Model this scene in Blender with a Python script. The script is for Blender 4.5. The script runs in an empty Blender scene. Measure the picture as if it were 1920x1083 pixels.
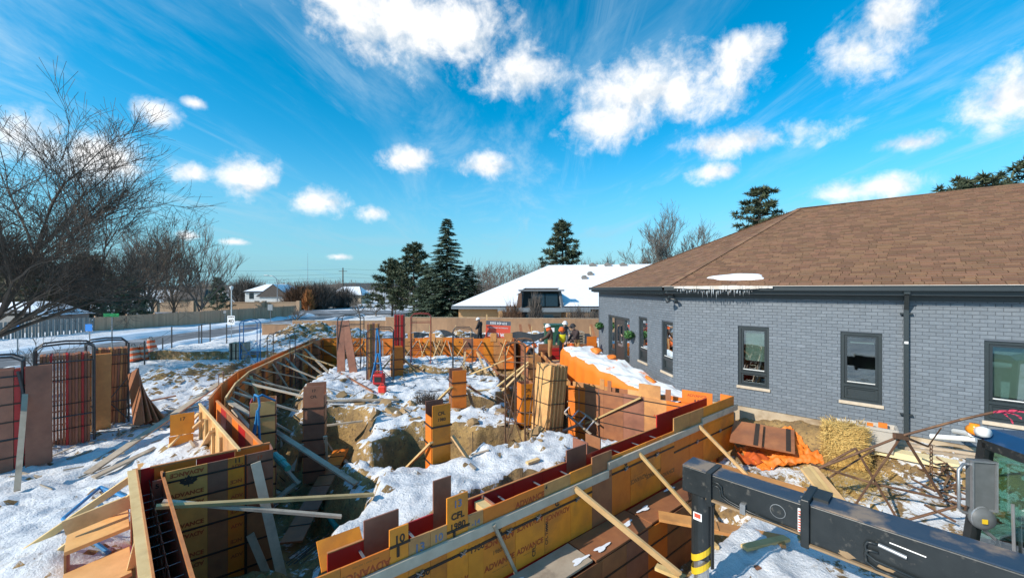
import bpy, bmesh, math, random
import numpy as np
from mathutils import Vector, Matrix, Euler
random.seed(7); R = random.Random(11)
rad = math.radians
S = bpy.context.scene
COL = S.collection
# ------------------------------------------------------------------ camera
F = 750.0; CH = 3.15; HZ = 540.0
cd = bpy.data.cameras.new('camera'); cam = bpy.data.objects.new('camera', cd); COL.objects.link(cam)
cd.sensor_width = 36; cd.lens = 36*F/1920; cd.clip_start = .05; cd.clip_end = 5000
cam.location = (0, 0, CH); cam.rotation_euler = (rad(90), 0, 0)
S.camera = cam
# ------------------------------------------------------------------ sun + sky
SUN_EL, SX, SY = 32.0, -.85, -.53
az = math.atan2(SX, SY)
sd = Vector((SX*math.cos(rad(SUN_EL)), SY*math.cos(rad(SUN_EL)), math.sin(rad(SUN_EL)))).normalized()
ld = bpy.data.lights.new('sun', 'SUN'); ld.energy = 3.6; ld.angle = rad(.5); ld.color = (1, .92, .8)
lo = bpy.data.objects.new('sun', ld); COL.objects.link(lo)
lo.rotation_euler = sd.to_track_quat('Z', 'Y').to_euler()
S.view_settings.view_transform = 'Standard'; S.view_settings.look = 'None'
S.view_settings.exposure = 0.56; S.view_settings.gamma = 1
W = bpy.data.worlds.new('World'); S.world = W; W.use_nodes = True
nt = W.node_tree; N = nt.nodes; Lk = nt.links; N.clear()
def wn(t, **k):
    n = N.new(t)
    for a, b in k.items(): setattr(n, a, b)
    return n
def wm(op, a, b=None, c=None):
    n = N.new('ShaderNodeMath'); n.operation = op
    for i, v in enumerate((a, b, c)):
        if v is None: continue
        if isinstance(v, (int, float)): n.inputs[i].default_value = v
        else: Lk.new(v, n.inputs[i])
    return n.outputs[0]
sky = wn('ShaderNodeTexSky', sky_type='NISHITA', sun_disc=False)
sky.sun_elevation = rad(SUN_EL); sky.sun_rotation = az % (2*math.pi)
sky.air_density = 1.0; sky.dust_density = .35; sky.ozone_density = 2.5
hs = wn('ShaderNodeHueSaturation'); hs.inputs['Hue'].default_value = .482
hs.inputs['Saturation'].default_value = 1.5; hs.inputs['Value'].default_value = 1.2
Lk.new(sky.outputs[0], hs.inputs['Color'])
tc = wn('ShaderNodeTexCoord')
V = tc.outputs['Generated']
CL = [(770,40,165,78),(690,10,110,50),(850,60,80,60),(975,140,100,46),(1225,170,170,62),(1150,225,95,45),(1400,265,135,32),(1345,322,58,22),
 (1390,92,72,36),(1620,90,100,70),(1660,35,70,45),(290,210,50,30),(365,192,26,11),(455,330,82,42),(365,322,50,24),(590,375,68,30),
 (770,298,50,24),(702,397,34,15),(190,300,100,50),(40,255,110,65),(1890,190,110,75),(1705,268,80,22),(350,440,24,11),(440,452,34,8),
 (640,480,26,7),(900,310,60,24),(1650,350,150,30),
 (-500,150,260,70),(2500,120,300,90),(-1300,250,260,80),(3600,260,300,90)]
acc = None
for (x, y, a, b) in CL:
    u = (x-960)/F; v = (HZ-y)/F
    c = Vector((u, 1, v)).normalized(); ax = c.cross(Vector((0, 0, 1))).normalized(); bz = ax.cross(c)
    m = Matrix((ax, c, bz)).transposed()
    k = 1+u*u
    mp = wn('ShaderNodeMapping', vector_type='TEXTURE')
    mp.inputs['Location'].default_value = c; mp.inputs['Rotation'].default_value = m.to_euler()
    ra = a/F/k*1.12; rb = b/F/math.sqrt(k)*1.12
    mp.inputs['Scale'].default_value = (ra, max(ra, rb)*2, rb)
    Lk.new(V, mp.inputs['Vector'])
    ln = wn('ShaderNodeVectorMath', operation='LENGTH'); Lk.new(mp.outputs[0], ln.inputs[0])
    d = wm('SUBTRACT', 1.0, ln.outputs['Value'])
    acc = d if acc is None else wm('MAXIMUM', acc, d)
acc = wm('MAXIMUM', acc, -.6)
def wnoise(scale, det, rough, vec=None, dist=0):
    n = wn('ShaderNodeTexNoise'); n.inputs['Scale'].default_value = scale; n.inputs['Detail'].default_value = det
    n.inputs['Roughness'].default_value = rough; n.inputs['Distortion'].default_value = dist
    Lk.new(vec or V, n.inputs['Vector']); return n.outputs['Fac']
n1 = wnoise(8, 7, .6, dist=.3); n2 = wnoise(30, 6, .65, dist=.3)
dens = wm('ADD', acc, wm('ADD', wm('MULTIPLY', wm('SUBTRACT', n1, .5), 2.0), wm('MULTIPLY', wm('SUBTRACT', n2, .5), 1.15)))
def wsm(v, lo_, hi_, smooth=True):
    n = wn('ShaderNodeMapRange'); n.interpolation_type = 'SMOOTHSTEP' if smooth else 'LINEAR'
    n.inputs['From Min'].default_value = lo_; n.inputs['From Max'].default_value = hi_
    Lk.new(v, n.inputs['Value']); return n.outputs[0]
cum = wsm(dens, .0, .95)
# cirrus on a flat layer high above: project the direction on a plane
sp = wn('ShaderNodeSeparateXYZ'); Lk.new(V, sp.inputs[0])
zz = wm('ADD', wm('MAXIMUM', sp.outputs[2], 0), .06)
cb = wn('ShaderNodeCombineXYZ')
Lk.new(wm('DIVIDE', sp.outputs[0], zz), cb.inputs[0]); Lk.new(wm('DIVIDE', sp.outputs[1], zz), cb.inputs[1])
mp = wn('ShaderNodeMapping'); mp.inputs['Rotation'].default_value = (0, 0, rad(12)); mp.inputs['Scale'].default_value = (.8, .2, 1)
Lk.new(cb.outputs[0], mp.inputs['Vector'])
c1 = wnoise(1.0, 9, .66, mp.outputs[0], 1.7)
c2 = wnoise(.45, 3, .5, cb.outputs[0], .5)
mpb = wn('ShaderNodeMapping'); mpb.inputs['Rotation'].default_value = (0, 0, rad(-27)); mpb.inputs['Scale'].default_value = (.9, .2, 1); mpb.inputs['Location'].default_value = (3.3, 1.2, 0)
Lk.new(cb.outputs[0], mpb.inputs['Vector'])
c3 = wnoise(1.0, 9, .66, mpb.outputs[0], 1.5)
cir = wm('MAXIMUM', wm('MULTIPLY', wsm(c1, .45, .74), wsm(c2, .33, .58)), wm('MULTIPLY', wsm(c3, .50, .76), .9))
cir = wm('MULTIPLY', cir, .62)
veil = wm('MULTIPLY', wm('SUBTRACT', 1.0, wsm(sp.outputs[2], -.02, .34)), .85)      # thin low haze toward the horizon
mixw = wn('ShaderNodeMix', data_type='RGBA'); Lk.new(cir, mixw.inputs[0]); Lk.new(hs.outputs[0], mixw.inputs[6]); mixw.inputs[7].default_value = (4.0, 5.2, 5.9, 1)
mixv = wn('ShaderNodeMix', data_type='RGBA'); Lk.new(veil, mixv.inputs[0])
Lk.new(mixw.outputs[2], mixv.inputs[6]); mixv.inputs[7].default_value = (1.0, 3.1, 4.2, 1)
# tops face the light, bases turn grey: compare the puffs with themselves a little higher up
mu = wn('ShaderNodeMapping'); mu.inputs['Location'].default_value = (-.012, 0, .03); Lk.new(V, mu.inputs['Vector'])
n1u = wnoise(8, 5, .6, mu.outputs[0], .3)
shade = wn('ShaderNodeMix', data_type='RGBA'); Lk.new(wsm(wm('SUBTRACT', n1, n1u), -.16, .06), shade.inputs[0])
shade.inputs[6].default_value = (4.3, 4.8, 5.3, 1); shade.inputs[7].default_value = (6.6, 6.6, 6.6, 1)
mixc = wn('ShaderNodeMix', data_type='RGBA'); Lk.new(cum, mixc.inputs[0])
Lk.new(mixv.outputs[2], mixc.inputs[6]); Lk.new(shade.outputs[2], mixc.inputs[7])
bg = wn('ShaderNodeBackground'); bg.inputs['Strength'].default_value = .115
Lk.new(mixc.outputs[2], bg.inputs['Color'])
W.cycles.sampling_method = 'NONE'
wo = wn('ShaderNodeOutputWorld'); Lk.new(bg.outputs[0], wo.inputs[0])

# ------------------------------------------------------------------ helpers
def at(px, py, z):
    D = (CH-z)*F/(py-HZ); return Vector(((px-960)/F*D, D, z))
def atd(px, py, D): return Vector(((px-960)/F*D, D, CH-(py-HZ)/F*D))
ORG = {}
def org(o): return ORG.get(o.name, Vector((0, 0, 0)))
def tag(o, label=None, cat=None, group=None, kind=None):
    if label: o['label'] = label
    if cat: o['category'] = cat
    if group: o['group'] = group
    if kind: o['kind'] = kind
    return o
def thing(name, loc, label, cat, group=None):
    o = bpy.data.objects.new(name, None); COL.objects.link(o); o.location = loc; o.empty_display_size = .2
    ORG[o.name] = Vector(loc); return tag(o, label, cat, group)
WM = {}
def wmat(o): return WM.get(o.name, Matrix.Translation(org(o)))
def link(name, me, parent=None, M=None):
    """mesh instance, M world matrix"""
    o = bpy.data.objects.new(name, me); COL.objects.link(o)
    w = M if M is not None else Matrix.Identity(4)
    WM[o.name] = w
    if parent is not None:
        o.parent = parent; w = wmat(parent).inverted() @ w
    o.matrix_basis = w
    return o
class MB:
    def __init__(s): s.v = []; s.f = []; s.mi = []; s.m = 0
    def face(s, pts):
        n = len(s.v); s.v += [tuple(p) for p in pts]; s.f.append(tuple(range(n, n+len(pts)))); s.mi.append(s.m)
    def hexa(s, c):
        n = len(s.v); s.v += [tuple(p) for p in c]
        for q in ((0,3,2,1),(4,5,6,7),(0,1,5,4),(1,2,6,5),(2,3,7,6),(3,0,4,7)):
            s.f.append(tuple(n+i for i in q)); s.mi.append(s.m)
        return s
    def box(s, c, size, rot=None):
        c = Vector(c); h = [x/2 for x in size]; M = rot if rot is not None else Matrix.Identity(3)
        if not isinstance(M, Matrix): M = Matrix.Rotation(M, 3, 'Z')
        return s.hexa([c+M@Vector((sx*h[0], sy*h[1], sz*h[2])) for sz in (-1,1) for sx, sy in ((-1,-1),(1,-1),(1,1),(-1,1))])
    def bar(s, p, q, w, h, up=(0,0,1)):
        """rectangular bar p->q, w sideways, h along up"""
        p = Vector(p); q = Vector(q); d = (q-p).normalized(); up = Vector(up)
        a = d.cross(up)
        if a.length < 1e-4: a = d.cross(Vector((0,1,0)))
        a.normalize(); b = a.cross(d).normalized()
        return s.hexa([x+a*(i*w/2)+b*(j*h/2) for x in (p, q) for i, j in ((-1,-1),(1,-1),(1,1),(-1,1))])
    def tube(s, pts, r, n=8, cap=True):
        pts = [Vector(p) for p in pts]; rs = r if isinstance(r, (list, tuple)) else [r]*len(pts)
        k0 = len(s.v); ref = None
        for i, p in enumerate(pts):
            d = (pts[min(i+1, len(pts)-1)]-pts[max(i-1, 0)]).normalized()
            if ref is None: ref = Vector((0,0,1)) if abs(d.z) < .9 else Vector((1,0,0))
            a = d.cross(ref)
            if a.length < 1e-5: a = d.cross(Vector((0,1,.3)))
            a.normalize(); b = a.cross(d); ref = b if b.length > .1 else ref
            for k in range(n):
                t = 2*math.pi*k/n; s.v.append(tuple(p+(a*math.cos(t)+b*math.sin(t))*rs[i]))
        for i in range(len(pts)-1):
            for k in range(n):
                s.f.append((k0+i*n+k, k0+i*n+(k+1)%n, k0+(i+1)*n+(k+1)%n, k0+(i+1)*n+k)); s.mi.append(s.m)
        if cap and n > 3:
            s.f.append(tuple(k0+k for k in reversed(range(n)))); s.mi.append(s.m)
            s.f.append(tuple(k0+(len(pts)-1)*n+k for k in range(n))); s.mi.append(s.m)
        return s
    def lathe(s, c, prof, n=14, ax=None):
        """prof list of (r,z) about vertical axis at c (or rotated by 3x3 ax)"""
        c = Vector(c); k0 = len(s.v)
        for r, z in prof:
            for k in range(n):
                t = 2*math.pi*k/n; q = Vector((r*math.cos(t), r*math.sin(t), z))
                if ax is not None: q = ax@q
                s.v.append(tuple(c+q))
        for i in range(len(prof)-1):
            for k in range(n):
                s.f.append((k0+i*n+k, k0+i*n+(k+1)%n, k0+(i+1)*n+(k+1)%n, k0+(i+1)*n+k)); s.mi.append(s.m)
        s.f.append(tuple(k0+k for k in reversed(range(n)))); s.mi.append(s.m)
        s.f.append(tuple(k0+(len(prof)-1)*n+k for k in range(n))); s.mi.append(s.m)
        return s
    def prism(s, poly, d):
        """polygon points extruded along d"""
        d = Vector(d); poly = [Vector(p) for p in poly]; n = len(poly); k = len(s.v)
        s.v += [tuple(p) for p in poly]+[tuple(p+d) for p in poly]
        s.f.append(tuple(k+i for i in reversed(range(n)))); s.f.append(tuple(k+n+i for i in range(n))); s.mi += [s.m, s.m]
        for i in range(n):
            s.f.append((k+i, k+(i+1)%n, k+n+(i+1)%n, k+n+i)); s.mi.append(s.m)
        return s
    def mesh(s, name, mats, off=None, smooth=False):
        me = bpy.data.meshes.new(name)
        v = s.v
        if off is not None and off.length > 0: v = [(a-off.x, b-off.y, c-off.z) for a, b, c in v]
        me.from_pydata(v, [], s.f)
        for m in (mats if isinstance(mats, (list, tuple)) else [mats]): me.materials.append(m)
        if any(s.mi): me.polygons.foreach_set('material_index', s.mi)
        if smooth: me.polygons.foreach_set('use_smooth', [True]*len(me.polygons))
        me.update(); return me
    def build(s, name, mats, parent=None, smooth=False, bevel=0):
        o0 = org(parent) if parent is not None and parent.name not in WM else Vector((0,0,0))
        me = s.mesh(name, mats, o0, smooth)
        o = bpy.data.objects.new(name, me); COL.objects.link(o)
        if parent is not None:
            o.parent = parent
            if parent.name in WM: o.matrix_basis = WM[parent.name].inverted(); WM[o.name] = Matrix.Identity(4)
        ORG[o.name] = o0
        if bevel:
            b = o.modifiers.new('bevel', 'BEVEL'); b.width = bevel; b.segments = 2; b.limit_method = 'ANGLE'
        return o
def solo(mb, name, mats, label, cat, group=None, smooth=False, bevel=0, kind=None):
    """a top-level thing that is one mesh, origin at its base"""
    a = np.array(mb.v); base = Vector((float(a[:,0].mean()), float(a[:,1].mean()), float(a[:,2].min())))
    me = mb.mesh(name, mats, base, smooth); o = bpy.data.objects.new(name, me); COL.objects.link(o); o.location = base
    ORG[o.name] = base
    if bevel:
        b = o.modifiers.new('bevel', 'BEVEL'); b.width = bevel; b.segments = 2; b.limit_method = 'ANGLE'
    return tag(o, label, cat, group, kind)
# ------------------------------------------------------------------ numpy value noise
_rs = np.random.RandomState(3); _T = _rs.rand(256, 256)
def vn(x, y):
    xi = np.floor(x).astype(int); yi = np.floor(y).astype(int); fx = x-xi; fy = y-yi
    fx = fx*fx*(3-2*fx); fy = fy*fy*(3-2*fy)
    g = lambda a, b: _T[a % 256, b % 256]
    return (g(xi,yi)*(1-fx)+g(xi+1,yi)*fx)*(1-fy)+(g(xi,yi+1)*(1-fx)+g(xi+1,yi+1)*fx)*fy
def fbm(x, y, o=4):
    s = 0; a = .5
    for i in range(o): s = s+a*(vn(x*2**i+17*i, y*2**i+9*i)-.5); a *= .5
    return s
def sst(a, b, x): t = np.clip((x-a)/(b-a), 0, 1); return t*t*(3-2*t)

# ------------------------------------------------------------------ materials
def mat(name, c1, c2=None, scale=6, stretch=(1,1,1), rough=.7, bump=0, bscale=None, rand=0, metal=0, detail=5, c3=None, c3s=2.0, c3t=(.55,.7), spec=None, coord='Object', hue=0):
    m = bpy.data.materials.new(name); m.use_nodes = True; t = m.node_tree; n = t.nodes; l = t.links
    b = n['Principled BSDF']; b.inputs['Roughness'].default_value = rough; b.inputs['Metallic'].default_value = metal
    if spec is not None: b.inputs['Specular IOR Level'].default_value = spec
    tcn = n.new('ShaderNodeTexCoord'); mp = n.new('ShaderNodeMapping'); mp.inputs['Scale'].default_value = stretch
    l.new(tcn.outputs[coord], mp.inputs['Vector'])
    oi = n.new('ShaderNodeObjectInfo'); ge = n.new('ShaderNodeNewGeometry')
    # each piece gets its own piece of the pattern
    off = n.new('ShaderNodeVectorMath'); off.operation = 'SCALE'; off.inputs[0].default_value = (7.3, 3.1, 5.7)
    sm = n.new('ShaderNodeMath'); sm.operation = 'ADD'; l.new(oi.outputs['Random'], sm.inputs[0]); l.new(ge.outputs['Random Per Island'], sm.inputs[1])
    l.new(sm.outputs[0], off.inputs['Scale'])
    ad = n.new('ShaderNodeVectorMath'); ad.operation = 'ADD'; l.new(mp.outputs[0], ad.inputs[0]); l.new(off.outputs[0], ad.inputs[1])
    vec = ad.outputs[0] if rand else mp.outputs[0]
    def noise(sc, de=detail):
        q = n.new('ShaderNodeTexNoise'); q.inputs['Scale'].default_value = sc; q.inputs['Detail'].default_value = de
        q.inputs['Roughness'].default_value = .6; l.new(vec, q.inputs['Vector']); return q.outputs['Fac']
    def mix(f, a, bb):
        q = n.new('ShaderNodeMix'); q.data_type = 'RGBA'; l.new(f, q.inputs[0])
        for i, v in ((6, a), (7, bb)):
            if isinstance(v, tuple): q.inputs[i].default_value = v if len(v) == 4 else (*v, 1)
            else: l.new(v, q.inputs[i])
        return q.outputs[2]
    def ramp(f, a, bb):
        q = n.new('ShaderNodeMapRange'); q.inputs[1].default_value = a; q.inputs[2].default_value = bb; l.new(f, q.inputs[0]); return q.outputs[0]
    col = None
    if c2: col = mix(ramp(noise(scale), .3, .7), c1, c2)
    if c3: col = mix(ramp(noise(c3s, 6), *c3t), col if col is not None else (*c1, 1), c3)
    if rand:
        h = n.new('ShaderNodeHueSaturation')
        fr = n.new('ShaderNodeMath'); fr.operation = 'FRACT'; l.new(sm.outputs[0], fr.inputs[0])
        q = n.new('ShaderNodeMapRange'); q.inputs[3].default_value = 1-rand; q.inputs[4].default_value = 1+rand; l.new(fr.outputs[0], q.inputs[0])
        l.new(q.outputs[0], h.inputs['Value'])
        if hue:
            q2 = n.new('ShaderNodeMapRange'); q2.inputs[3].default_value = .5-hue; q2.inputs[4].default_value = .5+hue
            f2 = n.new('ShaderNodeMath'); f2.operation = 'MULTIPLY_ADD'; f2.inputs[1].default_value = 7.13; f2.inputs[2].default_value = .37; l.new(sm.outputs[0], f2.inputs[0])
            f3 = n.new('ShaderNodeMath'); f3.operation = 'FRACT'; l.new(f2.outputs[0], f3.inputs[0]); l.new(f3.outputs[0], q2.inputs[0]); l.new(q2.outputs[0], h.inputs['Hue'])
        if col is not None: l.new(col, h.inputs['Color'])
        else: h.inputs['Color'].default_value = (*c1, 1)
        col = h.outputs[0]
    if col is not None: l.new(col, b.inputs['Base Color'])
    else: b.inputs['Base Color'].default_value = (*c1, 1)
    if bump:
        bp = n.new('ShaderNodeBump'); bp.inputs['Strength'].default_value = bump; bp.inputs['Distance'].default_value = .02
        l.new(noise(bscale or scale*2), bp.inputs['Height']); l.new(bp.outputs[0], b.inputs['Normal'])
    return m
def emat(name, col, st=1):
    m = mat(name, col); b = m.node_tree.nodes['Principled BSDF']; b.inputs['Emission Color'].default_value = (*col, 1); b.inputs['Emission Strength'].default_value = st; return m
GR = (1, 1, .12)       # grain along z
M = {}
def ply(n, a, b, c): M[n] = mat('plywood_'+n, a, b, 5, (1,1,1), .55, .12, 30, .12, c3=c, c3s=1.6, c3t=(.48,.75), hue=.003)
ply('yellow', (.86,.29,.02), (.72,.225,.018), (.44,.145,.03))
ply('ochre', (.88,.40,.10), (.78,.335,.08), (.52,.22,.065))
ply('orange', (.68,.255,.05), (.54,.19,.04), (.34,.12,.04))
ply('tan', (.64,.31,.10), (.5,.23,.08), (.33,.15,.06))
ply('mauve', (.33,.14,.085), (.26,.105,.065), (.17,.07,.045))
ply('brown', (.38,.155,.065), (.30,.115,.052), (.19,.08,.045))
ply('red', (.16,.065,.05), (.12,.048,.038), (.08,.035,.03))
ply('pale', (.74,.41,.16), (.62,.33,.12), (.42,.21,.085))
M['hoard'] = mat('hoarding_ply', (.36,.21,.115), (.29,.165,.092), 3, (1,1,.5), .8, .1, 20, .1, c3=(.25,.15,.09), c3s=1.1)
M['pine'] = mat('pine_lumber', (.72,.5,.24), (.58,.37,.16), 4, (1,1,1), .65, .1, 25, .14, c3=(.42,.27,.12), c3s=2.5, c3t=(.55,.8), hue=.01)
M['grey_wood'] = mat('weathered_lumber', (.47,.385,.29), (.35,.275,.2), 4, (1,1,1), .8, .15, 25, .15, c3=(.22,.17,.13), c3s=2)
M['white_wood'] = mat('whitish_lumber', (.68,.56,.43), (.55,.44,.33), 5, (1,1,1), .75, .1, 25, .06, c3=(.36,.3,.24), c3s=1.5)
M['edge'] = mat('wood_edge', (.55,.22,.07), (.42,.15,.05), 8, (1,1,1), .7, 0, None, .15)
M['strap'] = mat('dark_steel', (.035,.028,.025), (.06,.04,.03), 10, rough=.55, metal=.3)
M['rust'] = mat('rusty_steel', (.17,.085,.045), (.1,.055,.035), 9, rough=.75, metal=.2, rand=.12, c3=(.28,.16,.08), c3s=3)
M['blue_steel'] = mat('blue_steel', (.03,.24,.52), (.025,.17,.38), 7, rough=.45, c3=(.12,.1,.09), c3s=3, c3t=(.6,.75))
M['black_steel'] = mat('black_steel', (.025,.03,.035), (.05,.05,.05), 7, rough=.45, c3=(.13,.08,.05), c3s=3, c3t=(.6,.75))
M['red_steel'] = mat('red_steel', (.3,.045,.03), (.2,.04,.03), 7, rough=.5)
M['alu'] = mat('aluminium', (.6,.6,.6), (.45,.45,.45), 9, rough=.35, metal=.8)
M['galv'] = mat('galvanised', (.42,.43,.44), (.3,.31,.32), 9, rough=.45, metal=.7)
M['brick'] = mat('painted_brick', (.168,.194,.222), (.132,.158,.187), 9, rough=.62, bump=.18, bscale=60, rand=.07, c3=(.185,.213,.245), c3s=1.3)
M['mortar'] = mat('painted_mortar', (.10,.12,.145), (.085,.103,.126), 20, rough=.8, bump=.1)
M['trim'] = mat('dark_trim', (.022,.03,.035), (.028,.037,.042), 8, rough=.35)
M['trim2'] = mat('window_frame_paint', (.03,.04,.044), (.035,.045,.05), 8, rough=.32)
M['sill'] = mat('cream_sill', (.62,.52,.4), (.5,.41,.3), 9, rough=.8, rand=.08)
M['shingle'] = mat('asphalt_shingle', (.235,.125,.068), (.17,.088,.048), 40, rough=.92, bump=.25, bscale=160, rand=.24, hue=.007)
M['shingle_base'] = mat('shingle_underlay', (.07,.04,.025), rough=.95)
M['snow'] = mat('snow', (.84,.86,.9), (.78,.81,.86), 2, rough=.6, bump=.35, bscale=9)
M['ice'] = mat('ice', (.75,.8,.84), rough=.15)
M['ice'].node_tree.nodes['Principled BSDF'].inputs['Transmission Weight'].default_value = .45
M['asphalt'] = mat('asphalt', (.10,.105,.115), (.15,.155,.165), .7, rough=.8, bump=.2, bscale=30, c3=(.5,.52,.56), c3s=.35, c3t=(.52,.72))
M['concrete'] = mat('concrete', (.5,.41,.29), (.4,.31,.21), 3, rough=.9, bump=.2, c3=(.28,.2,.12), c3s=1.5)
M['soil'] = mat('soil', (.3,.19,.085), (.17,.105,.05), 4, rough=.95, bump=.6, bscale=14, rand=.1)
M['rock'] = mat('frozen_clay', (.36,.235,.11), (.22,.14,.07), 3, rough=.95, bump=.7, bscale=9, rand=.12, c3=(.75,.77,.8), c3s=2.2, c3t=(.56,.64))
M['orange'] = mat('orange_tarp', (.78,.215,.02), (.64,.15,.015), 3, rough=.6, bump=.3, bscale=5)
M['redtarp'] = mat('red_tarp', (.55,.11,.025), (.42,.08,.02), 4, rough=.5, bump=.4, bscale=6)
M['straw'] = mat('straw', (.68,.47,.16), (.5,.33,.1), 8, rough=.8, rand=.25)
M['plastic'] = mat('grey_plastic', (.5,.46,.4), (.44,.4,.35), 4, rough=.45)
M['white'] = mat('white_paint', (.75,.75,.73), (.68,.68,.66), 4, rough=.5)
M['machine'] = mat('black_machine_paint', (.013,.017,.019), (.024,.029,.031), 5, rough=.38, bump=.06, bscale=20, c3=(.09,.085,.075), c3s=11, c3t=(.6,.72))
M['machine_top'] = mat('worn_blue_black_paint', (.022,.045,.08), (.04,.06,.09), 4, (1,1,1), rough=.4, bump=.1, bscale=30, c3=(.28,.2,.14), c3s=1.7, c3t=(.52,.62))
M['mud'] = mat('mud_on_steel', (.33,.22,.12), (.22,.15,.09), 6, rough=.9, bump=.3)
M['hazard_y'] = mat('hazard_yellow', (.75,.5,.02), (.62,.4,.02), 6, rough=.5)
M['amber'] = mat('amber_lens', (.9,.27,.01), rough=.25)
M['cab_blue'] = mat('cab_blue_paint', (.01,.05,.13), (.012,.045,.11), 5, rough=.22)
M['far_pane'] = mat('far_window_pane', (.02,.03,.035), rough=.18)
M['rubber'] = mat('black_rubber', (.02,.02,.02), rough=.6)
M['mirror'] = mat('mirror_glass', (.75,.78,.8), rough=.06, metal=1)
M['mirror_back'] = mat('mirror_back_grey', (.12,.13,.135), (.09,.1,.1), 8, rough=.5)
M['red'] = mat('red_plastic', (.5,.02,.02), (.42,.02,.02), 5, rough=.4)
M['bright_red'] = mat('bright_red_plastic', (.75,.05,.03), rough=.4)
M['teal'] = mat('teal_pipe', (.06,.38,.33), (.05,.3,.27), 6, rough=.4)
M['barrel'] = mat('barrel_orange', (.8,.13,.02), (.7,.1,.02), 5, rough=.5)
M['reflect'] = mat('reflective_white', (.55,.35,.26), (.7,.6,.5), 5, rough=.4)
M['fabric'] = mat('silt_fabric', (.02,.024,.028), (.035,.04,.045), 5, rough=.85)
M['ink'] = mat('black_print', (.03,.022,.018), (.06,.04,.03), 30, rough=.8)
M['ink_red'] = mat('red_print', (.5,.075,.015), (.4,.07,.02), 25, rough=.8, c3=(.5,.2,.04), c3s=14, c3t=(.55,.7))
M['ink_brown'] = mat('faded_print', (.2,.09,.03), (.26,.12,.04), 25, rough=.8)
M['ink_blue'] = mat('blue_paint_print', (.12,.17,.3), (.2,.22,.3), 30, rough=.8)
M['sign_white'] = mat('sign_white', (.8,.8,.8), rough=.5)
M['sign_red'] = mat('sign_red', (.75,.1,.05), (.68,.09,.05), 4, rough=.5)
M['sign_navy'] = mat('sign_slate', (.1,.12,.15), rough=.5)
M['sign_green'] = mat('sign_green', (.02,.4,.12), rough=.5)
M['sign_blue'] = mat('sign_blue', (.02,.22,.7), rough=.5)
M['bark'] = mat('bark', (.11,.085,.065), (.07,.055,.044), 4, rough=.9)
M['bark_warm'] = mat('bark_warm', (.12,.085,.055), (.08,.058,.04), 4, rough=.9)
M['bark_grey'] = mat('bark_grey', (.17,.145,.12), (.12,.1,.085), 4, rough=.9)
M['needle'] = mat('needles_dark', (.10,.135,.085), (.065,.095,.06), 1.2, rough=.8, rand=.35, hue=.02)
M['needle2'] = mat('needles_olive', (.075,.092,.045), (.048,.064,.032), 1.2, rough=.8, rand=.35, hue=.02)
M['needle_brown'] = mat('needles_brownish', (.17,.145,.08), (.11,.1,.055), 1.2, rough=.8, rand=.35, hue=.02)
M['twig_rust'] = mat('rust_twigs', (.15,.075,.04), (.1,.055,.03), 2, rough=.9, rand=.25)
M['twig_orange'] = mat('orange_twigs', (.42,.17,.05), (.33,.13,.04), 2, rough=.9, rand=.25)
M['twig_grey'] = mat('grey_twigs', (.13,.105,.085), (.09,.075,.065), 2, rough=.9, rand=.25)
M['fence_brown'] = mat('fence_board', (.58,.36,.23), (.5,.3,.19), 3, (1,1,.2), rough=.85, rand=.12)
M['fence_grey'] = mat('grey_fence_board', (.3,.29,.27), (.23,.22,.21), 3, (1,1,.2), rough=.85, rand=.15)
M['tan_brick'] = mat('tan_brick', (.5,.29,.13), (.4,.22,.1), 12, rough=.85, bump=.1)
M['siding'] = mat('house_siding', (.5,.5,.48), (.44,.44,.42), 3, rough=.7)
M['siding_tan'] = mat('house_tan', (.5,.38,.26), (.42,.32,.22), 3, rough=.7)
M['roof_dark'] = mat('dark_shingle', (.06,.05,.045), (.09,.075,.065), 6, rough=.9)
M['interior'] = mat('dark_interior', (.03,.035,.035), rough=.9)
M['blind'] = mat('roller_blind', (.62,.66,.6), (.56,.6,.55), 2, rough=.8)
M['leaf'] = mat('basket_leaves', (.03,.1,.02), (.05,.16,.03), 9, rough=.6, rand=.35)
M['skin'] = mat('skin', (.55,.33,.24), rough=.6)
M['hill'] = mat('far_wooded_hill', (.045,.062,.07), (.03,.045,.055), .05, rough=1)
def cloth(n, c): M['c_'+n] = mat('cloth_'+n, c, tuple(x*.75 for x in c), 9, rough=.9, bump=.2, bscale=14)
for n_, c_ in dict(black=(.02,.02,.022), brown=(.09,.06,.045), tan=(.42,.23,.09), grey=(.12,.13,.14), yellow=(.75,.7,.02), orange=(.85,.14,.03), hatw=(.75,.75,.75), hato=(.85,.16,.03), boot=(.06,.04,.03), plum=(.055,.035,.035), hatk=(.03,.03,.035)).items(): cloth(n_, c_)
def glassmat(name, tint, refl=.35):
    m = bpy.data.materials.new(name); m.use_nodes = True; n = m.node_tree.nodes; l = m.node_tree.links; n.clear()
    tr = n.new('ShaderNodeBsdfTransparent'); tr.inputs[0].default_value = (*tint, 1)
    gl = n.new('ShaderNodeBsdfGlossy'); gl.inputs['Roughness'].default_value = .02; gl.inputs[0].default_value = (.9,.95,.97,1)
    fr = n.new('ShaderNodeFresnel'); fr.inputs[0].default_value = 1.5
    ma = n.new('ShaderNodeMath'); ma.operation = 'MULTIPLY_ADD'; ma.inputs[1].default_value = 1.5; ma.inputs[2].default_value = refl*.3; ma.use_clamp = True
    l.new(fr.outputs[0], ma.inputs[0])
    mx = n.new('ShaderNodeMixShader'); l.new(ma.outputs[0], mx.inputs[0]); l.new(tr.outputs[0], mx.inputs[1]); l.new(gl.outputs[0], mx.inputs[2])
    o = n.new('ShaderNodeOutputMaterial'); l.new(mx.outputs[0], o.inputs[0]); return m
M['glass'] = glassmat('window_glass', (.62,.7,.68))
M['glass_green'] = glassmat('green_tinted_glass', (.4,.65,.55), .5)
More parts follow.
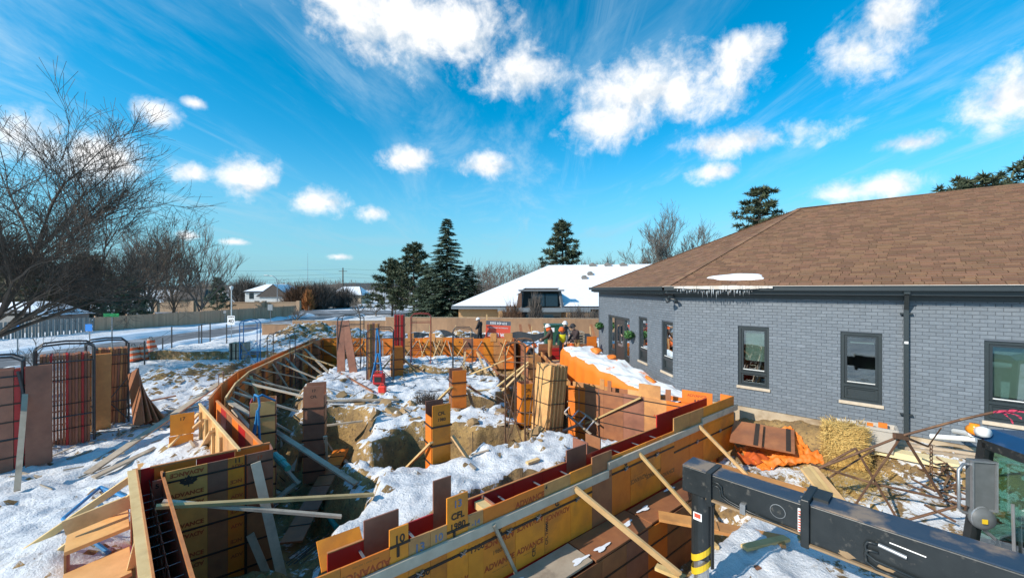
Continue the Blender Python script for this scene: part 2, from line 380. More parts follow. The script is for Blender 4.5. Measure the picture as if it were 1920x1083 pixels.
# lettering -> mesh
_tx = {}
def text_mesh(s, size, m, bold=0):
    k = (s, size, m, bold)
    if k not in _tx:
        c = bpy.data.curves.new('lettering', 'FONT'); c.body = s; c.size = size; c.align_x = 'CENTER'; c.align_y = 'CENTER'; c.offset = bold; c.resolution_u = 3
        o = bpy.data.objects.new('lettering_tmp', c); COL.objects.link(o); bpy.context.view_layer.update()
        me = bpy.data.meshes.new_from_object(o.evaluated_get(bpy.context.evaluated_depsgraph_get()))
        bpy.data.objects.remove(o); bpy.data.curves.remove(c); me.materials.clear(); me.materials.append(M[m]); _tx[k] = me
    return _tx[k]
def frame(o, ex, ey, ez):
    m = Matrix((ex, ey, ez)).transposed().to_4x4(); m.translation = o; return m
UP = Vector((0, 0, 1))
# ------------------------------------------------------------------ plan of the foundation (centre lines of the form walls)
FA = Vector((-1.818, 4.234, 0)); FE = Vector((.785, .62, 0)).normalized(); FN = Vector((FE.y, -FE.x, 0))
POLY = [(-2.87,3.36),(5.35,9.9),(1.75,12.9),(1.2,19.5),(.1,24.0),(-11.4,24.0),(-10.85,21.2),(-10.4,18.6),(-9.95,16.5),(-9.45,14.2),(-8.7,12.4),(-7.85,10.65),(-4.75,7.45),(-6.0,6.5)]
def sdist(x, y, poly):
    d = np.full(x.shape, 1e9); ins = np.zeros(x.shape, bool); n = len(poly)
    for i in range(n):
        ax, ay = poly[i]; bx, by = poly[(i+1) % n]
        ex, ey = bx-ax, by-ay; wx, wy = x-ax, y-ay
        t = np.clip((wx*ex+wy*ey)/(ex*ex+ey*ey), 0, 1)
        d = np.minimum(d, np.hypot(wx-ex*t, wy-ey*t))
        c = ((ay > y) != (by > y)) & (x < (bx-ax)*(y-ay)/(by-ay+1e-12)+ax); ins ^= c
    return np.where(ins, d, -d)
BC = Vector((4.88, 12.0, 0)); BT = Vector((.738, -.675, 0)).normalized(); BN = Vector((-BT.y, BT.x, 0)); BN = -BN if BN.y > 0 else BN
LT = Vector((-.08, 1, 0)).normalized(); LN = Vector((-1, -.08, 0)).normalized()
def gz(x, y):
    x = np.asarray(x, float); y = np.asarray(y, float)
    s = sdist(x, y, POLY)
    # outside
    left = np.where(x < -4, 1, 0)
    out = -1.0 + .45*np.exp(-(np.maximum(-s-.2, 0)/1.3)**2)*sst(-5.5, -7.5, x)
    out = out - .15*sst(-14, -20, x)
    out = np.where(y > 24, -.62 - .45*sst(34, 60, y)-.2*sst(60,80,y), out)
    br = (x-BC.x)*BN.x+(y-BC.y)*BN.y          # distance in front of the right facade
    right = (x > 2) & (y < 22)
    rise = np.where(right, sst(1.3, .1, np.where(y < 12.5, br, (4.8-.08*(y-12)-x))), 0)
    out = np.where(right, np.maximum(out, -.95+.33*sst(5.4,7.6,x)+.5*rise), out)
    # trench outside the front wall
    fs = (x-FA.x)*FE.x+(y-FA.y)*FE.y; fn = (x-FA.x)*FN.x+(y-FA.y)*FN.y
    tr = sst(1.55, 1.15, fn)*sst(-.3, 0, fn)*sst(7.6, 6.2, fs)*sst(-2.5, -2, fs)
    out = out*(1-tr) + tr*(-2.05)
    # inside: trench along the walls, mound in the middle
    k = sst(.9, 2.1, s+.5*fbm(x*.7, y*.7)*1.6)
    ins = -1.85*(1-k)+k*(-.68)
    def g(cx, cy, rx, ry, a=0):
        c, sn = math.cos(a), math.sin(a); dx, dy = x-cx, y-cy
        return np.exp(-(((dx*c+dy*sn)/rx)**2+((-dx*sn+dy*c)/ry)**2))
    def lower(v, m, z): return v*(1-m)+m*z
    def hard(m, a=.35, b=.6): return sst(a, b, m)
    wob = 1+.5*fbm(x*1.3+5, y*1.3)
    ins = lower(ins, hard(g(-4.6,8.7,2.1,1.7)*wob), -2.3)            # deep pit at the left jog
    ins = lower(ins, hard(g(-5.2,11.0,1.3,2.0)*wob), -2.0)           # footing pit at the first column
    ins = lower(ins, hard(g(-2.1,10.2,1.5,1.35)*wob), -1.95)         # pit at the middle column
    ins = lower(ins, hard(g(-.35,10.6,1.25,.75,.3)*wob), -1.95)
    ins = lower(ins, hard(g(-1.3,13.4,1.7,.65,.2)*wob), -1.35)
    ins = lower(ins, hard(g(.6,13.3,.9,1.1)*wob), -1.3)
    ins = lower(ins, hard(g(-4.0,18.4,1.2,.7)*wob), -1.05)
    ins = lower(ins, hard(g(-2.0,18.5,2.0,.9)*wob), -1.0)
    ins = np.maximum(ins, -2.2+1.25*sst(.25,.75,g(-2.9,8.7,2.4,.75,-.72)))  # snowy ridge in front
    ins = np.maximum(ins, -2.2+1.2*sst(.2,.7,g(-1.0,7.0,2.0,.9,.66)))
    ins = np.maximum(ins, -2.2+1.35*sst(.2,.6,g(1.4,9.4,2.4,1.0,.64)))
    ins = np.maximum(ins, -2.2+.95*sst(.2,.6,g(-3.1,5.7,1.5,.8,-.7)))
    ins = ins + .35*g(-7.3,14.6,1.5,3) + .25*g(-5.5,20,3,2)
    w = sst(-.08, .08, s)
    z = out*(1-w)+ins*w
    # piles outside
    rg = np.abs(fbm(x*1.1+3, y*1.1+8, 5))*2
    z = z + g(-13.6,18.3,2.6,1.3,.9)*(.75+.9*fbm(x*1.6,y*1.6,5)) + g(-15.2,15.6,1.6,1.0,.9)*(.35+.7*fbm(x*2,y*2,4))
    z = z + g(-14.3,27.5,2.5,1.8)*(1.1+1.1*fbm(x*1.5,y*1.5,5)) + g(-11.4,28.6,2.6,1.3)*(.75+.8*fbm(x*1.5,y*1.5,5))
    z = z + g(-5.5,29.5,5,1.0)*(.55+.9*fbm(x*1.3,y*1.3,5)) + g(1.5,29.8,4,1.2)*(.4+.9*fbm(x*1.3,y*1.3,5))
    flat = sst(-21.5, -23.5, x)*sst(-34.5,-33, x)     # street
    rough_ = .16*sst(.3, 1.2, np.abs(s)) + .06
    near = sst(60, 30, y)*(1-flat)
    ridge = (1-np.abs(2*vn(x*1.9+31, y*1.9+3)-1))**3*(1-np.abs(2*vn(x*4.1, y*4.1+11)-1))
    z = z + near*(rough_*1.5*fbm(x*.9, y*.9, 5) + .17*fbm(x*2.6+7, y*2.6, 4)+ .06*fbm(x*8, y*8, 3) + .07*ridge)
    trod = sst(.62,.9,vn(x*4.2+60,y*4.2+6))*sst(.35,.6,vn(x*.5+9,y*.5))
    z = z - near*.07*trod*sst(.5,1.2,np.abs(s)) + near*.05*sst(.66,.9,vn(x*5.5+6,y*5.5+60))
    crag = np.abs(fbm(x*1.2+40, y*1.2+4, 5))
    blk = np.floor(vn(x*1.6+3,y*1.6+70)*5)/5
    z = z - w*(sst(.05,.4,k*(1-k)*4)*(.8*crag+.35*blk)+.25*sst(-.8,-1.4,ins)*crag)*near
    z = np.where(flat > 0, z*(1-flat)+flat*(-1.15), z)
    z = z + .12*flat*0
    return z
def gzs(x, y): return float(gz(np.array([x]), np.array([y]))[0])
def axis(lo, hi, a, b, step, far):
    v = list(np.arange(a, b+1e-6, step)); st = step; x = b
    while x < hi: st *= far; x += st; v.append(x)
    st = step; x = a; pre = []
    while x > lo: st *= far; x -= st; pre.append(x)
    return np.array(pre[::-1]+v)
gx = axis(-1500, 1500, -16.5, 8.5, .085, 1.16); gy = axis(-60, 2200, 2.2, 30, .085, 1.12)
XX, YY = np.meshgrid(gx, gy, indexing='xy'); ZZ = gz(XX, YY)
def gzs(x, y):
    i = int(min(max(np.searchsorted(gx, x)-1, 0), len(gx)-2)); j = int(min(max(np.searchsorted(gy, y)-1, 0), len(gy)-2))
    fx = (x-gx[i])/(gx[i+1]-gx[i]); fy = (y-gy[j])/(gy[j+1]-gy[j])
    return float((ZZ[j,i]*(1-fx)+ZZ[j,i+1]*fx)*(1-fy)+(ZZ[j+1,i]*(1-fx)+ZZ[j+1,i+1]*fx)*fy)
nx, ny = len(gx), len(gy)
me = bpy.data.meshes.new('ground')
me.vertices.add(nx*ny); me.vertices.foreach_set('co', np.stack([XX, YY, ZZ], -1).ravel())
ii = np.arange(nx*ny).reshape(ny, nx)
q = np.stack([ii[:-1,:-1], ii[:-1,1:], ii[1:,1:], ii[1:,:-1]], -1).reshape(-1, 4)
me.loops.add(q.size); me.polygons.add(len(q)); me.loops.foreach_set('vertex_index', q.ravel().astype(np.int32))
me.polygons.foreach_set('loop_start', (np.arange(len(q))*4).astype(np.int32)); me.polygons.foreach_set('loop_total', np.full(len(q), 4, np.int32))
me.polygons.foreach_set('use_smooth', np.ones(len(q), bool)); me.update(calc_edges=True); me.validate()
# bare earth: beside the house, in the deep trenches, trampled ground
sdv = sdist(XX, YY, POLY); brv = (XX-BC.x)*BN.x+(YY-BC.y)*BN.y
earth = np.zeros(XX.shape)
sidebr = np.where(YY < 12.3, brv, 4.8-.08*(YY-12)-XX)
earth = np.maximum(earth, .85*sst(2.3, .9, sidebr)*(XX > 3)*(YY < 21)*sst(8.6, 7.0, XX))
earth = np.maximum(earth, .42*(XX > 4.6)*(YY < 9.5)*(sdv < 0))
earth = np.maximum(earth, .60*sst(-1.2, -1.7, ZZ)*(sdv > 0)); earth = np.maximum(earth, .62*sst(-1.45, -1.8, ZZ))
earth = np.maximum(earth, .42*np.exp(-(((XX+.1)/1.6)**2+((YY-11.2)/1.0)**2))); earth = np.maximum(earth, .30*np.exp(-(((XX+2)/3.0)**2+((YY-14)/1.6)**2)))
earth = np.maximum(earth, .33*sst(0,.3,-sdv)*sst(1.6,.6,-sdv)*(XX < -5))
earth = np.maximum(earth, .24*np.exp(-(((XX+14.3)/3)**2+((YY-27.2)/1.6)**2)))
earth = np.maximum(earth, .46*np.exp(-(((XX+13.6)/3.0)**2+((YY-18)/1.8)**2)))
at_ = me.attributes.new('earth', 'FLOAT', 'POINT'); at_.data.foreach_set('value', earth.ravel())
gm = bpy.data.materials.new('snow_and_earth'); gm.use_nodes = True; t = gm.node_tree; n = t.nodes; l = t.links; b = n['Principled BSDF']
def gn(sc, de=6, ro=.6, vec=None):
    q = n.new('ShaderNodeTexNoise'); q.inputs['Scale'].default_value = sc; q.inputs['Detail'].default_value = de; q.inputs['Roughness'].default_value = ro
    l.new(vec or tg.outputs['Position'], q.inputs['Vector']); return q.outputs['Fac']
tg = n.new('ShaderNodeNewGeometry')
def gm_(op, a, bb, c=None):
    q = n.new('ShaderNodeMath'); q.operation = op
    for i, v in enumerate((a, bb, c)):
        if v is None: continue
        if isinstance(v, (int, float)): q.inputs[i].default_value = v
        else: l.new(v, q.inputs[i])
    return q.outputs[0]
def gr(v, a, bb, c=0, d=1):
    q = n.new('ShaderNodeMapRange'); q.interpolation_type = 'SMOOTHSTEP'; l.new(v, q.inputs[0])
    for i, w in enumerate((a, bb, c, d)): q.inputs[i+1].default_value = w
    return q.outputs[0]
def gmix(f, a, bb):
    q = n.new('ShaderNodeMix'); q.data_type = 'RGBA'; l.new(f, q.inputs[0])
    for i, v in ((6, a), (7, bb)):
        if isinstance(v, tuple): q.inputs[i].default_value = (*v, 1)
        else: l.new(v, q.inputs[i])
    return q.outputs[2]
sx = n.new('ShaderNodeSeparateXYZ'); l.new(tg.outputs['True Normal'], sx.inputs[0])
ea = n.new('ShaderNodeAttribute'); ea.attribute_name = 'earth'
steep = gr(sx.outputs[2], .88, .6)
na = gn(1.6); nb = gn(6.5, 8, .7); nc = gn(.55, 4)
lvl = gm_('ADD', gm_('MULTIPLY', steep, .66), ea.outputs['Fac'])
lvl = gm_('ADD', lvl, gm_('MULTIPLY', gm_('SUBTRACT', nb, .5), 1.5))
lvl = gm_('ADD', lvl, gm_('MULTIPLY', gm_('SUBTRACT', na, .5), .9))
dirt = gr(lvl, .40, .56)
snowc = gmix(gr(nc, .35, .65), (.72,.73,.75), (.63,.645,.67))
snowc = gmix(gr(gn(3.3, 8, .72), .52, .70, 0, .6), snowc, (.50,.46,.41))
dirtc = gmix(gr(na, .35, .65), (.40,.255,.10), (.2,.13,.065))
dirtc = gmix(gr(gn(11, 4), .5, .75), dirtc, (.1,.075,.05))
col = gmix(dirt, snowc, dirtc)
l.new(col, b.inputs['Base Color']); b.inputs['Roughness'].default_value = .8; b.inputs['Specular IOR Level'].default_value = .25
bp = n.new('ShaderNodeBump'); bp.inputs['Strength'].default_value = .8; bp.inputs['Distance'].default_value = .09
l.new(gm_('ADD', gm_('MULTIPLY', nb, .7), gm_('MULTIPLY', gn(22, 5), .35)), bp.inputs['Height']); l.new(bp.outputs[0], b.inputs['Normal'])
me.materials.append(gm)
ground = bpy.data.objects.new('ground', me); COL.objects.link(ground); tag(ground, kind='structure')
# street along the left and the crossing street
def strip(name, pts, mt, z, seg=40):
    """pts: list of (left point, right point) rows"""
    mb = MB()
    for i in range(len(pts)-1):
        (a, b_), (c, d) = pts[i], pts[i+1]
        mb.face([(a[0],a[1],z),(b_[0],b_[1],z),(d[0],d[1],z),(c[0],c[1],z)])
    return tag(mb.build(name, mt), kind='structure')
strip('road', [((-32.3+y*.02, y),(-25.6+y*.02, y)) for y in np.linspace(-30, 66, 30)], M['asphalt'], -1.08)
strip('cross_road', [((x, 78+x*.02),(x, 66+x*.02)) for x in np.linspace(-140, 60, 30)], M['asphalt'], -.98)
# boulevard banks of ploughed snow along the street
mb = MB()
def bank(xc, y0, y1, w, h, seed):
    ys = np.arange(y0, y1, .35); prev = None
    for y in ys:
        row = []
        for k in range(7):
            t = k/6; hh = h*math.sin(math.pi*t)*(.6+.8*float(vn(np.array(y*.7+seed), np.array(k*.6))))
            row.append((xc+(t-.5)*w+.25*float(vn(np.array(y*.4), np.array(seed*1.)))+y*.02, y, -1.16+hh))
        if prev:
            for k in range(6): mb.face([prev[k], prev[k+1], row[k+1], row[k]])
        prev = row
bank(-25.3, 8, 64, 1.5, .38, 3); bank(-33.6, 8, 64, 2.4, .42, 8); bank(-29.2, 20, 60, 1.0, .06, 5)
tag(mb.build('snow_bank', M['snow'], smooth=True), 'low banks of ploughed snow lining the street', 'snow bank', kind='stuff')
# far hills
mb = MB(); prev = None
for i in range(121):
    x = -1500+i*25; h = 9+16*float(vn(np.array(i*.11), np.array(2.2)))+3*float(vn(np.array(i*.6), np.array(7.2)))
    row = [(x, 1450, -3), (x, 1500, h), (x, 1650, h*.9)]
    if prev:
        for k in range(2): mb.face([prev[k], row[k], row[k+1], prev[k+1]])
    prev = row
tag(mb.build('hills', M['hill']), kind='structure')
# ------------------------------------------------------------------ grey painted brick building
WH = 3.02; ZB = -.02
bld = thing('brick_building', (BC.x, BC.y, 0), 'blue-grey painted brick building with brown shingle hip roof and dark windows', 'building')
CO, BLn = .0775, .2
def inframe(p):
    if p.y < .3: return False
    u = p.x/p.y*F+960; v = HZ-(p.z-CH)/p.y*F
    return 0 < u < 1920 and 0 < v < 1083
def facade(o, e, nrm, length, opens, mb_wall, singles, joined, t0=0):
    th = .22
    # backing wall with openings
    xs = sorted({t0, length} | {a for op in opens for a in op[:2]})
    for a, b_ in zip(xs[:-1], xs[1:]):
        op = [q for q in opens if q[0] <= a+1e-6 and q[1] >= b_-1e-6]
        zs = [(-.0, WH)] if not op else [(-.0, op[0][2]), (op[0][3], WH)]
        for z0, z1 in zs:
            if z1-z0 < .01: continue
            p = o+e*((a+b_)/2)-nrm*(th/2); mb_wall.box(p+UP*((z0+z1)/2), (b_-a, th, z1-z0), Matrix((e, -nrm, UP)).transposed())
    nrow = int(WH/CO)
    for r in range(nrow+1):
        z0 = r*CO; z1 = min(z0+CO-.010, WH)
        if z1-z0 < .02: continue
        x = t0-(BLn/2 if r % 2 else 0)
        while x < length:
            segs = [(max(x, t0), min(x+BLn-.010, length))]
            for op in opens:
                if z1 > op[2]+.02 and z0 < op[3]-.02:
                    ns = []
                    for a, b_ in segs:
                        if b_ <= op[0] or a >= op[1]: ns.append((a, b_))
                        else:
                            if a < op[0]-.015: ns.append((a, op[0]))
                            if b_ > op[1]+.015: ns.append((op[1], b_))
                    segs = ns
            for a, b_ in segs:
                if b_-a < .02: continue
                c = o+e*((a+b_)/2)+UP*((z0+z1)/2)
                full = abs((b_-a)-(BLn-.010)) < 1e-4 and abs(z1-z0-(CO-.010)) < 1e-4
                rec = (c, e, nrm, b_-a, z1-z0, R.uniform(.007, .0115))
                (singles if full and inframe(c) and c.y < 13 else joined).append(rec)
            x += BLn
RW = [(1.70,2.42,.56,2.15),(3.85,4.57,.56,2.15),(6.05,7.35,.56,2.13)]
LW = [(.10,.85,.56,2.13),(1.95,2.72,.56,2.13),(3.62,6.2,.06,1.98)]
wmb = MB(); sing = []; join = []
facade(BC, BT, BN, 12.5, RW, wmb, sing, join)
facade(BC, LT, LN, 7.5, LW, wmb, sing, join, 0)
# far end wall
LE = BC+LT*7.5
far = Vector((.99, .12, 0)).normalized(); wmb.box(LE+far*5+UP*(WH/2)-Vector((0,-.11,0)), (10, .2, WH), Matrix((far, Vector((-far.y, far.x, 0)), UP)).transposed())
wmb.build('wall', M['mortar'], bld)
sing.sort(key=lambda r: r[0].length)
join += sing[300:]; sing = sing[:300]
bm_ = MB(); bm_.box((0,0,0), (BLn-.010, .02, CO-.010)); brick_me = bm_.mesh('brick', M['brick'])
def brick_c(r): return r[0]+r[2]*(r[5]-.010)
for r in sing: link('brick', brick_me, bld, frame(brick_c(r), r[1], -r[2], UP))
mb = MB()
for r in join: mb.box(brick_c(r), (r[3], .02, r[4]), Matrix((r[1], -r[2], UP)).transposed())
tag(mb.build('brick_courses', M['brick'], bld), kind='stuff')
# foundation strip
mb = MB()
for o_, e_, n_, L_ in ((BC, BT, BN, 12.5), (BC, LT, LN, 7.5)):
    mb.box(o_+e_*(L_/2)-n_*.09+UP*-.6, (L_, .24, 1.18), Matrix((e_, -n_, UP)).transposed())
mb.build('foundation', M['concrete'], bld)
# windows
def window(o, e, n, op, kind, side=.5):
    a, b_, z0, z1 = op; c = o+e*((a+b_)/2); Rm = Matrix((e, -n, UP)).transposed()
    w = b_-a
    def B(mb, x0, x1, y0, y1, q0, q1):   # x along wall from a, y outward
        mb.box(o+e*(a+(x0+x1)/2)+n*((y0+y1)/2)+UP*((q0+q1)/2), (x1-x0, y1-y0, q1-q0), Rm); return mb
    fr = MB(); fw = .065
    B(fr, .004, fw, -.13, -.03, z0, z1); B(fr, w-fw, w-.004, -.13, -.03, z0, z1)
    B(fr, fw, w-fw, -.13, -.03, z1-fw, z1-.004); B(fr, fw, w-fw, -.13, -.03, z0+.004, z0+.05)
    win = fr.build('window', M['trim2'], bld)
    zt = z0+.36 if kind != 'tall' else z0+.4
    s = MB(); B(s, fw, w-fw, -.12, -.02, zt-.03, zt+.03); s.build('mullion', M['trim2'], win)
    s = MB(); g = .045; i0, i1 = fw+.006, w-fw-.006
    for x0, x1, q0, q1 in ((i0,i0+g,zt+.036,z1-fw-.006),(i1-g,i1,zt+.036,z1-fw-.006)): B(s, x0, x1, -.11, -.045, q0, q1)
    B(s, i0+g, i1-g, -.11, -.045, zt+.036, zt+.036+g); B(s, i0+g, i1-g, -.11, -.045, z1-fw-.006-g, z1-fw-.006)
    s.build('sash', M['trim'], win)
    s = MB(); B(s, i0+g, i1-g, -.046, -.030, zt+.037+g-.012, zt+.037+g+.006); s.build('glazing_bead', M['white'], win)
    s = MB(); B(s, i0+g, i1-g, -.086, -.08, zt+.036+g, z1-fw-.006-g); s.build('pane', M['glass'], win)
    s = MB()
    for x0, x1, q0, q1 in ((i0,i0+.04,z0+.056,zt-.036),(i1-.04,i1,z0+.056,zt-.036)): B(s, x0, x1, -.11, -.05, q0, q1)
    B(s, i0+.04, i1-.04, -.11, -.05, z0+.056, z0+.1); B(s, i0+.04, i1-.04, -.11, -.05, zt-.075, zt-.036)
    s.build('lower_sash', M['trim2'], win)
    s = MB(); B(s, i0+.04, i1-.04, -.09, -.08, z0+.1, zt-.075); s.build('lower_panel', M['glass'] if kind == 'low_glass' else M['trim2'], win)
    s = MB(); B(s, -.03, w+.03, -.16, .045, z0-.075, z0-.004); s.build('sill', M['sill'], win, bevel=.006)
    # room behind
    s = MB(); dp_ = -1.2 if side > .3 else -.7; B(s, -side, w+side, dp_, dp_+.04, z0-.3, z1+.3); B(s, -side-.02, -side, dp_, -.24, z0-.3, z1+.3); B(s, w+side, w+side+.02, dp_, -.24, z0-.3, z1+.3); B(s, -side, w+side, dp_, -.24, z0-.32, z0-.3)
    s.build('room_lining', M['interior'], win)
    if kind in ('blind', 'low_glass'):
        s = MB(); B(s, i0+g+.03, i1-g-.005, -.17, -.16, zt+.33, z1-.1); s.build('roller_blind', M['blind'], win)
        s = MB(); B(s, i0+g+.03, i1-g-.005, -.175, -.15, zt+.31, zt+.33); s.build('blind_bar', M['white'], win)
    if kind == 'wide':
        s = MB(); B(s, i0+g, i1-g, -.2, -.19, zt+.1, z1-.1); s.build('roller_blind', M['blind'], win)
    if kind == 'dark':
        s = MB(); B(s, i0+g+.05, i1-g-.02, -.17, -.15, z1-.26, z1-.235); s.build('blind_bar', M['white'], win)
    return win
for op, k in zip(RW, ('low_glass', 'dark', 'wide')): window(BC, BT, BN, op, k)
window(BC, LT, LN, LW[0], 'tall', -.02); window(BC, LT, LN, LW[1], 'tall', .4)
# entrance door with side lights
def entrance(o, e, n, op):
    a, b_, z0, z1 = op; w = b_-a; Rm = Matrix((e, -n, UP)).transposed()
    def B(mb, x0, x1, y0, y1, q0, q1):
        mb.box(o+e*(a+(x0+x1)/2)+n*((y0+y1)/2)+UP*((q0+q1)/2), (x1-x0, y1-y0, q1-q0), Rm); return mb
    fr = MB(); f = .09
    B(fr, .004, f, -.15, -.03, z0, z1); B(fr, w-f, w-.004, -.15, -.03, z0, z1); B(fr, f, w-f, -.15, -.03, z1-f, z1-.004)
    d0, d1 = .72, 1.78
    B(fr, d0-.1, d0-.01, -.15, -.04, z0, z1-f); B(fr, d1+.01, d1+.1, -.15, -.04, z0, z1-f)
    dr = fr.build('entrance_frame', M['trim2'], bld)
    for x0, x1 in ((f, d0-.1), (d1+.1, w-f)):
        s = MB(); B(s, x0, x1, -.1, -.09, z0+.4, z1-f); s.build('side_light', M['glass_green'], dr)
        s = MB(); B(s, x0, x1, -.12, -.05, z0, z0+.4); s.build('kick_panel', M['trim2'], dr)
    s = MB(); B(s, d0, d1, -.13, -.07, z0+.01, z1-f-.01); s.build('door', mat('door_paint', (.05,.045,.045), rough=.4), dr)
    for x0 in (.25, .62):
        s = MB(); B(s, d0+x0, d0+x0+.2, -.068, -.06, z0+.85, z1-.35); s.build('door_glass', M['glass_green'], dr)
    s = MB(); B(s, d0+.1, d0+.16, -.066, -.02, z0+.72, z0+.95); s.build('door_handle', M['alu'], dr)
    s = MB(); B(s, d0+.3, d0+.75, -.066, -.055, z0+.68, z0+.78); s.build('letter_slot', M['alu'], dr)
    s = MB(); B(s, -.1, w+.1, -.2, .5, z0-.25, z0-.01); s.build('doorstep', M['concrete'], dr)
    s = MB(); B(s, -.2, w+.2, -1.4, -1.36, z0-.1, z1+.2); s.build('room_lining', mat('lit_hall', (.35,.5,.42), rough=.9), dr)
entrance(BC, LT, LN, LW[2])
# roof
OV = .34; ZE = 3.2
def inter(p, d, q, e):
    den = d.x*e.y-d.y*e.x; t_ = ((q.x-p.x)*e.y-(q.y-p.y)*e.x)/den; return p+d*t_
eR0 = BC+BN*OV; eL0 = BC+LN*OV
K0 = inter(eR0, BT, eL0, LT); K0 = Vector((K0.x, K0.y, ZE))                    # bend corner at the eave
KL = Vector((LE.x, LE.y, 0))+LN*OV+LT*OV; KL.z = ZE
KR = K0+BT*13.2
PK = Vector((11.5, 16.0, CH+3.2)); RD = Vector((.753, -.658, 0)).normalized(); PR = PK+RD*15
QB = Vector((17, 27, ZE)); QR = PR+Vector((.66,.75,0))*8; QR.z = ZE
rf = MB()
for poly in ((K0, KR, PR, PK), (KL, K0, PK), (QB, KL, PK), (QR, QB, PK, PR)): rf.face([p-UP*.03 for p in poly])
roof = rf.build('roof', M['shingle_base'], bld)
# shingle courses, tab by tab
sh_s = []; sh_j = []
def shingles(A, B, T1, T0, fine=True):
    """eave A->B, upper edge T0 (above A) -> T1 (above B)"""
    ex = (B-A).normalized(); nrm = ex.cross((T0-A if (T0-A).length > .1 else T1-A)).normalized()
    if nrm.z < 0: nrm = -nrm
    ey = nrm.cross(ex).normalized()
    if ey.z < 0: ey = -ey
    H = max((T0-A).dot(ey), (T1-A).dot(ey)); L = (B-A).length
    a0, b0 = (T0-A).dot(ex)/max((T0-A).dot(ey), 1e-6), ((T1-A).dot(ex)-L)/max((T1-A).dot(ey), 1e-6)
    ex_h = .145; n_ = int(H/ex_h)
    for r in range(n_):
        y = r*ex_h; lo = a0*(y+.07); hi = L+b0*(y+.07); x = lo-R.uniform(0, .3)
        while x < hi:
            w = R.choice((.16, .22, .3, .34))
            xa, xb = max(x, lo), min(x+w-.006, hi)
            if xb-xa > .03:
                th = R.choice((.005, .009, .013))
                c = A+ex*((xa+xb)/2)+ey*(y+ex_h/2)
                rec = (c, ex, ey, nrm, xb-xa, ex_h+.02, th)
                (sh_s if fine and inframe(c) else sh_j).append(rec)
            x += w
shingles(K0, KR, PR, PK); shingles(KL, K0, PK, PK, False)
def sh_pts(r):
    c, ex, ey, nr, w, h, th = r; p = []
    for tz in (0, 1):
        for sx, sy in ((-1,-1),(1,-1),(1,1),(-1,1)):
            p.append(c+ex*(sx*w/2)+ey*(sy*h/2)+nr*((th+.008 if sy < 0 else .004)*tz-.006))
    return p
sh_s.sort(key=lambda r: r[0].length - (0 if r[4] > .2 else 3)); sh_j += sh_s[300:]; sh_s = sh_s[:300]
_sm = {}
for r in sh_s:
    k = (round(r[4], 2), r[6])
    if k not in _sm:
        m_ = MB(); m_.hexa(sh_pts((Vector(), Vector((1,0,0)), Vector((0,1,0)), UP, k[0], r[5], k[1]))); _sm[k] = m_.mesh('shingle', M['shingle'])
    link('shingle', _sm[k], roof, frame(r[0], r[1], r[2], r[3]))
mb = MB()
for r in sh_j: mb.hexa(sh_pts(r))
tag(mb.build('shingle_courses', M['shingle'], roof), kind='stuff')
# hip and ridge caps
mb = MB()
for a, b_ in ((K0, PK), (KL, PK), (PK, PR)):
    n_ = int((b_-a).length/.2); d = (b_-a)/n_
    for i in range(n_): mb.bar(a+d*i+UP*.012, a+d*(i+1.15)+UP*.02, .2, .012)
tag(mb.build('ridge_caps', M['shingle'], roof), kind='stuff')
# fascia, soffit, gutter, frieze
mb = MB()
for a, b_ in ((K0, KR), (KL, K0)):
    n_ = Vector((0,0,0)); d = (b_-a).normalized(); n_ = Vector((d.y, -d.x, 0)); 
    if n_.dot(Vector((-.7,-.7,0))) < 0: n_ = -n_
    mb.bar(a-n_*.02-UP*.1, b_-n_*.02-UP*.1, .03, .17)
    mb.bar(a-n_*.18-UP*.18, b_-n_*.18-UP*.18, .32, .02)
mb.build('fascia', M['trim'], bld)
mb = MB()
for a, b_ in ((K0, KR), (KL, K0)):
    d = (b_-a).normalized(); n_ = Vector((d.y, -d.x, 0)); n_ = -n_ if n_.dot(Vector((-.7,-.7,0))) < 0 else n_
    mb.bar(a+n_*.055-UP*.085, b_+n_*.055-UP*.085, .11, .012); mb.bar(a+n_*.115-UP*.035, b_+n_*.115-UP*.035, .012, .11); mb.bar(a+n_*.125+UP*.022-UP*.01, b_+n_*.125+UP*.022-UP*.01, .03, .014)
mb.build('gutter', M['trim'], bld)
mb = MB()
for o_, e_, n_, L_ in ((BC, BT, BN, 12.5), (BC, LT, LN, 7.5)): mb.box(o_+e_*(L_/2)+n_*.018+UP*(2.965), (L_, .045, .14), Matrix((e_, -n_, UP)).transposed())
mb.build('frieze', M['trim'], bld)
mb = MB(); q = 0
while q < 7.3: mb.box(BC+LT*(q+.1)+LN*.33+UP*3.005, (.05,.035,.03), Matrix((LT, -LN, UP)).transposed()); q += .14
tag(mb.build('dentil', M['trim2'], bld), kind='stuff')
# white metal drip edge with snow along the eave
mb = MB()
d = BT; mb.bar(K0+BN*.045+UP*.016, KR+BN*.045+UP*.016, .13, .028); mb.bar(KL+LN*.05+UP*.014, K0+LN*.05+UP*.014, .1, .02)
mb.build('drip_edge', mat('pale_drip_edge', (.72,.66,.6), (.6,.52,.45), 3, rough=.6), bld)
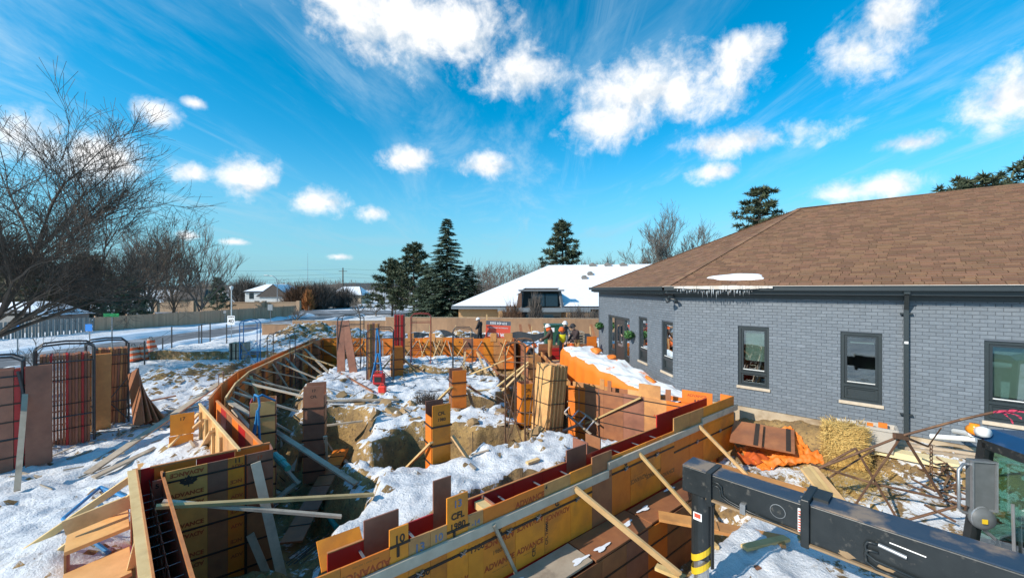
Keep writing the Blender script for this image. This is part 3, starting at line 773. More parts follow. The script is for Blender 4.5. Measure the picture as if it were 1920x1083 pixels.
# downspout
mb = MB(); c = BC+BT*4.95+BN*.07
mb.box(c+UP*1.38, (.085,.075,2.78), Matrix((BT,-BN,UP)).transposed())
mb.bar(c+UP*2.72, c+BN*.28+UP*3.06, .085, .075, BT); mb.box(c+BN*.3+UP*3.09, (.1,.1,.1), Matrix((BT,-BN,UP)).transposed())
ds = mb.build('downspout', M['trim2'], bld, bevel=.008)
for z in (.45, 2.62):
    m_ = MB(); m_.box(c+UP*z-BN*.02, (.2,.09,.03), Matrix((BT,-BN,UP)).transposed()); m_.build('bracket', M['trim'], ds)
m_ = MB(); m_.box(c+UP*2.0+BN*.04, (.06,.006,.05), Matrix((BT,-BN,UP)).transposed()); m_.build('sticker', M['sign_white'], ds)
# flood light at the bend
mb = MB(); c = BC+LN*.1+BN*.1+UP*2.86
mb.box(c+UP*.06, (.1,.1,.06)); mb.lathe(c+Vector((-.12,-.1,-.04)), [(.02,-.08),(.05,-.06),(.075,.06)], 12, Matrix.Rotation(rad(150),3,'X')@Matrix.Rotation(rad(20),3,'Y')); mb.lathe(c+Vector((.12,-.12,-.06)), [(.02,-.07),(.04,-.05),(.06,.05)], 12, Matrix.Rotation(rad(140),3,'X'))
mb.tube([c, c+Vector((-.1,-.1,-.02))], .015); mb.tube([c, c+Vector((.1,-.1,-.03))], .015)
mb.build('flood_light', M['trim'], bld)
# snow patch on the roof, ice and icicles on the gutter
ex = BT; ey = ((PK-K0)-BT*(PK-K0).dot(BT)).normalized(); nr = ex.cross(ey); nr = nr if nr.z > 0 else -nr
def patch(cx, cy, rx, ry, h, seed):
    mb = MB(); rows = []
    for i in range(9):
        r = i/8; row = []
        for k in range(40):
            t_ = 2*math.pi*k/40; wob = 1+.22*(float(vn(np.array(math.cos(t_)*1.7+seed), np.array(math.sin(t_)*1.7+seed)))-.5)*2
            x = cx+rx*r*wob*math.cos(t_); y = cy+ry*r*wob*math.sin(t_); hh = h*(1-r**3)+.012-(.03 if r == 1 else 0)
            row.append(K0+ex*x+ey*y+nr*hh)
        rows.append(row)
    for i in range(8):
        for k in range(40): mb.face([rows[i][k], rows[i][(k+1)%40], rows[i+1][(k+1)%40], rows[i+1][k]])
    return mb
solo(patch(1.72, .72, .72, .24, .06, 3), 'snow_patch', M['snow'], 'oval white snow patch lying on brown shingle roof above the eave', 'snow', smooth=True)
wet = mat('wet_shingle', (.05,.028,.018), rough=.3)
ib = MB()
for i in range(46):
    s0 = .35+i*.042+R.uniform(-.02,.02); w_ = math.sin(math.pi*min(1, max(0,(s0-.3)/2.2)))
    p = K0+BT*s0+BN*R.uniform(.05,.14); ib.tube([p-UP*.03, p-UP*(.09+.1*R.random()*w_), p-UP*(.12+.27*R.random()**2*w_)], [.018,.010,.001], 5)
ic = solo(ib, 'icicles', M['ice'], 'fringe of icicles hanging from the gutter below the roof snow patch', 'icicles', smooth=True, kind='stuff')
mb = MB()
for i in range(40):
    s0 = .3+i*.06; p = K0+BT*s0+BN*.075; h = .02+.045*math.sin(math.pi*i/40)+R.uniform(-.008,.008); mb.bar(p+UP*.02-UP*.03, p+BT*.075+UP*.02-UP*.03, .18+.04*math.sin(i), h*1.6)
solo(mb, 'gutter_ice', mat('dirty_ice', (.5,.42,.34), (.68,.64,.6), 3, rough=.3), 'ridge of dirty ice bulging over gutter above the icicles', 'ice', kind='stuff')
# wreath baskets beside the door
def basket(p, r, label):
    t_ = thing('hanging_basket', p, label, 'plant', 'leafy baskets on the wall')
    b_ = MB()
    for i in range(170):
        v = Vector((R.gauss(0,1), R.gauss(0,1), R.gauss(0,1))).normalized()*r*R.uniform(.6,1.05); v.z *= .75
        a = Vector((R.gauss(0,1), R.gauss(0,1), R.gauss(0,1))).normalized()*r*.3; c_ = v.cross(a).normalized()*r*.16
        q = Vector(p)+v; b_.face([q-a, q+c_, q+a, q-c_])
    b_.build('leaves', M['leaf'], t_); b_ = MB(); b_.lathe(Vector(p)-UP*r*.95, [(r*.4,0),(r*.75,r*.5)], 12); b_.build('pot', M['trim'], t_)
basket(BC+LT*3.15+LN*.2+UP*1.42, .2, 'leafy green wall basket between entrance door and narrow windows')
basket(BC+LT*6.95+LN*.2+UP*1.42, .2, 'leafy green wall basket between entrance door and building corner')
# ------------------------------------------------------------------ concrete formwork
_pm = {}
def panel_me(w, h, m, th=.022):
    k = (round(w, 3), round(h, 3), m, th)
    if k not in _pm:
        b_ = MB(); b_.box((0,0,0), (k[0]-.004, th, k[1])); _pm[k] = b_.mesh('panel', M[m])
    return _pm[k]
def panel(par, c, ex, nrm, w, h, m, tilt=0, th=.022, name='panel'):
    return link(name, panel_me(w, h, m, th), par, frame(c, ex, -nrm, UP))
def letter(par, s, size, p, ex, up, nrm, m='ink', bold=0, name='lettering'):
    return link(name, text_mesh(s, size, m, bold), par, frame(p, ex, up, nrm))
def advance(pn, c, ex, nrm, w, flip, h=.085, m='ink_red'):
    """flat print on a panel: the word and a faint line beneath it"""
    e = -ex if flip else ex; u = -UP if flip else UP
    letter(pn, 'ADVANCE', h*1.25, c+nrm*.0135, e, u, nrm, m, .004)
    letter(pn, 'PANEL  FORM  1  SIDE  HDO', h*.24, c+nrm*.0135-u*h*.95, e, u, nrm, 'ink_brown')
def cmark(pn, c, ex, nrm, r=.06):
    letter(pn, 'C', r*2.6, c+nrm*.0136, ex, UP, nrm, 'ink', .005, 'emblem'); letter(pn, 'E', r*1.25, c+nrm*.0136+ex*r*.25, ex, UP, nrm, 'ink', .003, 'emblem')
def strap_line(par, p, q, nrm, h=.028, m='strap'):
    b_ = MB(); b_.bar(p+nrm*.0135, q+nrm*.0135, .012, h); return b_.build('tie_strap', M[m], par)
def board(par, p, q, w=.14, h=.04, m='pine', up=(0,0,1), name='brace'):
    b_ = MB(); b_.bar(p, q, w, h, up); return b_.build(name, M[m], par)
def wallrun(par, p0, p1, nrm, top, bot, cols, wid=.6, straps=(.16, .55, .95, 1.35, 1.75), jit=.03, th=.022, skip=()):
    """one form face between two ground points"""
    p0 = Vector((p0[0], p0[1], 0)); p1 = Vector((p1[0], p1[1], 0)); ex = (p1-p0).normalized(); L = (p1-p0).length; n_ = max(1, round(L/wid)); w = L/n_
    out = []
    for i in range(n_):
        if i in skip: continue
        t_ = round((top+R.choice((-1,0,0,0,1))*jit)*50)/50; c = p0+ex*(w*(i+.5))+nrm*R.uniform(-.003,.003)+UP*((t_+bot)/2)
        out.append(panel(par, c, ex, nrm, w, t_-bot, cols[i % len(cols)], th=th))
    for s in straps:
        if top-s > bot: strap_line(par, p0+UP*(top-s), p1+UP*(top-s), nrm)
    return out, ex, w
# ---- front wall (nearest)
fw = thing('front_formwork', FA+UP*-1, 'long yellow and orange front form wall with white waler boards and stencilled print', 'formwork')
def fp(s, z, off=0): return FA+FE*s+FN*off+UP*z
ZF = -.86
SEG = [(-1.25,-.65,'orange',.2),(-.65,0,'yellow',.2),(0,.53,'orange',.2),(.53,.76,'yellow',.40),(.76,1.04,'tan',.2),(1.04,1.27,'tan',.2),(1.27,1.58,'yellow',.52),(1.58,1.82,'tan',.2),(1.82,2.37,'orange',.2),
 (2.37,2.93,'orange',.2),(2.93,3.5,'tan',.2),(3.5,4.02,'yellow',.21),(4.02,4.55,'brown',.32),(4.55,5.1,'yellow',.2),(5.1,5.6,'yellow',.2),(5.6,6.1,'orange',.2),(6.1,6.6,'yellow',.2),(6.6,7.25,'tan',.46),(7.25,7.85,'tan',.46),(7.85,8.6,'yellow',.46),(8.6,9.42,'yellow',.46)]
LOW = ['orange','yellow','yellow','yellow','yellow','yellow','yellow','yellow','yellow','yellow','yellow','yellow','brown','orange','yellow','yellow','orange','orange','orange','yellow','yellow']
prow = []
for i, (a, b_, c_, tp) in enumerate(SEG):
    mid = -.12 if a < 6.5 else .02
    o1 = panel(fw, fp((a+b_)/2, (tp+mid)/2+.002, R.uniform(-.003,.003)), FE, FN, b_-a, tp-mid-.004, c_)
    o2 = panel(fw, fp((a+b_)/2, (mid+ZF)/2, R.uniform(-.003,.003)), FE, FN, b_-a, mid-ZF-.004, LOW[i])
    prow.append((o1, o2, (a+b_)/2, b_-a, tp, mid))
def pr(i): return prow[i]
for i, flip, z in ((2, True, .06), (8, False, .06), (9, False, .06)): advance(pr(i)[0], fp(pr(i)[2], z), FE, FN, .5, flip, .095)
for i, flip, z in ((8, False, -.62), (9, False, -.62), (8, True, -.30), (9, True, -.28), (10, True, -.33), (11, True, -.4), (2, False, -.42), (14, True, -.42), (15, True, -.46), (16, False, -.6), (1, False, -.3), (1, True, -.6), (6, False, -.6)):
    advance(pr(i)[1], fp(pr(i)[2], z), FE, FN, .5, flip, .088, 'ink_red' if i < 12 else 'ink_brown')
letter(pr(3)[0], '10', .13, fp(.65, .26)+FN*.014, FE, UP, FN, 'ink', .004)
letter(pr(4)[0], '13', .14, fp(.9, .06)+FN*.014, FE, UP, FN, 'ink_blue', .003)
letter(pr(5)[0], '10', .13, fp(1.15, .08)+FN*.014, FE, UP, FN, 'ink_blue', .003)
letter(pr(6)[0], '13', .13, fp(1.425, .41)+FN*.014, FE, UP, FN, 'ink_blue', .003)
letter(pr(6)[0], 'CFL', .115, fp(1.425, .26)+FN*.014, FE, UP, FN, 'ink', .004)
letter(pr(6)[0], '1980', .115, fp(1.425, .13)+FN*.014, FE, UP, FN, 'ink', .003)
letter(pr(7)[0], '-14', .1, fp(1.7, .07)+FN*.014, FE, UP, FN, 'ink_blue', .002)
letter(pr(10)[0], '4', .09, fp(2.97, .14)+FN*.014, FE, UP, FN, 'ink', .002)
for i, s in ((4, .92), (7, 1.72)): letter(pr(i)[1], '1980', .115, fp(s, -.27)+FN*.014, FE, UP, FN, 'ink', .003)
letter(pr(9)[1], 'CFL', .09, fp(2.72, -.72)+FN*.014, UP, -FE, FN, 'ink', .002)
letter(pr(10)[1], 'CFL TIMMI', .075, fp(2.98, -.55)+FN*.014, UP, -FE, FN, 'ink', .002)
for i, s, z in ((8, 2.08, -.19), (10, 3.2, -.17), (11, 3.8, -.17), (13, 4.95, -.02), (14, 5.45, 0.0)): cmark(pr(i)[1 if z < -.12 else 0], fp(s, z), FE, FN, .055)
letter(pr(15)[0], 'CFL', .07, fp(5.85, .02)+FN*.014, FE, UP, FN, 'ink_brown', .001)
letter(pr(8)[1], '1980', .08, fp(2.05, -.45)+FN*.014, FE, UP, FN, 'ink_brown', .001)
# steel bars, corner brackets
for a, b_, z in ((-1.25, 4.02, -.245), (4.55, 6.6, -.115), (6.6, 9.42, -.25)):
    strap_line(fw, fp(a, z), fp(b_, z), FN, .034)
for a, b_, z in ((.53, .78, .20), (1.27, 1.6, .09)):
    strap_line(fw, fp(a, z), fp(b_, z), FN, .03); 
    b2 = MB(); b2.box(fp(a+.1, z-.07, .02), (.03, .015, .12), Matrix((FE,-FN,UP)).transposed()); b2.build('tie_pin', M['strap'], fw)
for s, z in ((.85,-.24),(1.45,-.24),(2.2,-.24),(2.75,-.24),(3.6,-.24),(4.9,-.11),(5.9,-.11),(7.5,-.24),(8.6,-.24)):
    b2 = MB(); b2.bar(fp(s, z-.03, .03), fp(s+.09, z+.03, .03), .012, .03, FN); b2.bar(fp(s, z+.03, .035), fp(s+.07, z-.02, .035), .012, .025, FN); b2.build('tie_wedge', M['galv'], fw)
# waler boards (white-grey 2x6)
for a, b_, z, zz_ in ((-.2, 4.42, -.055, 0), (4.42, 7.75, .075, 0), (7.75, 9.55, .17, 0)):
    b2 = MB(); b2.bar(fp(a, z, .035), fp(b_, z+.0, .035), .04, .135, UP); b2.build('waler', M['white_wood'], fw, bevel=.004)
# inner form: dark red face seen over the top, orange top edge
ISEG = [(-.05,.35,.2),(.35,.78,.42),(.78,1.25,.2),(1.25,1.52,.62),(1.52,2.0,.2),(2.0,2.6,.2),(2.6,3.2,.2),(3.2,3.75,.2),(3.75,4.25,.4),(4.25,4.65,.2),(4.65,5.3,.2),(5.3,5.9,.2),(5.9,6.5,.2),(6.5,7.1,.46),(7.1,7.9,.46),(7.9,8.7,.46)]
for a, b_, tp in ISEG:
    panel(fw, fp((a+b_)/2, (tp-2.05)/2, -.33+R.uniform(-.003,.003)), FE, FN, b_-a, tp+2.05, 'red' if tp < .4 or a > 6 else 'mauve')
for a, b_ in ((-.05,.35),(1.55,3.72),(4.7,6.48)):
    b2 = MB(); b2.bar(fp(a, .205, -.33), fp(b_, .205, -.33), .03, .012); b2.build('top_edge', M['edge'], fw)
for s in (.3,.9,1.6,2.3,3.0,3.6,4.4,5.0,5.6,6.2,7.4): 
    b2 = MB(); b2.bar(fp(s, .1, -.32), fp(s, .1, -.012), .03, .008); b2.build('spreader', M['galv'], fw)
b2 = MB(); b2.box(fp(1.95, .12, -.16), (.16, .25, .09), Matrix((FE,-FN,UP)).transposed()); b2.build('spacer_block', M['pine'], fw)
b2 = MB(); b2.box(fp(4.5, .1, -.17), (.12, .22, .1), Matrix((FE,-FN,UP)).transposed()); b2.build('spacer_block', M['pine'], fw)
# box-outs
panel(fw, fp(2.02, .02, -.17), FN, FE, .31, .36, 'mauve'); panel(fw, fp(4.3, .15, -.5), FN, FE, .36, .5, 'mauve'); panel(fw, fp(4.65, .18, -.5), FN, FE, .36, .44, 'brown')
panel(fw, fp(9.42, -.2, -.165), FN, FE, .31, 1.3, 'orange')
# end return panel
b2 = MB(); b2.box(fp(.18, .02, -.62), (.5, .03, .34), Matrix((FE,-FN,UP)).transposed()@Matrix.Rotation(rad(-48),3,'X')); b2.build('end_panel', M['yellow'], fw)
# braces outside
def gp(px, py, z): return at(px, py, z)
for s, z, px, py, gz_, m_ in ((1.95,-.02,985,1110,-1.3,'grey_wood'), (3.55,-.03,1275,1075,-1.0,'pine'), (5.3,.08,1312,975,-.95,'pine'), (7.55,.12,1405,893,-.85,'pine')):
    a = fp(s, z, .06); b2 = gp(px, py, gz_); w_ = .1 if s == 3.55 else .065
    board(fw, a, b2, w_, .04, m_, FE)
# ledge along the outside, lower footing form
for a, b_, w_ in ((1.8,3.4,.5),(3.45,4.9,.55),(4.95,7.0,.5)):
    b2 = MB(); b2.bar(fp(a, ZF-.02, .30), fp(b_, ZF-.02+R.uniform(-.02,.02), .30), w_, .03); b2.build('ledge_board', M['grey_wood' if a < 3 else 'brown'], fw)
wallrun(fw, fp(1.2,0,.56), fp(7.2,0,.56), FN, -.92, -2.05, ['brown','mauve','orange','brown'], .6, (.3,.7), .0)
for i in range(6):
    b2 = MB(); s = 2.3+i*.75+R.uniform(-.2,.2); w0 = R.uniform(.1,.5)
    q0 = fp(s, -.842, w0); b2.face([q0+(FE*math.cos(t)*.16+FN*math.sin(t)*.045)*(1+.4*math.sin(3*t+i)) for t in np.linspace(0,6.0,18)]); b2.build('snow_patch', M['snow'], fw)
# ---- right wall parallel to the house
rw = thing('right_formwork', (3.4,11.3,-1.2), 'sunlit orange form wall beside the grey house with plank brace', 'formwork')
R0 = Vector((1.75,12.55,0)); R1 = Vector((5.1,9.98,0)); rex = (R1-R0).normalized(); rn = Vector((rex.y,-rex.x,0)); rn = rn if rn.y < 0 else -rn
wallrun(rw, R0, R1, rn, .16, -1.6, ['orange','brown','brown','mauve','tan','orange','orange'], .6, (.1,.5,.95,1.4), .02)
ob, _, _ = wallrun(rw, R0-rn*.33, R1-rn*.33, rn, .2, -1.2, ['tan','tan','brown','pale','tan','orange','orange'], .6, (), .02)
for s, w_, h_, m_ in ((1.15,.14,.32,'tan'),(1.38,.12,.30,'brown'),(2.55,.6,.36,'tan'),(3.05,.14,.3,'brown')):
    panel(rw, R0+rex*s-rn*.02+UP*(.16+h_/2-.1), rex, rn, w_, h_+.2, m_)
pn = panel(rw, R0+rex*3.7-rn*.31+UP*.28, rex, rn, .75, .34, 'orange')
letter(pn, 'ADVANCE', .1, R0+rex*3.7-rn*.31+UP*.33+rn*.014, rex, UP, rn, 'ink_red', .003); letter(pn, '4 CFL', .1, R0+rex*3.75-rn*.31+UP*.2+rn*.014, rex, UP, rn, 'ink', .003)
panel(rw, R1+rn*.0+UP*-.4-rn*.18, rn, rex, .36, 1.4, 'brown')
for s in (.4, 1.05): strap_line(rw, R0+rex*s+UP*.14, R0+rex*s+UP*-1.5, rn, .012, 'galv')
board(rw, R0+rex*2.35+rn*.05+UP*.16, at(1098,792,-.95), .15, .04, 'pine', rex)
board(rw, at(1096,790,-.95), at(1050,808,-1.0), .1, .04, 'grey_wood')
letter(ob[0], 'ADVANCE', .1, R0+rex*2.9+UP*-.3+rn*.014, rex, UP, rn, 'ink_red', .002)
# right wall, part going back
rb = thing('rear_right_formwork', (1.45,16,-1), 'brown form wall running back behind the plywood bundle', 'formwork')
wallrun(rb, (1.55,12.9), (1.05,19.3), Vector((-1,-.08,0)).normalized(), .15, -1.5, ['brown','orange','mauve','brown','tan'], .6, (.2,.7,1.2), .03)
wallrun(rb, (1.88,12.9), (1.38,19.3), Vector((1,.08,0)).normalized(), .15, -1.2, ['tan','brown'], .6, (.3,.8), .03)
# low brown wall the crew work at
cw = thing('crew_formwork', (2.7,19.6,-1), 'low reddish brown form wall beside workers and house corner', 'formwork')
wallrun(cw, (1.3,19.4), (4.3,19.75), Vector((.11,-.99,0)), .28, -1.2, ['brown','red','brown','mauve'], .6, (.12,.4,.8), .02)
wallrun(cw, (1.3,19.75), (4.3,20.1), Vector((.11,-.99,0)), .40, -1.2, ['brown','mauve','orange','brown'], .6, (.2,), .03)
for px, y0 in ((1085, 680), (1110, 678), (1098, 690)): board(cw, atd(px, 652, 19.3), atd(px-14, y0, 18.4), .05, .04, 'mauve')
panel(cw, Vector((3.95,19.8,.55)), Vector((1,.1,0)).normalized(), Vector((.1,-1,0)).normalized(), .5, .5, 'orange'); 
# ---- back wall
bw = thing('back_formwork', (-5.6,24,-1), 'long sunlit orange back form wall with diagonal pine braces', 'formwork')
bo, bex, bwid = wallrun(bw, (-11.3,23.8), (.1,23.8), Vector((0,-1,0)), .2, -1.6, ['orange','yellow','tan','orange','yellow','mauve','orange','yellow','tan'], .6, (.45,.95,1.4), .03)
wallrun(bw, (-11.3,24.1), (.1,24.1), Vector((0,-1,0)), .2, -1.3, ['yellow','orange','tan'], .6, (), .03)
for px in (770, 810, 925, 953): panel(bw, atd(px, 0, 23.75)*0+Vector(((px-960)/F*23.75, 23.77, .28)), Vector((1,0,0)), Vector((0,-1,0)), .36 if px != 953 else .5, .5, 'tan')
for px, dx in ((803,-14),(825,-13),(836,-12),(948,-13),(958,-12),(785,12)):
    p = Vector(((px-960)/F*23.6, 23.7, .1)); q = Vector(((px+dx-960)/F*22.6, 22.3, -.85)); board(bw, p, q, .11, .04, 'pine', (1,0,0))
for k in range(11):
    x = -10.4+k*.95+R.uniform(-.2,.2); board(bw, Vector((x, 23.72, .05)), Vector((x+R.choice((-.5,.5)), 22.5+R.uniform(-.3,.3), -.8)), .09, .04, R.choice(('pine','brown','grey_wood')), (1,0,0))
for i in range(8):
    x = -10.6+i*1.25; p = Vector((x, 23.74, .0)); link('tie_hole', text_mesh('●', .12, 'ink'), bw, frame(p+Vector((0,-.01,0)), Vector((1,0,0)), UP, Vector((0,-1,0))))
panel(bw, Vector((.12,22.9,-.6)), Vector((0,1,0)), Vector((-1,0,0)), 1.7, 1.7, 'brown')
# corner between back wall and the right wall
wallrun(bw, (.1,24.0), (1.1,19.6), Vector((-.97,-.22,0)), .2, -1.5, ['mauve','brown','orange'], .6, (.4,.9), .03)
# ---- curved left wall
lw = thing('curved_formwork', (-10,16,-1), 'curved brown left form wall held by long grey braces', 'formwork')
LP = [(-11.3,23.75),(-10.8,21.2),(-10.3,18.6),(-9.85,16.5),(-9.35,14.2),(-8.6,12.4),(-7.72,10.75)]
for i in range(len(LP)-1):
    a = Vector((*LP[i],0)); b_ = Vector((*LP[i+1],0)); d = (b_-a).normalized(); n_ = Vector((-d.y, d.x, 0)); n_ = n_ if n_.x > 0 else -n_
    wallrun(lw, a, b_, n_, .2, -1.95, (['orange','tan','mauve'] if i < 1 else ['orange','tan','mauve','tan'] if i < 3 else ['tan','orange','tan','brown']), .62, (.22,.55,.9,1.25,1.6), .02)
    wallrun(lw, a-n_*.34, b_-n_*.34, n_, .22, -1.1, ['orange','orange','tan'], .62, (), .02)
    b2 = MB(); b2.bar(a-n_*.34+UP*.235, b_-n_*.34+UP*.235, .05, .03); b2.build('top_plate', M['edge'], lw)
    b2 = MB(); b2.bar(a+n_*.02+UP*.225, b_+n_*.02+UP*.225, .04, .03); b2.build('top_plate', M['pine'], lw)
    b2 = MB(); b2.bar(a+n_*.06+UP*.12, a+n_*.06+UP*-1.95, .1, .12, d); b2.build('stud', M['brown'], lw)
    if 0 < i < 4: b2 = MB(); b2.bar(a.lerp(b_,.5)+n_*.06+UP*.12, a.lerp(b_,.5)+n_*.06+UP*-1.95, .1, .1, d); b2.build('stud', M['mauve'], lw)
def lwp(t_):
    i = min(int(t_), len(LP)-2); f = t_-i; return Vector((LP[i][0]*(1-f)+LP[i+1][0]*f+.06, LP[i][1]*(1-f)+LP[i+1][1]*f, .1))
for t_, px, py, z, m_ in ((.15,566,668,-.75,'mauve'),(.3,604,662,-.7,'tan'),(1.3,625,705,-.72,'grey_wood'),(1.9,606,700,-.72,'grey_wood'),(2.4,577,712,-.8,'grey_wood'),(3.1,545,733,-1.1,'grey_wood'),(3.6,590,712,-.75,'grey_wood'),(3.9,556,742,-1.2,'grey_wood'),
                          (4.3,598,740,-.75,'grey_wood'),(4.6,650,760,-.72,'white_wood'),(5.0,575,800,-1.75,'grey_wood'),(5.35,655,798,-1.4,'white_wood'),(5.7,610,845,-1.9,'grey_wood')):
    board(lw, lwp(t_), at(px, py, z), .11, .045, m_)
board(lw, lwp(5.9), at(668,905,-1.15), .14, .045, 'grey_wood'); board(lw, lwp(5.95)+Vector((.15,0,-.2)), at(560,905,-1.9), .1, .045, 'white_wood')
for k in range(4):
    t0_ = .7+k*1.1; p = lwp(t0_); q = p+Vector((1.5+R.uniform(-.2,.5), R.uniform(-1.3,.2), 0)); q.z = gzs(q.x, q.y)+.05
    board(lw, p, q, .09, .04, R.choice(('grey_wood','white_wood','pine','grey_wood')))
for k in range(2): panel(lw, lwp(5.0)+Vector((-.55-.12*k,.35*k,.18)), Vector((.6,-.8,0)), Vector((-.8,-.6,0)), .14, .5, 'mauve')
# ---- left return walls
jw = thing('jog_formwork', (-6.2,9,-1), 'open orange-edged form wall jogging left of the pit with bare plywood back', 'formwork')
J0 = Vector((-7.75,10.5,0)); J1 = Vector((-4.72,7.55,0)); jd = (J1-J0).normalized(); jn = Vector((-jd.y, jd.x, 0)); jn = jn if jn.x > 0 else -jn
wallrun(jw, J0, J1, jn, .2, -2.1, ['orange','red','brown'], .6, (.3,.7,1.1,1.5), .0)
wallrun(jw, J0-jn*.36, J1-jn*.36-jd*.3, jn, .2, -1.0, ['pale','pale','tan'], .6, (), .0)
for o_, m_ in ((0,'edge'),(-.36,'pine')):
    b2 = MB(); b2.bar(J0+jn*o_+UP*.215, J1+jn*o_+UP*.215, .05, .035); b2.build('top_plate', M[m_], jw)
for s in (.4,1.2,2.0,2.8): 
    b2 = MB(); b2.bar(J0+jd*s-jn*.4+UP*.1, J0+jd*s-jn*.4+UP*-.95, .05, .09, jd); b2.build('stud', M['pine'], jw)
pn = panel(jw, J0-jn*.75+jd*.45+UP*-.1, Vector((.8,.6,0)).normalized(), Vector((.6,-.8,0)).normalized(), .46, .5, 'yellow'); letter(pn, '17', .11, J0-jn*.75+jd*.45+UP*.02+Vector((.6,-.8,0)).normalized()*.014, Vector((.8,.6,0)).normalized(), UP, Vector((.6,-.8,0)).normalized(), 'ink', .002)
panel(jw, J0-jn*.77+jd*.45+UP*-.62, Vector((.8,.6,0)).normalized(), Vector((.6,-.8,0)).normalized(), .46, .5, 'yellow')
for s, px, py in ((1.0,330,830),(2.1,372,850),(.3,285,870)): board(jw, J0+jd*s-jn*.42+UP*.05, at(px, py, -.9), .12, .04, 'pine')
for i in range(3):
    b2 = MB(); p = J0-jn*1.0+jd*(.9+.75*i); b2.box(p+UP*(-.8+.02*i), (.7,1.1,.03), Matrix((jd,jn,UP)).transposed()); b2.build('shelf_board', M['pale'], jw)
# L1: printed panel face
aw = thing('printed_formwork', (-5.2,6.95,-1), 'yellow form wall with red stencilled print and maple leaf beside the dark pit', 'formwork')
A0 = Vector((-5.72,6.36,0)); A1 = Vector((-4.42,7.38,0)); ae = (A1-A0).normalized(); an = Vector((ae.y,-ae.x,0)); AL = (A1-A0).length
def ap(s, z, off=0): return A0+ae*s+an*off+UP*z
AS = [(.0,.12,'mauve'),(.16,.70,'ochre'),(.70,.98,'mauve'),(.98,1.22,'yellow'),(1.26,AL,'mauve')]
for a, b_, c_ in AS:
    zt = .2 if a != 0 else .1
    for k, (z0, z1) in enumerate(((zt,-.32),(-.325,-.84),(-.845,-1.36),(-1.365,-2.3))):
        mm = c_ if c_ != 'mauve' or k == 0 else 'brown'
        if c_ == 'ochre': mm = 'ochre'
        if c_ == 'yellow' and k > 0: mm = 'yellow' if k == 1 else 'orange'
        pn = panel(aw, ap((a+b_)/2, (z0+z1)/2), ae, an, b_-a, z0-z1-.006, mm)
        if c_ == 'ochre':
            advance(pn, ap(.43, z0-.085), ae, an, .5, True, .075)
            advance(pn, ap(.43, z1+.09), ae, an, .5, False, .075)
            if k == 0:
                lp = [(0,.5),(.1,.3),(.2,.36),(.16,.05),(.3,.2),(.34,.12),(.5,.14),(.44,0),(.5,-.06),(.24,-.26),(.28,-.34),(.03,-.31),(.03,-.5)]
                lp = lp+[(-x, y) for x, y in reversed(lp[1:])]; m2 = MB(); m2.face([ap(.45, -.02)+an*.0138+ae*(x*.24)+UP*(y*.2) for x, y in lp]); m2.build('emblem', M['ink'], pn)
        if c_ == 'yellow':
            letter(pn, 'ADV', .085, ap(1.11, z0-.16)+an*.014, ae, UP, an, 'ink_red', .003); letter(pn, 'NCE', .085, ap(1.1, z1+.1)+an*.014, -ae, -UP, an, 'ink_red', .003)
            if k == 0: letter(pn, '11', .1, ap(1.12, .13)+an*.014, ae, UP, an, 'ink', .003)
        if a == 0 and k == 0: letter(pn, '5', .1, ap(.06, .0)+an*.014, ae, UP, an, 'ink', .003)
        if a > 1.2 and k == 0: letter(pn, '17', .09, ap(1.45, .1)+an*.014, ae, UP, an, 'ink_red', .002)
for z in (.02,-.32,-.84,-1.36,-1.8): strap_line(aw, ap(.16, z), ap(AL, z+.0), an, .03)
for s in (.14, 1.24): 
    b2 = MB(); b2.bar(ap(s, .2, .012), ap(s, -2.3, .012), .03, .03, ae); b2.build('stud', M['strap'], aw)
wallrun(aw, ap(0,0,-.34), ap(AL,0,-.34), an, .2, -1.0, ['orange','red'], .6, (), 0)
b2 = MB(); b2.bar(ap(-.05,.21,-.34), ap(AL,.21,-.34), .05, .03); b2.build('top_plate', M['edge'], aw)
for off in (.04,): 
    panel(aw, ap(AL, -1.0, -.17), an, ae, .36, 2.4, 'mauve')
board(aw, ap(1.38,.06,.1), ap(1.75,-2.0,.55), .15, .04, 'white_wood', an)
board(aw, ap(1.3,-1.2,.08), ap(1.6,-2.1,.3), .12, .04, 'grey_wood', an)
# W1: wall running toward the camera, dark slot with rebar
vw = thing('slot_formwork', (-5,5.6,-1), 'narrow form wall slot with rebar inside running toward the camera', 'formwork')
V0 = Vector((-6.1,6.5,0)); vd = Vector((.71,-.704,0)).normalized(); vn_ = Vector((.704,.71,0)).normalized()
for s in np.arange(0, 4.2, .6):
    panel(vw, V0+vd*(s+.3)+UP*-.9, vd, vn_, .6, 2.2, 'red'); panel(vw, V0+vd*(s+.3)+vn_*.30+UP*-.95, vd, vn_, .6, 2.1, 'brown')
    b2 = MB(); b2.bar(V0+vd*(s+.05)-vn_*.05+UP*.1, V0+vd*(s+.05)-vn_*.05+UP*-1.1, .05, .09, vd); b2.build('stud', M['pine'], vw)
b2 = MB(); b2.bar(V0+UP*.215-vn_*.06, V0+vd*4.3+UP*.215-vn_*.06, .1, .03); b2.build('top_plate', M['pine'], vw)
b2 = MB(); b2.bar(V0+UP*.215, V0+vd*4.3+UP*.215, .022, .04); b2.build('top_edge', M['edge'], vw)
b2 = MB(); b2.bar(V0+vn_*.30+vd*.1+UP*.115, V0+vd*4.3+vn_*.30+UP*.115, .035, .04); b2.build('top_edge', M['edge'], vw)
for z in (.0,-.3,-.6,-.9): b2 = MB(); b2.tube([V0+vn_*.15+UP*z, V0+vd*4.2+vn_*.15+UP*z], .007, 5); b2.build('rebar', M['rust'], vw)
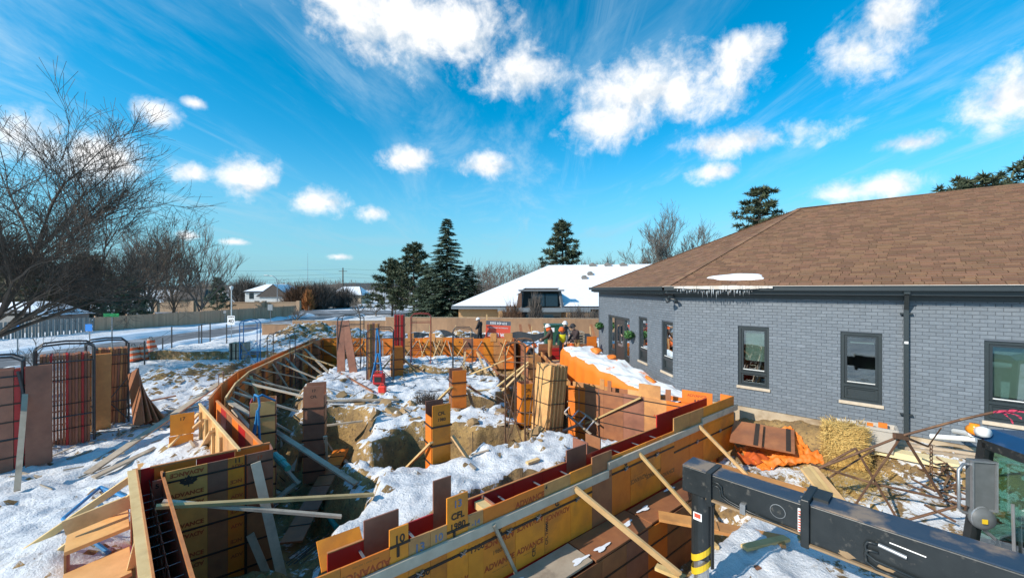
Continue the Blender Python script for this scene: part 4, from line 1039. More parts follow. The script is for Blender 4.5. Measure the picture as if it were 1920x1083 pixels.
for s in np.arange(.3, 4.2, .3):
    b2 = MB(); b2.tube([V0+vd*s+vn_*.15+UP*.05, V0+vd*s+vn_*.15+UP*-1.2], .007, 5); b2.build('rebar', M['rust'], vw)
    b2 = MB(); b2.tube([V0+vd*s+vn_*.012+UP*-.12, V0+vd*s+vn_*.29+UP*-.12], .005, 5); b2.build('form_tie', M['galv'], vw)
panel(vw, V0+vn_*.15-vd*.02+UP*-.8, vn_, vd, .34, 2.0, 'red')
b2 = MB(); b2.box(V0-vd*.05+UP*.1, (.1,.1,.22), Matrix((vd,vn_,UP)).transposed()); b2.build('end_block', M['tan'], vw)
for k, (s, z0) in enumerate(((.75,-.25),(1.55,-.48),(2.4,-.55))):
    b2 = MB(); b2.box(V0+vd*s-vn_*.42+UP*(z0-.02*k), (.74,.62,.05), Matrix((vd,vn_,UP)).transposed()@Matrix.Rotation(rad(8),3,'X')); b2.build('plank_shelf', M['pale'], vw)
    panel(vw, V0+vd*s-vn_*.72+UP*(z0-.45), vd, -vn_, .74, .8, 'tan')
# outside braces of the slot wall, running to the lower left
for s, px, py, z in ((.05,-60,1105,-1.25),(.8,10,1110,-1.3),(2.35,232,1120,-1.2)):
    board(vw, V0+vd*s-vn_*.06+UP*.12, at(px, py, z), .1, .04, 'pine', vd)
board(vw, V0+vd*.75-vn_*.08+UP*.02, V0+vd*.75-vn_*.75+UP*-.1, .2, .04, 'pine', vd)
# two loose boards laid over the slot and the pit
b2 = MB(); b2.bar(atd(292,948,5.6), atd(700,925,7.4), .09, .045); solo(b2, 'long_board', M['pine'], 'upper long pine board laid across the slot toward snow ridge', 'board', 'boards laid over the pit')
b2 = MB(); b2.bar(atd(305,938,5.75), atd(640,966,6.8), .08, .04); solo(b2, 'long_board', M['white_wood'], 'lower greyer board crossing over the red panels in the pit', 'board', 'boards laid over the pit')
# ---- column forms
def column(px, D, top, bot, w, rot, cols, label, texts=(), extra=True, braces=()):
    c = Vector(((px-960)/F*D, D, bot)); t_ = thing('column_form', c, label, 'column form', 'boxed column forms inside the foundation')
    Rz = Matrix.Rotation(rot, 3, 'Z'); ex, ey = Rz@Vector((1,0,0)), Rz@Vector((0,1,0)); h = top-bot
    faces = [(-ey, ex, 0), (ey, ex, 1), (-ex, ey, 2), (ex, ey, 3)]
    for n_, e_, k in faces:
        tt = h-(.0 if k in (0,1) else .28) if extra else h
        pn = panel(t_, c+n_*(w/2)+UP*(tt/2), e_, n_, w-.05*(k > 1), tt, cols[k])
        if k == 0:
            for s, sz, z in texts: letter(pn, s, sz, c+n_*(w/2+.013)+UP*(h-z), e_ if e_.x > 0 else -e_, UP, n_, 'ink', .003)
    for z in np.arange(.3, h-.3, .42):
        m2 = MB()
        for n_, e_, k in faces: m2.bar(c+n_*(w/2+.018)-e_*(w/2+.03)+UP*z, c+n_*(w/2+.018)+e_*(w/2+.03)+UP*z, .012, .04)
        m2.build('band', M['strap'], t_)
    for (dx, dz), p, m_ in braces: board(t_, c+ex*dx*(w/2+.03)-ey*(w/2+.03)+UP*(h-dz), p, .1, .04, m_, (0,0,1))
    return t_
column(591, 10.9, .56, -2.0, .5, rad(18), ['mauve','mauve','orange','brown'], 'brown column form with stencilled tag right of the long grey braces', (('17',.1,.12),('CFL',.1,.28)), braces=(((1,1.35), at(612,880,-1.9), 'white_wood'), ((-1,1.5), at(560,880,-1.9), 'grey_wood')))
column(821, 9.3, .52, -1.95, .44, rad(32), ['yellow','mauve','orange','brown'], 'orange column form braced both sides standing in the middle pit', (('CFL',.11,.2),('1980',.1,.34)), braces=(((1,.75), at(932,938,-1.5), 'pine'), ((-1,.8), at(740,897,-1.6), 'pine')))
column(858, 13.0, .55, -1.4, .46, rad(22), ['orange','mauve','brown','brown'], 'reddish orange column form behind the middle pit column', (), braces=(((1,.6), at(890,770,-1.2), 'grey_wood'), ((-1,.5), at(800,770,-1.2), 'pine'), ((1,.5), at(912,744,-1.0), 'brown')))
column(744, 17.6, .62, -1.05, .5, rad(20), ['orange','orange','tan','orange'], 'small orange column form near the red generator', (), braces=(((-1,.5), at(695,716,-.8), 'pine'), ((1,.5), at(788,704,-.85), 'pine'), ((1,.6), at(800,698,-.9), 'brown')))
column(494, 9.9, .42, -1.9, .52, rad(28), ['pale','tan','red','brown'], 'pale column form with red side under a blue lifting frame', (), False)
column(985, 12.3, .28, -1.3, .4, rad(20), ['yellow','mauve','orange','brown'], 'yellow stencilled column form just behind the plywood bundle', (('CFL',.13,.2),('Z',.12,.38)), False)
column(590, 22.2, .3, -1.2, .45, rad(10), ['brown','mauve','brown','brown'], 'dark brown column form in the far left corner by back wall', (), False)
column(883, 21.0, .0, -1.1, .55, rad(8), ['orange','tan','brown','brown'], 'short orange column form in front of back wall under black rack', (), False, braces=(((-1,.1), at(866,712,-.85), 'pine'), ((1,.1), at(915,706,-.85), 'pine'), ((1,.0), at(935,700,-.85), 'brown')))
column(1000, 16.5, .4, -.8, .5, rad(12), ['tan','tan','brown','brown'], 'pale brown column form between rack and crew', (), False, braces=(((-1,.3), at(938,735,-.8), 'pine'), ((-1,.2), at(925,728,-.8), 'pine')))
# ------------------------------------------------------------------ fences
def fence_pt(D): return Vector((-44+.2*D, D, -1.15))
gf = thing('grey_picket_fence', fence_pt(32), 'weathered grey picket fence across the street at far left', 'fence')
pk_ = MB(); pk_.box((0,0,.9), (.14,.025,1.8)); pk_me = pk_.mesh('picket', M['fence_grey'])
fd = Vector((.2,1,0)).normalized(); fnn = Vector((1,-.2,0)).normalized()
d = 26.0; k = 0
while d < 35.4:
    link('picket', pk_me, gf, frame(fence_pt(d)+fnn*(.03 if k % 2 else -.03)+UP*R.uniform(-.02,.03), fd, -fnn, UP)); d += .19; k += 1
for z in (.4, 1.4): b2 = MB(); b2.bar(fence_pt(26)+UP*z, fence_pt(35.4)+UP*z, .035, .09); b2.build('rail', M['fence_grey'], gf)
bf = thing('board_fence', fence_pt(46), 'long brown wooden board fence across the street', 'fence')
d = 35.4; k = 0
while d < 57:
    m_ = MB()
    for j in range(14): m_.box(fence_pt(d+.085+.17*j)+UP*(.9+.004*(j % 3))+fnn*(.008*(j % 2)), (.166,.03,1.8+.02*R.random()), Matrix((fd,-fnn,UP)).transposed())
    m_.build('fence_panel', M['fence_brown'] if not (35.3 < d < 35.5 and 0) else M['fence_grey'], bf)
    m_ = MB(); m_.box(fence_pt(d)+UP*.95+fnn*.04, (.1,.1,1.95), Matrix((fd,-fnn,UP)).transposed()); m_.build('post', M['fence_brown'], bf); d += 2.4
tw = thing('boundary_wall', (-36,74,-1.2), 'low tan boundary wall beyond the brown board fence', 'wall')
m_ = MB(); m_.bar((-64,72,-.35),(-40,75,-.35),.3,2.0); m_.bar((-64,72,.7),(-40,75,.7),.4,.12)
for i in range(5): m_.box((-64+i*6,72+.75*i,-.2),(.6,.6,2.3))
m_.build('masonry', mat('tan_block', (.45,.31,.2), (.38,.26,.17), 3, rough=.9), tw)
# plywood hoarding around the site: 4x8 sheets on their long edge
def hoarding(name, p0, p1, ztop, h, label, wid=2.44, lean=0):
    t_ = thing(name, ((p0[0]+p1[0])/2, (p0[1]+p1[1])/2, ztop-h), label, 'hoarding', 'plywood hoarding runs around the site')
    a = Vector((*p0, 0)); b_ = Vector((*p1, 0)); L = (b_-a).length; ex = (b_-a).normalized(); n_ = Vector((ex.y, -ex.x, 0)); k = max(1, round(L/wid))
    for i in range(k):
        c = a+ex*(L/k*(i+.5))+UP*(ztop-h/2+R.uniform(-.015,.015))
        link('plywood_sheet', panel_me(L/k, h, 'hoard', .02), t_, frame(c+n_*R.uniform(-.01,.01), ex, -n_, UP))
        m_ = MB(); m_.box(a+ex*(L/k*i)+UP*(ztop-h/2-.05)-n_*.05, (.09,.04,h+.2), Matrix((ex,-n_,UP)).transposed()); m_.build('post', M['fence_brown'], t_)
    m_ = MB(); m_.bar(a+UP*(ztop+.02), b_+UP*(ztop+.02), .06, .04); m_.build('cap_rail', M['grey_wood'], t_)
hoarding('plywood_hoarding', (-20.6,33),(-18.2,33), .22, 1.25, 'short low plywood hoarding at the left end near the street')
hoarding('plywood_hoarding', (-18.2,33.2),(-10.5,33.4), .5, 1.45, 'plywood hoarding behind the snow pile left of the racks')
hoarding('plywood_hoarding', (-10.4,33),(7.5,31.2), .82, 1.6, 'taller plywood hoarding behind the crew and lease sign')
# ------------------------------------------------------------------ trees
def bare_tree(name, base, H, spread, label, mt='bark', seed=1, depth=5, rad0=None, lean=(0,0), nb=(3,5), up=.55, trunk=.3, group=None, sides=5, twig=.012, first=None):
    rr = random.Random(seed); t_ = thing(name, base, label, 'tree', group)
    tr = MB(); cr = MB()
    def seg(mb, p, d, L, r0, r1, n, k):
        pts = [p]; rs = [r0]; dd = d
        for i in range(k):
            dd = (dd+Vector((rr.gauss(0,.13), rr.gauss(0,.13), rr.gauss(0,.1)+.03))).normalized(); p = p+dd*(L/k); pts.append(p); rs.append(r0+(r1-r0)*(i+1)/k)
        mb.tube(pts, rs, n, cap=False); return pts, dd
    def grow(p, d, L, r, lv):
        pts, dd = seg(cr, p, d, L, r, max(r*.45, twig*.5), 4 if lv < 3 else 3, 3 if lv < 4 else 2)
        if lv >= depth: return
        for i in range(rr.randint(*nb)):
            f = rr.uniform(.25, 1); j = min(int(f*(len(pts)-1)), len(pts)-2); q = pts[j].lerp(pts[j+1], f*(len(pts)-1)-j)
            ax = Vector((rr.gauss(0,1), rr.gauss(0,1), rr.gauss(0,.6))).normalized(); nd = (dd+ax*spread+UP*up*.35).normalized()
            grow(q, nd, L*rr.uniform(.5,.8), max(r*(.6-.12*rr.random()), twig*.5), lv+1)
    r0 = rad0 or H*.018
    pts, dd = seg(tr, Vector(base)-UP*.1, (UP+Vector((*lean,0))).normalized(), H*trunk, r0*1.25, r0*.85, 8, 4)
    n0 = first or rr.randint(5,7)
    for i in range(n0):
        a = 2*math.pi*(i+rr.random()*.6)/n0; nd = Vector((math.cos(a)*spread*1.2, math.sin(a)*spread*1.2, up+rr.random()*.5)).normalized()
        grow(pts[-1-(i % 2)], nd, H*(1-trunk)*rr.uniform(.42,.6), r0*rr.uniform(.45,.65), 1)
    grow(pts[-1], dd, H*(1-trunk)*.6, r0*.7, 1)
    tr.build('trunk', M[mt], t_, smooth=True); cr.build('branches', M[mt], t_); return t_
def spruce(name, base, H, Rr, label, seed=1, mt='needle', nlev=38, dens=1.0, group=None, droop=.35):
    rr = random.Random(seed); t_ = thing(name, base, label, 'tree', group); b0 = Vector(base)
    m_ = MB(); m_.tube([b0-UP*.1, b0+UP*H*.97], [H*.018, H*.002], 7); m_.build('trunk', M['bark'], t_)
    cr = MB()
    for lv in range(nlev):
        f = (lv+.3)/nlev; z = H*(.05+.95*f); L0 = Rr*(1-f)**.85+.12
        nb = max(5, int(15*(1-f*.55)))
        for k in range(nb):
            a = rr.random()*6.283; L = L0*rr.uniform(.72,1.12); o = Vector((math.cos(a), math.sin(a), 0)); s_ = Vector((-o.y, o.x, 0))
            nc = max(3, int(L*3.6*dens))
            for j in range(nc):
                g = (j+.6)/nc; q = b0+UP*(z-droop*L*g*g*.8+.10*L*g*g*g*2)+o*(L*g)
                sz = (.16+.22*(1-g*.5))*(Rr/4.0)**.5
                for sd_ in (-1, 1, 0, -.5, .5):
                    tip = q+(o*.75+s_*sd_*.8+UP*rr.uniform(-.45,.12)).normalized()*sz*rr.uniform(1.1,2.0); wv = (o.cross(UP)*.35+UP*rr.uniform(-.3,.3))*sz*.85
                    cr.face([q-wv, q+wv, tip])
    cr.build('crown', M[mt], t_); return t_
def pine(name, base, H, Rr, label, seed=1, mt='needle2', z0=.25, nbr=46, puff=34, group=None, shape=.6, psz=1.0):
    rr = random.Random(seed); t_ = thing(name, base, label, 'tree', group); b0 = Vector(base); tr = MB(); cr = MB()
    tr.tube([b0-UP*.1, b0+UP*H*.5+Vector((rr.gauss(0,.15),0,0)), b0+UP*H*.96], [H*.02, H*.013, H*.004], 7)
    for i in range(nbr):
        f = (i+rr.random())/nbr; z = H*(z0+(1-z0)*f); a = i*2.4+rr.random(); L = Rr*((1-f)**shape)*rr.uniform(.65,1.12)+.25
        o = Vector((math.cos(a), math.sin(a), 0)); up_ = rr.uniform(.0,.35)
        tr.tube([b0+UP*z, b0+UP*(z+up_*L*.5)+o*L*.6, b0+UP*(z+up_*L)+o*L*.95], [H*.006, H*.004, H*.002], 3, cap=False)
        for g in (.4, .62, .82, 1.0):
            if L < 1 and g < .6: continue
            q = b0+UP*(z+up_*L*g)+o*(L*g)+Vector((rr.gauss(0,.12), rr.gauss(0,.12), rr.gauss(0,.08)))*L*.5; sz = (.32+.28*rr.random())*psz*(Rr/3)**.5
            for k in range(puff):
                v = Vector((rr.gauss(0,1), rr.gauss(0,1), rr.gauss(0,.6)+.25)).normalized(); w_ = v.cross(Vector((rr.gauss(0,1), rr.gauss(0,1), rr.gauss(0,1)))).normalized()*sz*.13
                p0 = q+v*sz*.15; cr.face([p0-w_, p0+w_, q+v*sz*rr.uniform(.8,1.35)])
    tr.build('trunk', M['bark'], t_); cr.build('crown', M[mt], t_); return t_
def gpt(px, D, z=None): x = (px-960)/F*D; return Vector((x, D, gzs(x, D) if z is None else z))
# the big bare tree at the left edge
bare_tree('bare_tree', (-23.2,16.5,-1.1), 11.2, .85, 'large bare spreading tree at the left edge beside the street', 'bark', 8, 6, .16, (.1,.02), (4,5), .5, .2, sides=6, twig=.013, first=9)
# row of leafless trees behind the brown fence
G1 = 'bare upright trees behind the board fence'
for i, (px, D, top, lab, mt, sd_) in enumerate(((262,50,455,'slim bare tree behind fence nearest the dark conifers','bark_grey',21),(285,52,448,'second slim bare tree behind fence right of the dark conifers','bark_grey',22),
     (325,50,440,'tall narrow bare tree in the middle of the row behind fence','bark_warm',23),(370,52,455,'bushy vase-shaped bare tree at right end of the row behind fence','bark_grey',24),(228,54,470,'bare tree tangled between the dark conifers behind fence','bark_warm',25))):
    b_ = gpt(px, D, -1.2); H = 4.35+(HZ-top)/F*D
    bare_tree('bare_tree', b_, H, .45 if i < 4 else .6, lab, mt, sd_, 5, .17, nb=(3,4), up=1.25, trunk=.2, group=G1, twig=.02, first=7)
G2 = 'dark conifers behind the fences on the left'
pine('conifer', gpt(60,42,-1.2), 7.6, 3.6, 'broad brownish conifer behind grey fence left of the shed roof', 31, 'needle_brown', .05, 60, 26, G2, .5, 1.3)
pine('conifer', gpt(165,47,-1.2), 8.2, 3.4, 'tall brownish conifer behind the fences right of the shed', 32, 'needle_brown', .05, 60, 26, G2, .55, 1.3)
pine('conifer', gpt(120,50,-1.2), 7.0, 3.4, 'dark low conifer between the two brownish ones', 33, 'needle', .05, 50, 24, G2, .5, 1.3)
pine('conifer', gpt(235,46,-1.2), 5.6, 2.6, 'small dark conifer at the right of the conifer group by board fence', 34, 'needle', .05, 50, 24, G2, .5, 1.2)
pine('conifer', gpt(5,44,-1.2), 7.5, 3.4, 'dark conifer cut off by the left picture edge', 35, 'needle_brown', .05, 50, 24, G2, .5, 1.3)
pine('conifer', gpt(408,70,-1.2), 6.2, 2.1, 'small dark evergreen pair right of the bare tree row', 36, 'needle', .1, 44, 24, None, .8, 1.1)
# evergreens in the middle
G3 = 'evergreens left of the snowy roof'
spruce('spruce', gpt(838,55,-1.2), 14.1, 4.6, 'tall pointed spruce left of the snow-covered roof', 41, 'needle', 46, 1.1, G3)
pine('pine', gpt(776,60,-1.2), 11.0, 4.0, 'rounded pine just left of the tall spruce', 42, 'needle2', .12, 80, 36, G3, .55)
pine('pine', gpt(735,62,-1.2), 8.7, 3.9, 'lower pine at the left end of the evergreens', 43, 'needle2', .12, 70, 34, G3, .6)
spruce('spruce', gpt(880,56,-1.2), 7.8, 4.0, 'short dense spruce at the right foot of the tall spruce', 44, 'needle2', 30, 1.1, G3)
spruce('spruce', gpt(805,56,-1.2), 7.6, 3.8, 'short dense spruce at the left foot of the tall spruce', 45, 'needle', 28, 1.1, G3)
pine('pine', gpt(1054,72,-1.2), 16.4, 4.9, 'layered pine rising behind the snow-covered roof', 46, 'needle2', .2, 64, 40, None, .62, 1.15)
bare_tree('bare_tree', gpt(1250,62,-1.2), 13.0, .55, 'rounded bare tree behind the house roof left slope', 'bark_grey', 51, 6, .24, nb=(3,4), up=.8, trunk=.2, twig=.03, first=8)
bare_tree('bare_tree', gpt(1140,80,-1.2), 10.0, .55, 'smaller hazy bare tree between the pine and house roof', 'bark_grey', 52, 5, .2, nb=(3,4), up=.9, trunk=.2, twig=.035, first=8)
pine('pine', gpt(1426,34,-1.0), 12.6, 2.9, 'dark pine top rising behind the brown roof ridge', 53, 'needle2', .3, 70, 40, None, .5, .9)
pine('pine', gpt(1825,30,-1.0), 12.4, 3.8, 'pine tops showing over the roof ridge near right edge', 54, 'needle2', .3, 70, 40, None, .4, .9)
pine('pine', gpt(1960,29,-1.0), 13.6, 3.6, 'pine top at the far right corner above the roof ridge', 55, 'needle2', .3, 60, 36, None, .4, .9)
# small street trees
G4 = 'small bare trees by the crossing street'
for px, D, H, lab, sd_ in ((676,58,3.6,'low spreading bare tree in the snow by crossing street',61),(705,62,3.2,'smaller bare tree right of the low spreading one',62),(557,50,2.4,'thin young bare tree by the crossing street on the left',63),(742,66,4.0,'bare trunked tree under the pines',64)):
    bare_tree('bare_tree', gpt(px, D, -1.15), H, .9, lab, 'bark_grey', sd_, 4, .09, nb=(3,4), up=.35, trunk=.28, group=G4, twig=.02, first=6)
bare_tree('bare_sapling', gpt(66,16.5), 2.7, .7, 'pale bare sapling behind the left panel stacks', 'bark_grey', 66, 4, .035, nb=(2,3), up=.7, trunk=.4, twig=.012, first=4)
# shrubs
def shrub(name, base, H, Rr, label, mt, n=260, seed=1, group=None, cat='shrub', lw=.03):
    rr = random.Random(seed); cr = MB(); b0 = Vector(base)
    for i in range(n):
        a = rr.random()*6.283; o = Vector((math.cos(a), math.sin(a), 0)); r = Rr*math.sqrt(rr.random()); h = H*math.sqrt(max(.05, 1-(r/Rr)**2))*rr.uniform(.6,1.05)
        p = b0+o*r*.35; q = b0+o*r+UP*h; mid = p.lerp(q,.55)+UP*h*.12
        for e_ in range(3):
            w_ = Vector((rr.gauss(0,1), rr.gauss(0,1), 0)).normalized()*lw; s_ = mid+Vector((rr.gauss(0,1),rr.gauss(0,1),rr.gauss(0,1)))*Rr*.08; tip = q+Vector((rr.gauss(0,1),rr.gauss(0,1),rr.gauss(0,1)))*Rr*.16
            cr.face([s_-w_, s_+w_, tip])
        w_ = Vector((rr.gauss(0,1), rr.gauss(0,1), 0)).normalized()*lw; cr.face([p-w_, p+w_, mid+w_*.6, mid-w_*.6])
    return solo(cr, name, M[mt], label, cat, group)
G5 = 'shrubs near the far houses'
shrub('shrub', gpt(563,85,-1.2), 6.0, 4.5, 'large rust-brown shrub between the far houses', 'twig_rust', 900, 71, G5, lw=.06)
shrub('shrub', gpt(598,88,-1.2), 6.2, 4.5, 'large grey-brown shrub right of the rust shrub', 'twig_grey', 900, 72, G5, lw=.06)
shrub('shrub', gpt(578,78,-1.2), 4.6, 1.3, 'small bright orange-leaved shrub in front of the rust shrub', 'twig_orange', 260, 73, G5, lw=.06)
shrub('shrub', gpt(460,120,-1.5), 9.0, 6.0, 'round grey bare tree crown left of white house', 'twig_grey', 700, 74, G5, 'tree', lw=.07)
shrub('shrub', gpt(640,95,-1.2), 5.0, 5.0, 'grey brush in front of the dark-roofed house', 'twig_grey', 800, 75, G5, lw=.06)
G6 = 'bare bushes at the snowy-roofed building'
for i, (px, D, H, Rr, lab) in enumerate(((960,40,3.4,1.6,'tawny bare bush left of the dark entrance'),(1085,40,2.6,2.2,'tangled bare bush right of the dark entrance'),(1112,38,2.4,1.6,'bare bush hard against the grey house corner'),(1005,39,4.2,.9,'tall thin bare bush before the dark entrance'))):
    shrub('bush', gpt(px, D, -1.0), H, Rr, lab, 'twig_rust' if i == 0 else 'twig_grey', 240, 80+i, G6, lw=.025)
# distant woods
def wood(name, x0, x1, D, h0, h1, n, label, seed, mt='twig_grey', lw=.12):
    rr = random.Random(seed); m_ = MB()
    for i in range(n):
        px = rr.uniform(x0, x1); Dd = D*rr.uniform(.85,1.2); b_ = gpt(px, Dd, -1.5); H = rr.uniform(h0, h1)*Dd/D
        w_ = Vector((lw*1.3,0,0)); m_.face([b_-w_, b_+w_, b_+UP*H*.9])
        for k in range(38):
            f = rr.uniform(.2,.95); q = b_+UP*H*f+Vector((rr.gauss(0,H*.12), rr.gauss(0,H*.1), 0)); tip = q+Vector((rr.gauss(0,.6), rr.gauss(0,.3), 1)).normalized()*H*.16; m_.face([q-w_*.45, q+w_*.45, tip])
    return tag(m_.build(name, M[mt]), label, 'wood', kind='stuff')
wood('distant_wood', 880, 1200, 120, 9, 13, 150, 'hazy bare woodland behind the snow-covered roof', 91)
wood('distant_wood', 620, 900, 150, 5, 8, 110, 'low far tree line behind the evergreens', 92)
wood('distant_wood', 330, 640, 230, 6, 10, 130, 'faint tree line on the horizon behind the far houses', 93, lw=.2)
wood('distant_wood', -150, 420, 85, 3.5, 6.0, 120, 'brown brush and woodland behind the fences on the left', 94, 'bark_warm')
# ------------------------------------------------------------------ houses
def gable(mb, c, w, dp, h, pitch, rot=0):
    pass
def house(name, c, w, dp, h, rise, label, wall, roofm, snow=True, wins=(), hip=.25, rot=0):
    c = Vector(c); t_ = thing(name, c, label, 'house'); Rz = Matrix.Rotation(rot, 3, 'Z')
    P = lambda x, y, z: c+Rz@Vector((x, y, z))
    m_ = MB(); m_.hexa([P(-w/2,-dp/2,0),P(w/2,-dp/2,0),P(w/2,dp/2,0),P(-w/2,dp/2,0),P(-w/2,-dp/2,h),P(w/2,-dp/2,h),P(w/2,dp/2,h),P(-w/2,dp/2,h)]); m_.build('wall', M[wall], t_)
    o = .4; m_ = MB(); a, b_, c_, d_ = P(-w/2-o,-dp/2-o,h),P(w/2+o,-dp/2-o,h),P(w/2+o,dp/2+o,h),P(-w/2-o,dp/2+o,h); e, f = P(-w/2+w*hip,0,h+rise), P(w/2-w*hip,0,h+rise)
    for q in ((a,b_,f,e),(b_,c_,f),(c_,d_,e,f),(d_,a,e),(d_,c_,b_,a)): m_.face(q)
    rf_ = m_.build('roof', M[roofm], t_)
    if snow:
        m_ = MB(); s_ = UP*.12
        for q in ((a,b_,f,e),(d_,a,e),(b_,c_,f)):
            cc = sum(q, Vector())/len(q); m_.face([p.lerp(cc,.04)+s_ for p in q])
        m_.build('roof_snow', M['snow'], rf_)
    m_ = MB(); m_.bar(a-UP*.08, b_-UP*.08, .12, .16); m_.build('gutter', M['trim'], rf_)
    for x, z, ww, hh in wins:
        m_ = MB(); m_.box(P(x,-dp/2-.03,z), (ww,.06,hh), Rz); wn_ = m_.build('window', M['trim'], t_); m_ = MB(); m_.box(P(x,-dp/2-.07,z), (ww*.8,.02,hh*.82), Rz); m_.build('pane', M['far_pane'], wn_)
    return t_
h1 = house('house', (-66,112,-2.0), 11.5, 9, 4.4, 2.0, 'white two-storey house with snowy roof beyond the board fence', 'siding', 'roof_dark', True, ((-4,3.3,1.2,1.6),(-1,3.3,1.2,1.6),(2,3.3,1.2,1.6),(-2.5,1.2,1.4,1.5)))
m_ = MB(); c = Vector((-61.5,106,-2.0))
m_.hexa([c+Vector(v) for v in ((-3.5,-3,0),(4,-3,0),(4,3,0),(-3.5,3,0),(-3.5,-3,3.2),(4,-3,3.2),(4,3,3.2),(-3.5,3,3.2))]); m_.build('wing_wall', M['siding'], h1)
m_ = MB(); m_.prism([c+Vector((-4.2,-3.4,3.1)), c+Vector((4.6,-3.4,3.1)), c+Vector((0.2,-3.4,6.2))], (0,7,0)); w1 = m_.build('wing_roof', M['roof_dark'], h1)
m_ = MB(); m_.face([c+Vector(v) for v in ((4.7,-3.5,3.2),(4.7,3.5,3.2),(.25,3.5,6.35),(.25,-3.5,6.35))]); m_.face([c+Vector(v) for v in ((-4.3,-3.5,3.2),(.15,-3.5,6.35),(.15,3.5,6.35),(-4.3,3.5,3.2))]); m_.build('roof_snow', M['snow'], w1)
h2 = house('house', (-49,122,-2.0), 9, 8, 3.2, 2.6, 'far dark-roofed house with snowy gables right of the brown shrubs', 'siding_tan', 'roof_dark', True, ((-2,2,1.2,1.4),), .2)
house('house', (-63,80,-1.6), 7, 6, 2.8, 2.0, 'tan house glimpsed behind the row of bare trees', 'siding_tan', 'roof_dark', False, ((-1,1.6,1,1.2),), .25)
sh = thing('shed', (-44,36.5,-1.2), 'low shed with rounded snow-covered roof behind grey picket fence', 'shed')
m_ = MB(); m_.box((-44,36.5,-.2),(6.6,4,2.0)); m_.build('wall', M['fence_grey'], sh)
m_ = MB(); rows = []
for i in range(13):
    x = -47.8+7.6*i/12; zt = .85+1.15*math.sin(math.pi*i/12)**.7; rows.append([(x,34.2,zt*.6+.28),(x,35.2,zt),(x,37.6,zt),(x,38.8,.8)])
for i in range(12):
    for k in range(3): m_.face([rows[i][k], rows[i+1][k], rows[i+1][k+1], rows[i][k+1]])
m_.build('roof', M['snow'], sh, smooth=True)
# neighbouring low building with snow roof
nb = thing('low_building', (3,46,-1.3), 'low tan brick building with snow-covered hip roof and dark glazed entrance', 'building')
ez = 1.15; ey0 = 43.5
C4 = Vector((-6.6,ey0,ez)); C5 = Vector((20,ey0-1.5,ez)); C6 = Vector((22,66,ez)); C7 = Vector((-5.5,66,ez)); RG0 = Vector((5.0,54.0,6.2)); RG1 = Vector((19,53,6.3))
m_ = MB(); m_.hexa([(-5.9,44.2,-1.3),(20,42.8,-1.3),(21,65,-1.3),(-5,65,-1.3),(-5.9,44.2,ez),(20,42.8,ez),(21,65,ez),(-5,65,ez)]); m_.build('wall', M['tan_brick'], nb)
m_ = MB()
for q in ((C5,C6,RG1),(C6,C7,RG0,RG1),(C7,C4,RG0),(C7,C6,C5,C4)): m_.face(q)
m_.face((C4,C5,RG1,RG0)); nr_ = m_.build('roof', M['roof_dark'], nb)
m_ = MB(); s_ = UP*.16
# snow sheet with the entrance notch cut out (front slope built in strips)
def fr_(x, t_): # x along eave, t up the slope 0..1
    a = C4.lerp(C5, (x+6.6)/26.6); b_ = RG0.lerp(RG1, (x+6.6)/26.6); return a.lerp(b_, t_)+s_
xs = np.linspace(-6.6, 20, 60); ts = np.linspace(0, 1, 14)
for i in range(59):
    for j in range(13):
        p = fr_((xs[i]+xs[i+1])/2, (ts[j]+ts[j+1])/2)
        if 1.0 < p.x < 5.3 and j < 5: continue
        m_.face([fr_(xs[i],ts[j]),fr_(xs[i+1],ts[j]),fr_(xs[i+1],ts[j+1]),fr_(xs[i],ts[j+1])])
m_.face([p+s_ for p in (C7,C4,RG0)]); m_.build('roof_snow', M['snow'], nr_)
m_ = MB(); m_.bar(C4-UP*.06, Vector((1.0,ey0-.43,ez-.06)), .2, .22); m_.bar(Vector((5.3,ey0-.67,ez-.06)), C5-UP*.06, .2, .22); m_.build('gutter', mat('grey_gutter', (.16,.18,.2), rough=.5), nb)
en = MB(); en.hexa([(1.0,43.0,-1.3),(5.3,42.8,-1.3),(5.3,47,-1.3),(1.0,47,-1.3),(1.0,43.6,2.9),(5.3,43.4,2.9),(5.3,47.5,2.9),(1.0,47.5,2.9)]); en_ = en.build('entrance_bay', M['interior'], nb)
m_ = MB(); m_.bar((.7,43.2,3.0),(5.6,43.0,3.0),.9,.16); m_.bar((.9,42.95,ez-.2),(1.15,43.5,3.0),.25,.25); m_.bar((5.4,42.75,ez-.2),(5.15,43.3,3.0),.25,.25); m_.build('bay_frame', mat('grey_cladding', (.15,.16,.17), rough=.6), en_)
m_ = MB(); m_.hexa([(.2,42.7,-.8),(1.0,42.7,-.8),(1.0,43.2,-.8),(.2,43.2,-.8),(.7,43.0,2.7),(1.05,43.0,2.7),(1.05,43.4,2.7),(.7,43.4,2.7)]); m_.build('bay_cheek', mat('brown_cladding', (.14,.075,.05), rough=.8), en_)
for x0, x1, z0, z1 in ((2.1,3.5,1.3,2.6),(3.6,4.9,1.3,2.6),(1.5,3.0,-1.0,.4),(3.2,4.8,-1.0,.4)):
    m_ = MB(); m_.hexa([(x0,42.88,z0),(x1,42.85,z0),(x1,42.95,z0),(x0,42.98,z0),(x0,43.1,z1),(x1,43.08,z1),(x1,43.2,z1),(x0,43.22,z1)]); m_.build('pane', M['far_pane'], en_)
m_ = MB(); m_.bar((-1.5,42.2,.95),(8.2,41.9,.95),.3,.42); m_.build('canopy_beam', mat('grey_beam', (.2,.23,.25), rough=.6), nb)
for x in (-1.2, 5.9, 7.9): m_ = MB(); m_.box((x,42.1,-.2),(.45,.45,2.1)); m_.build('brick_pier', M['tan_brick'], nb)
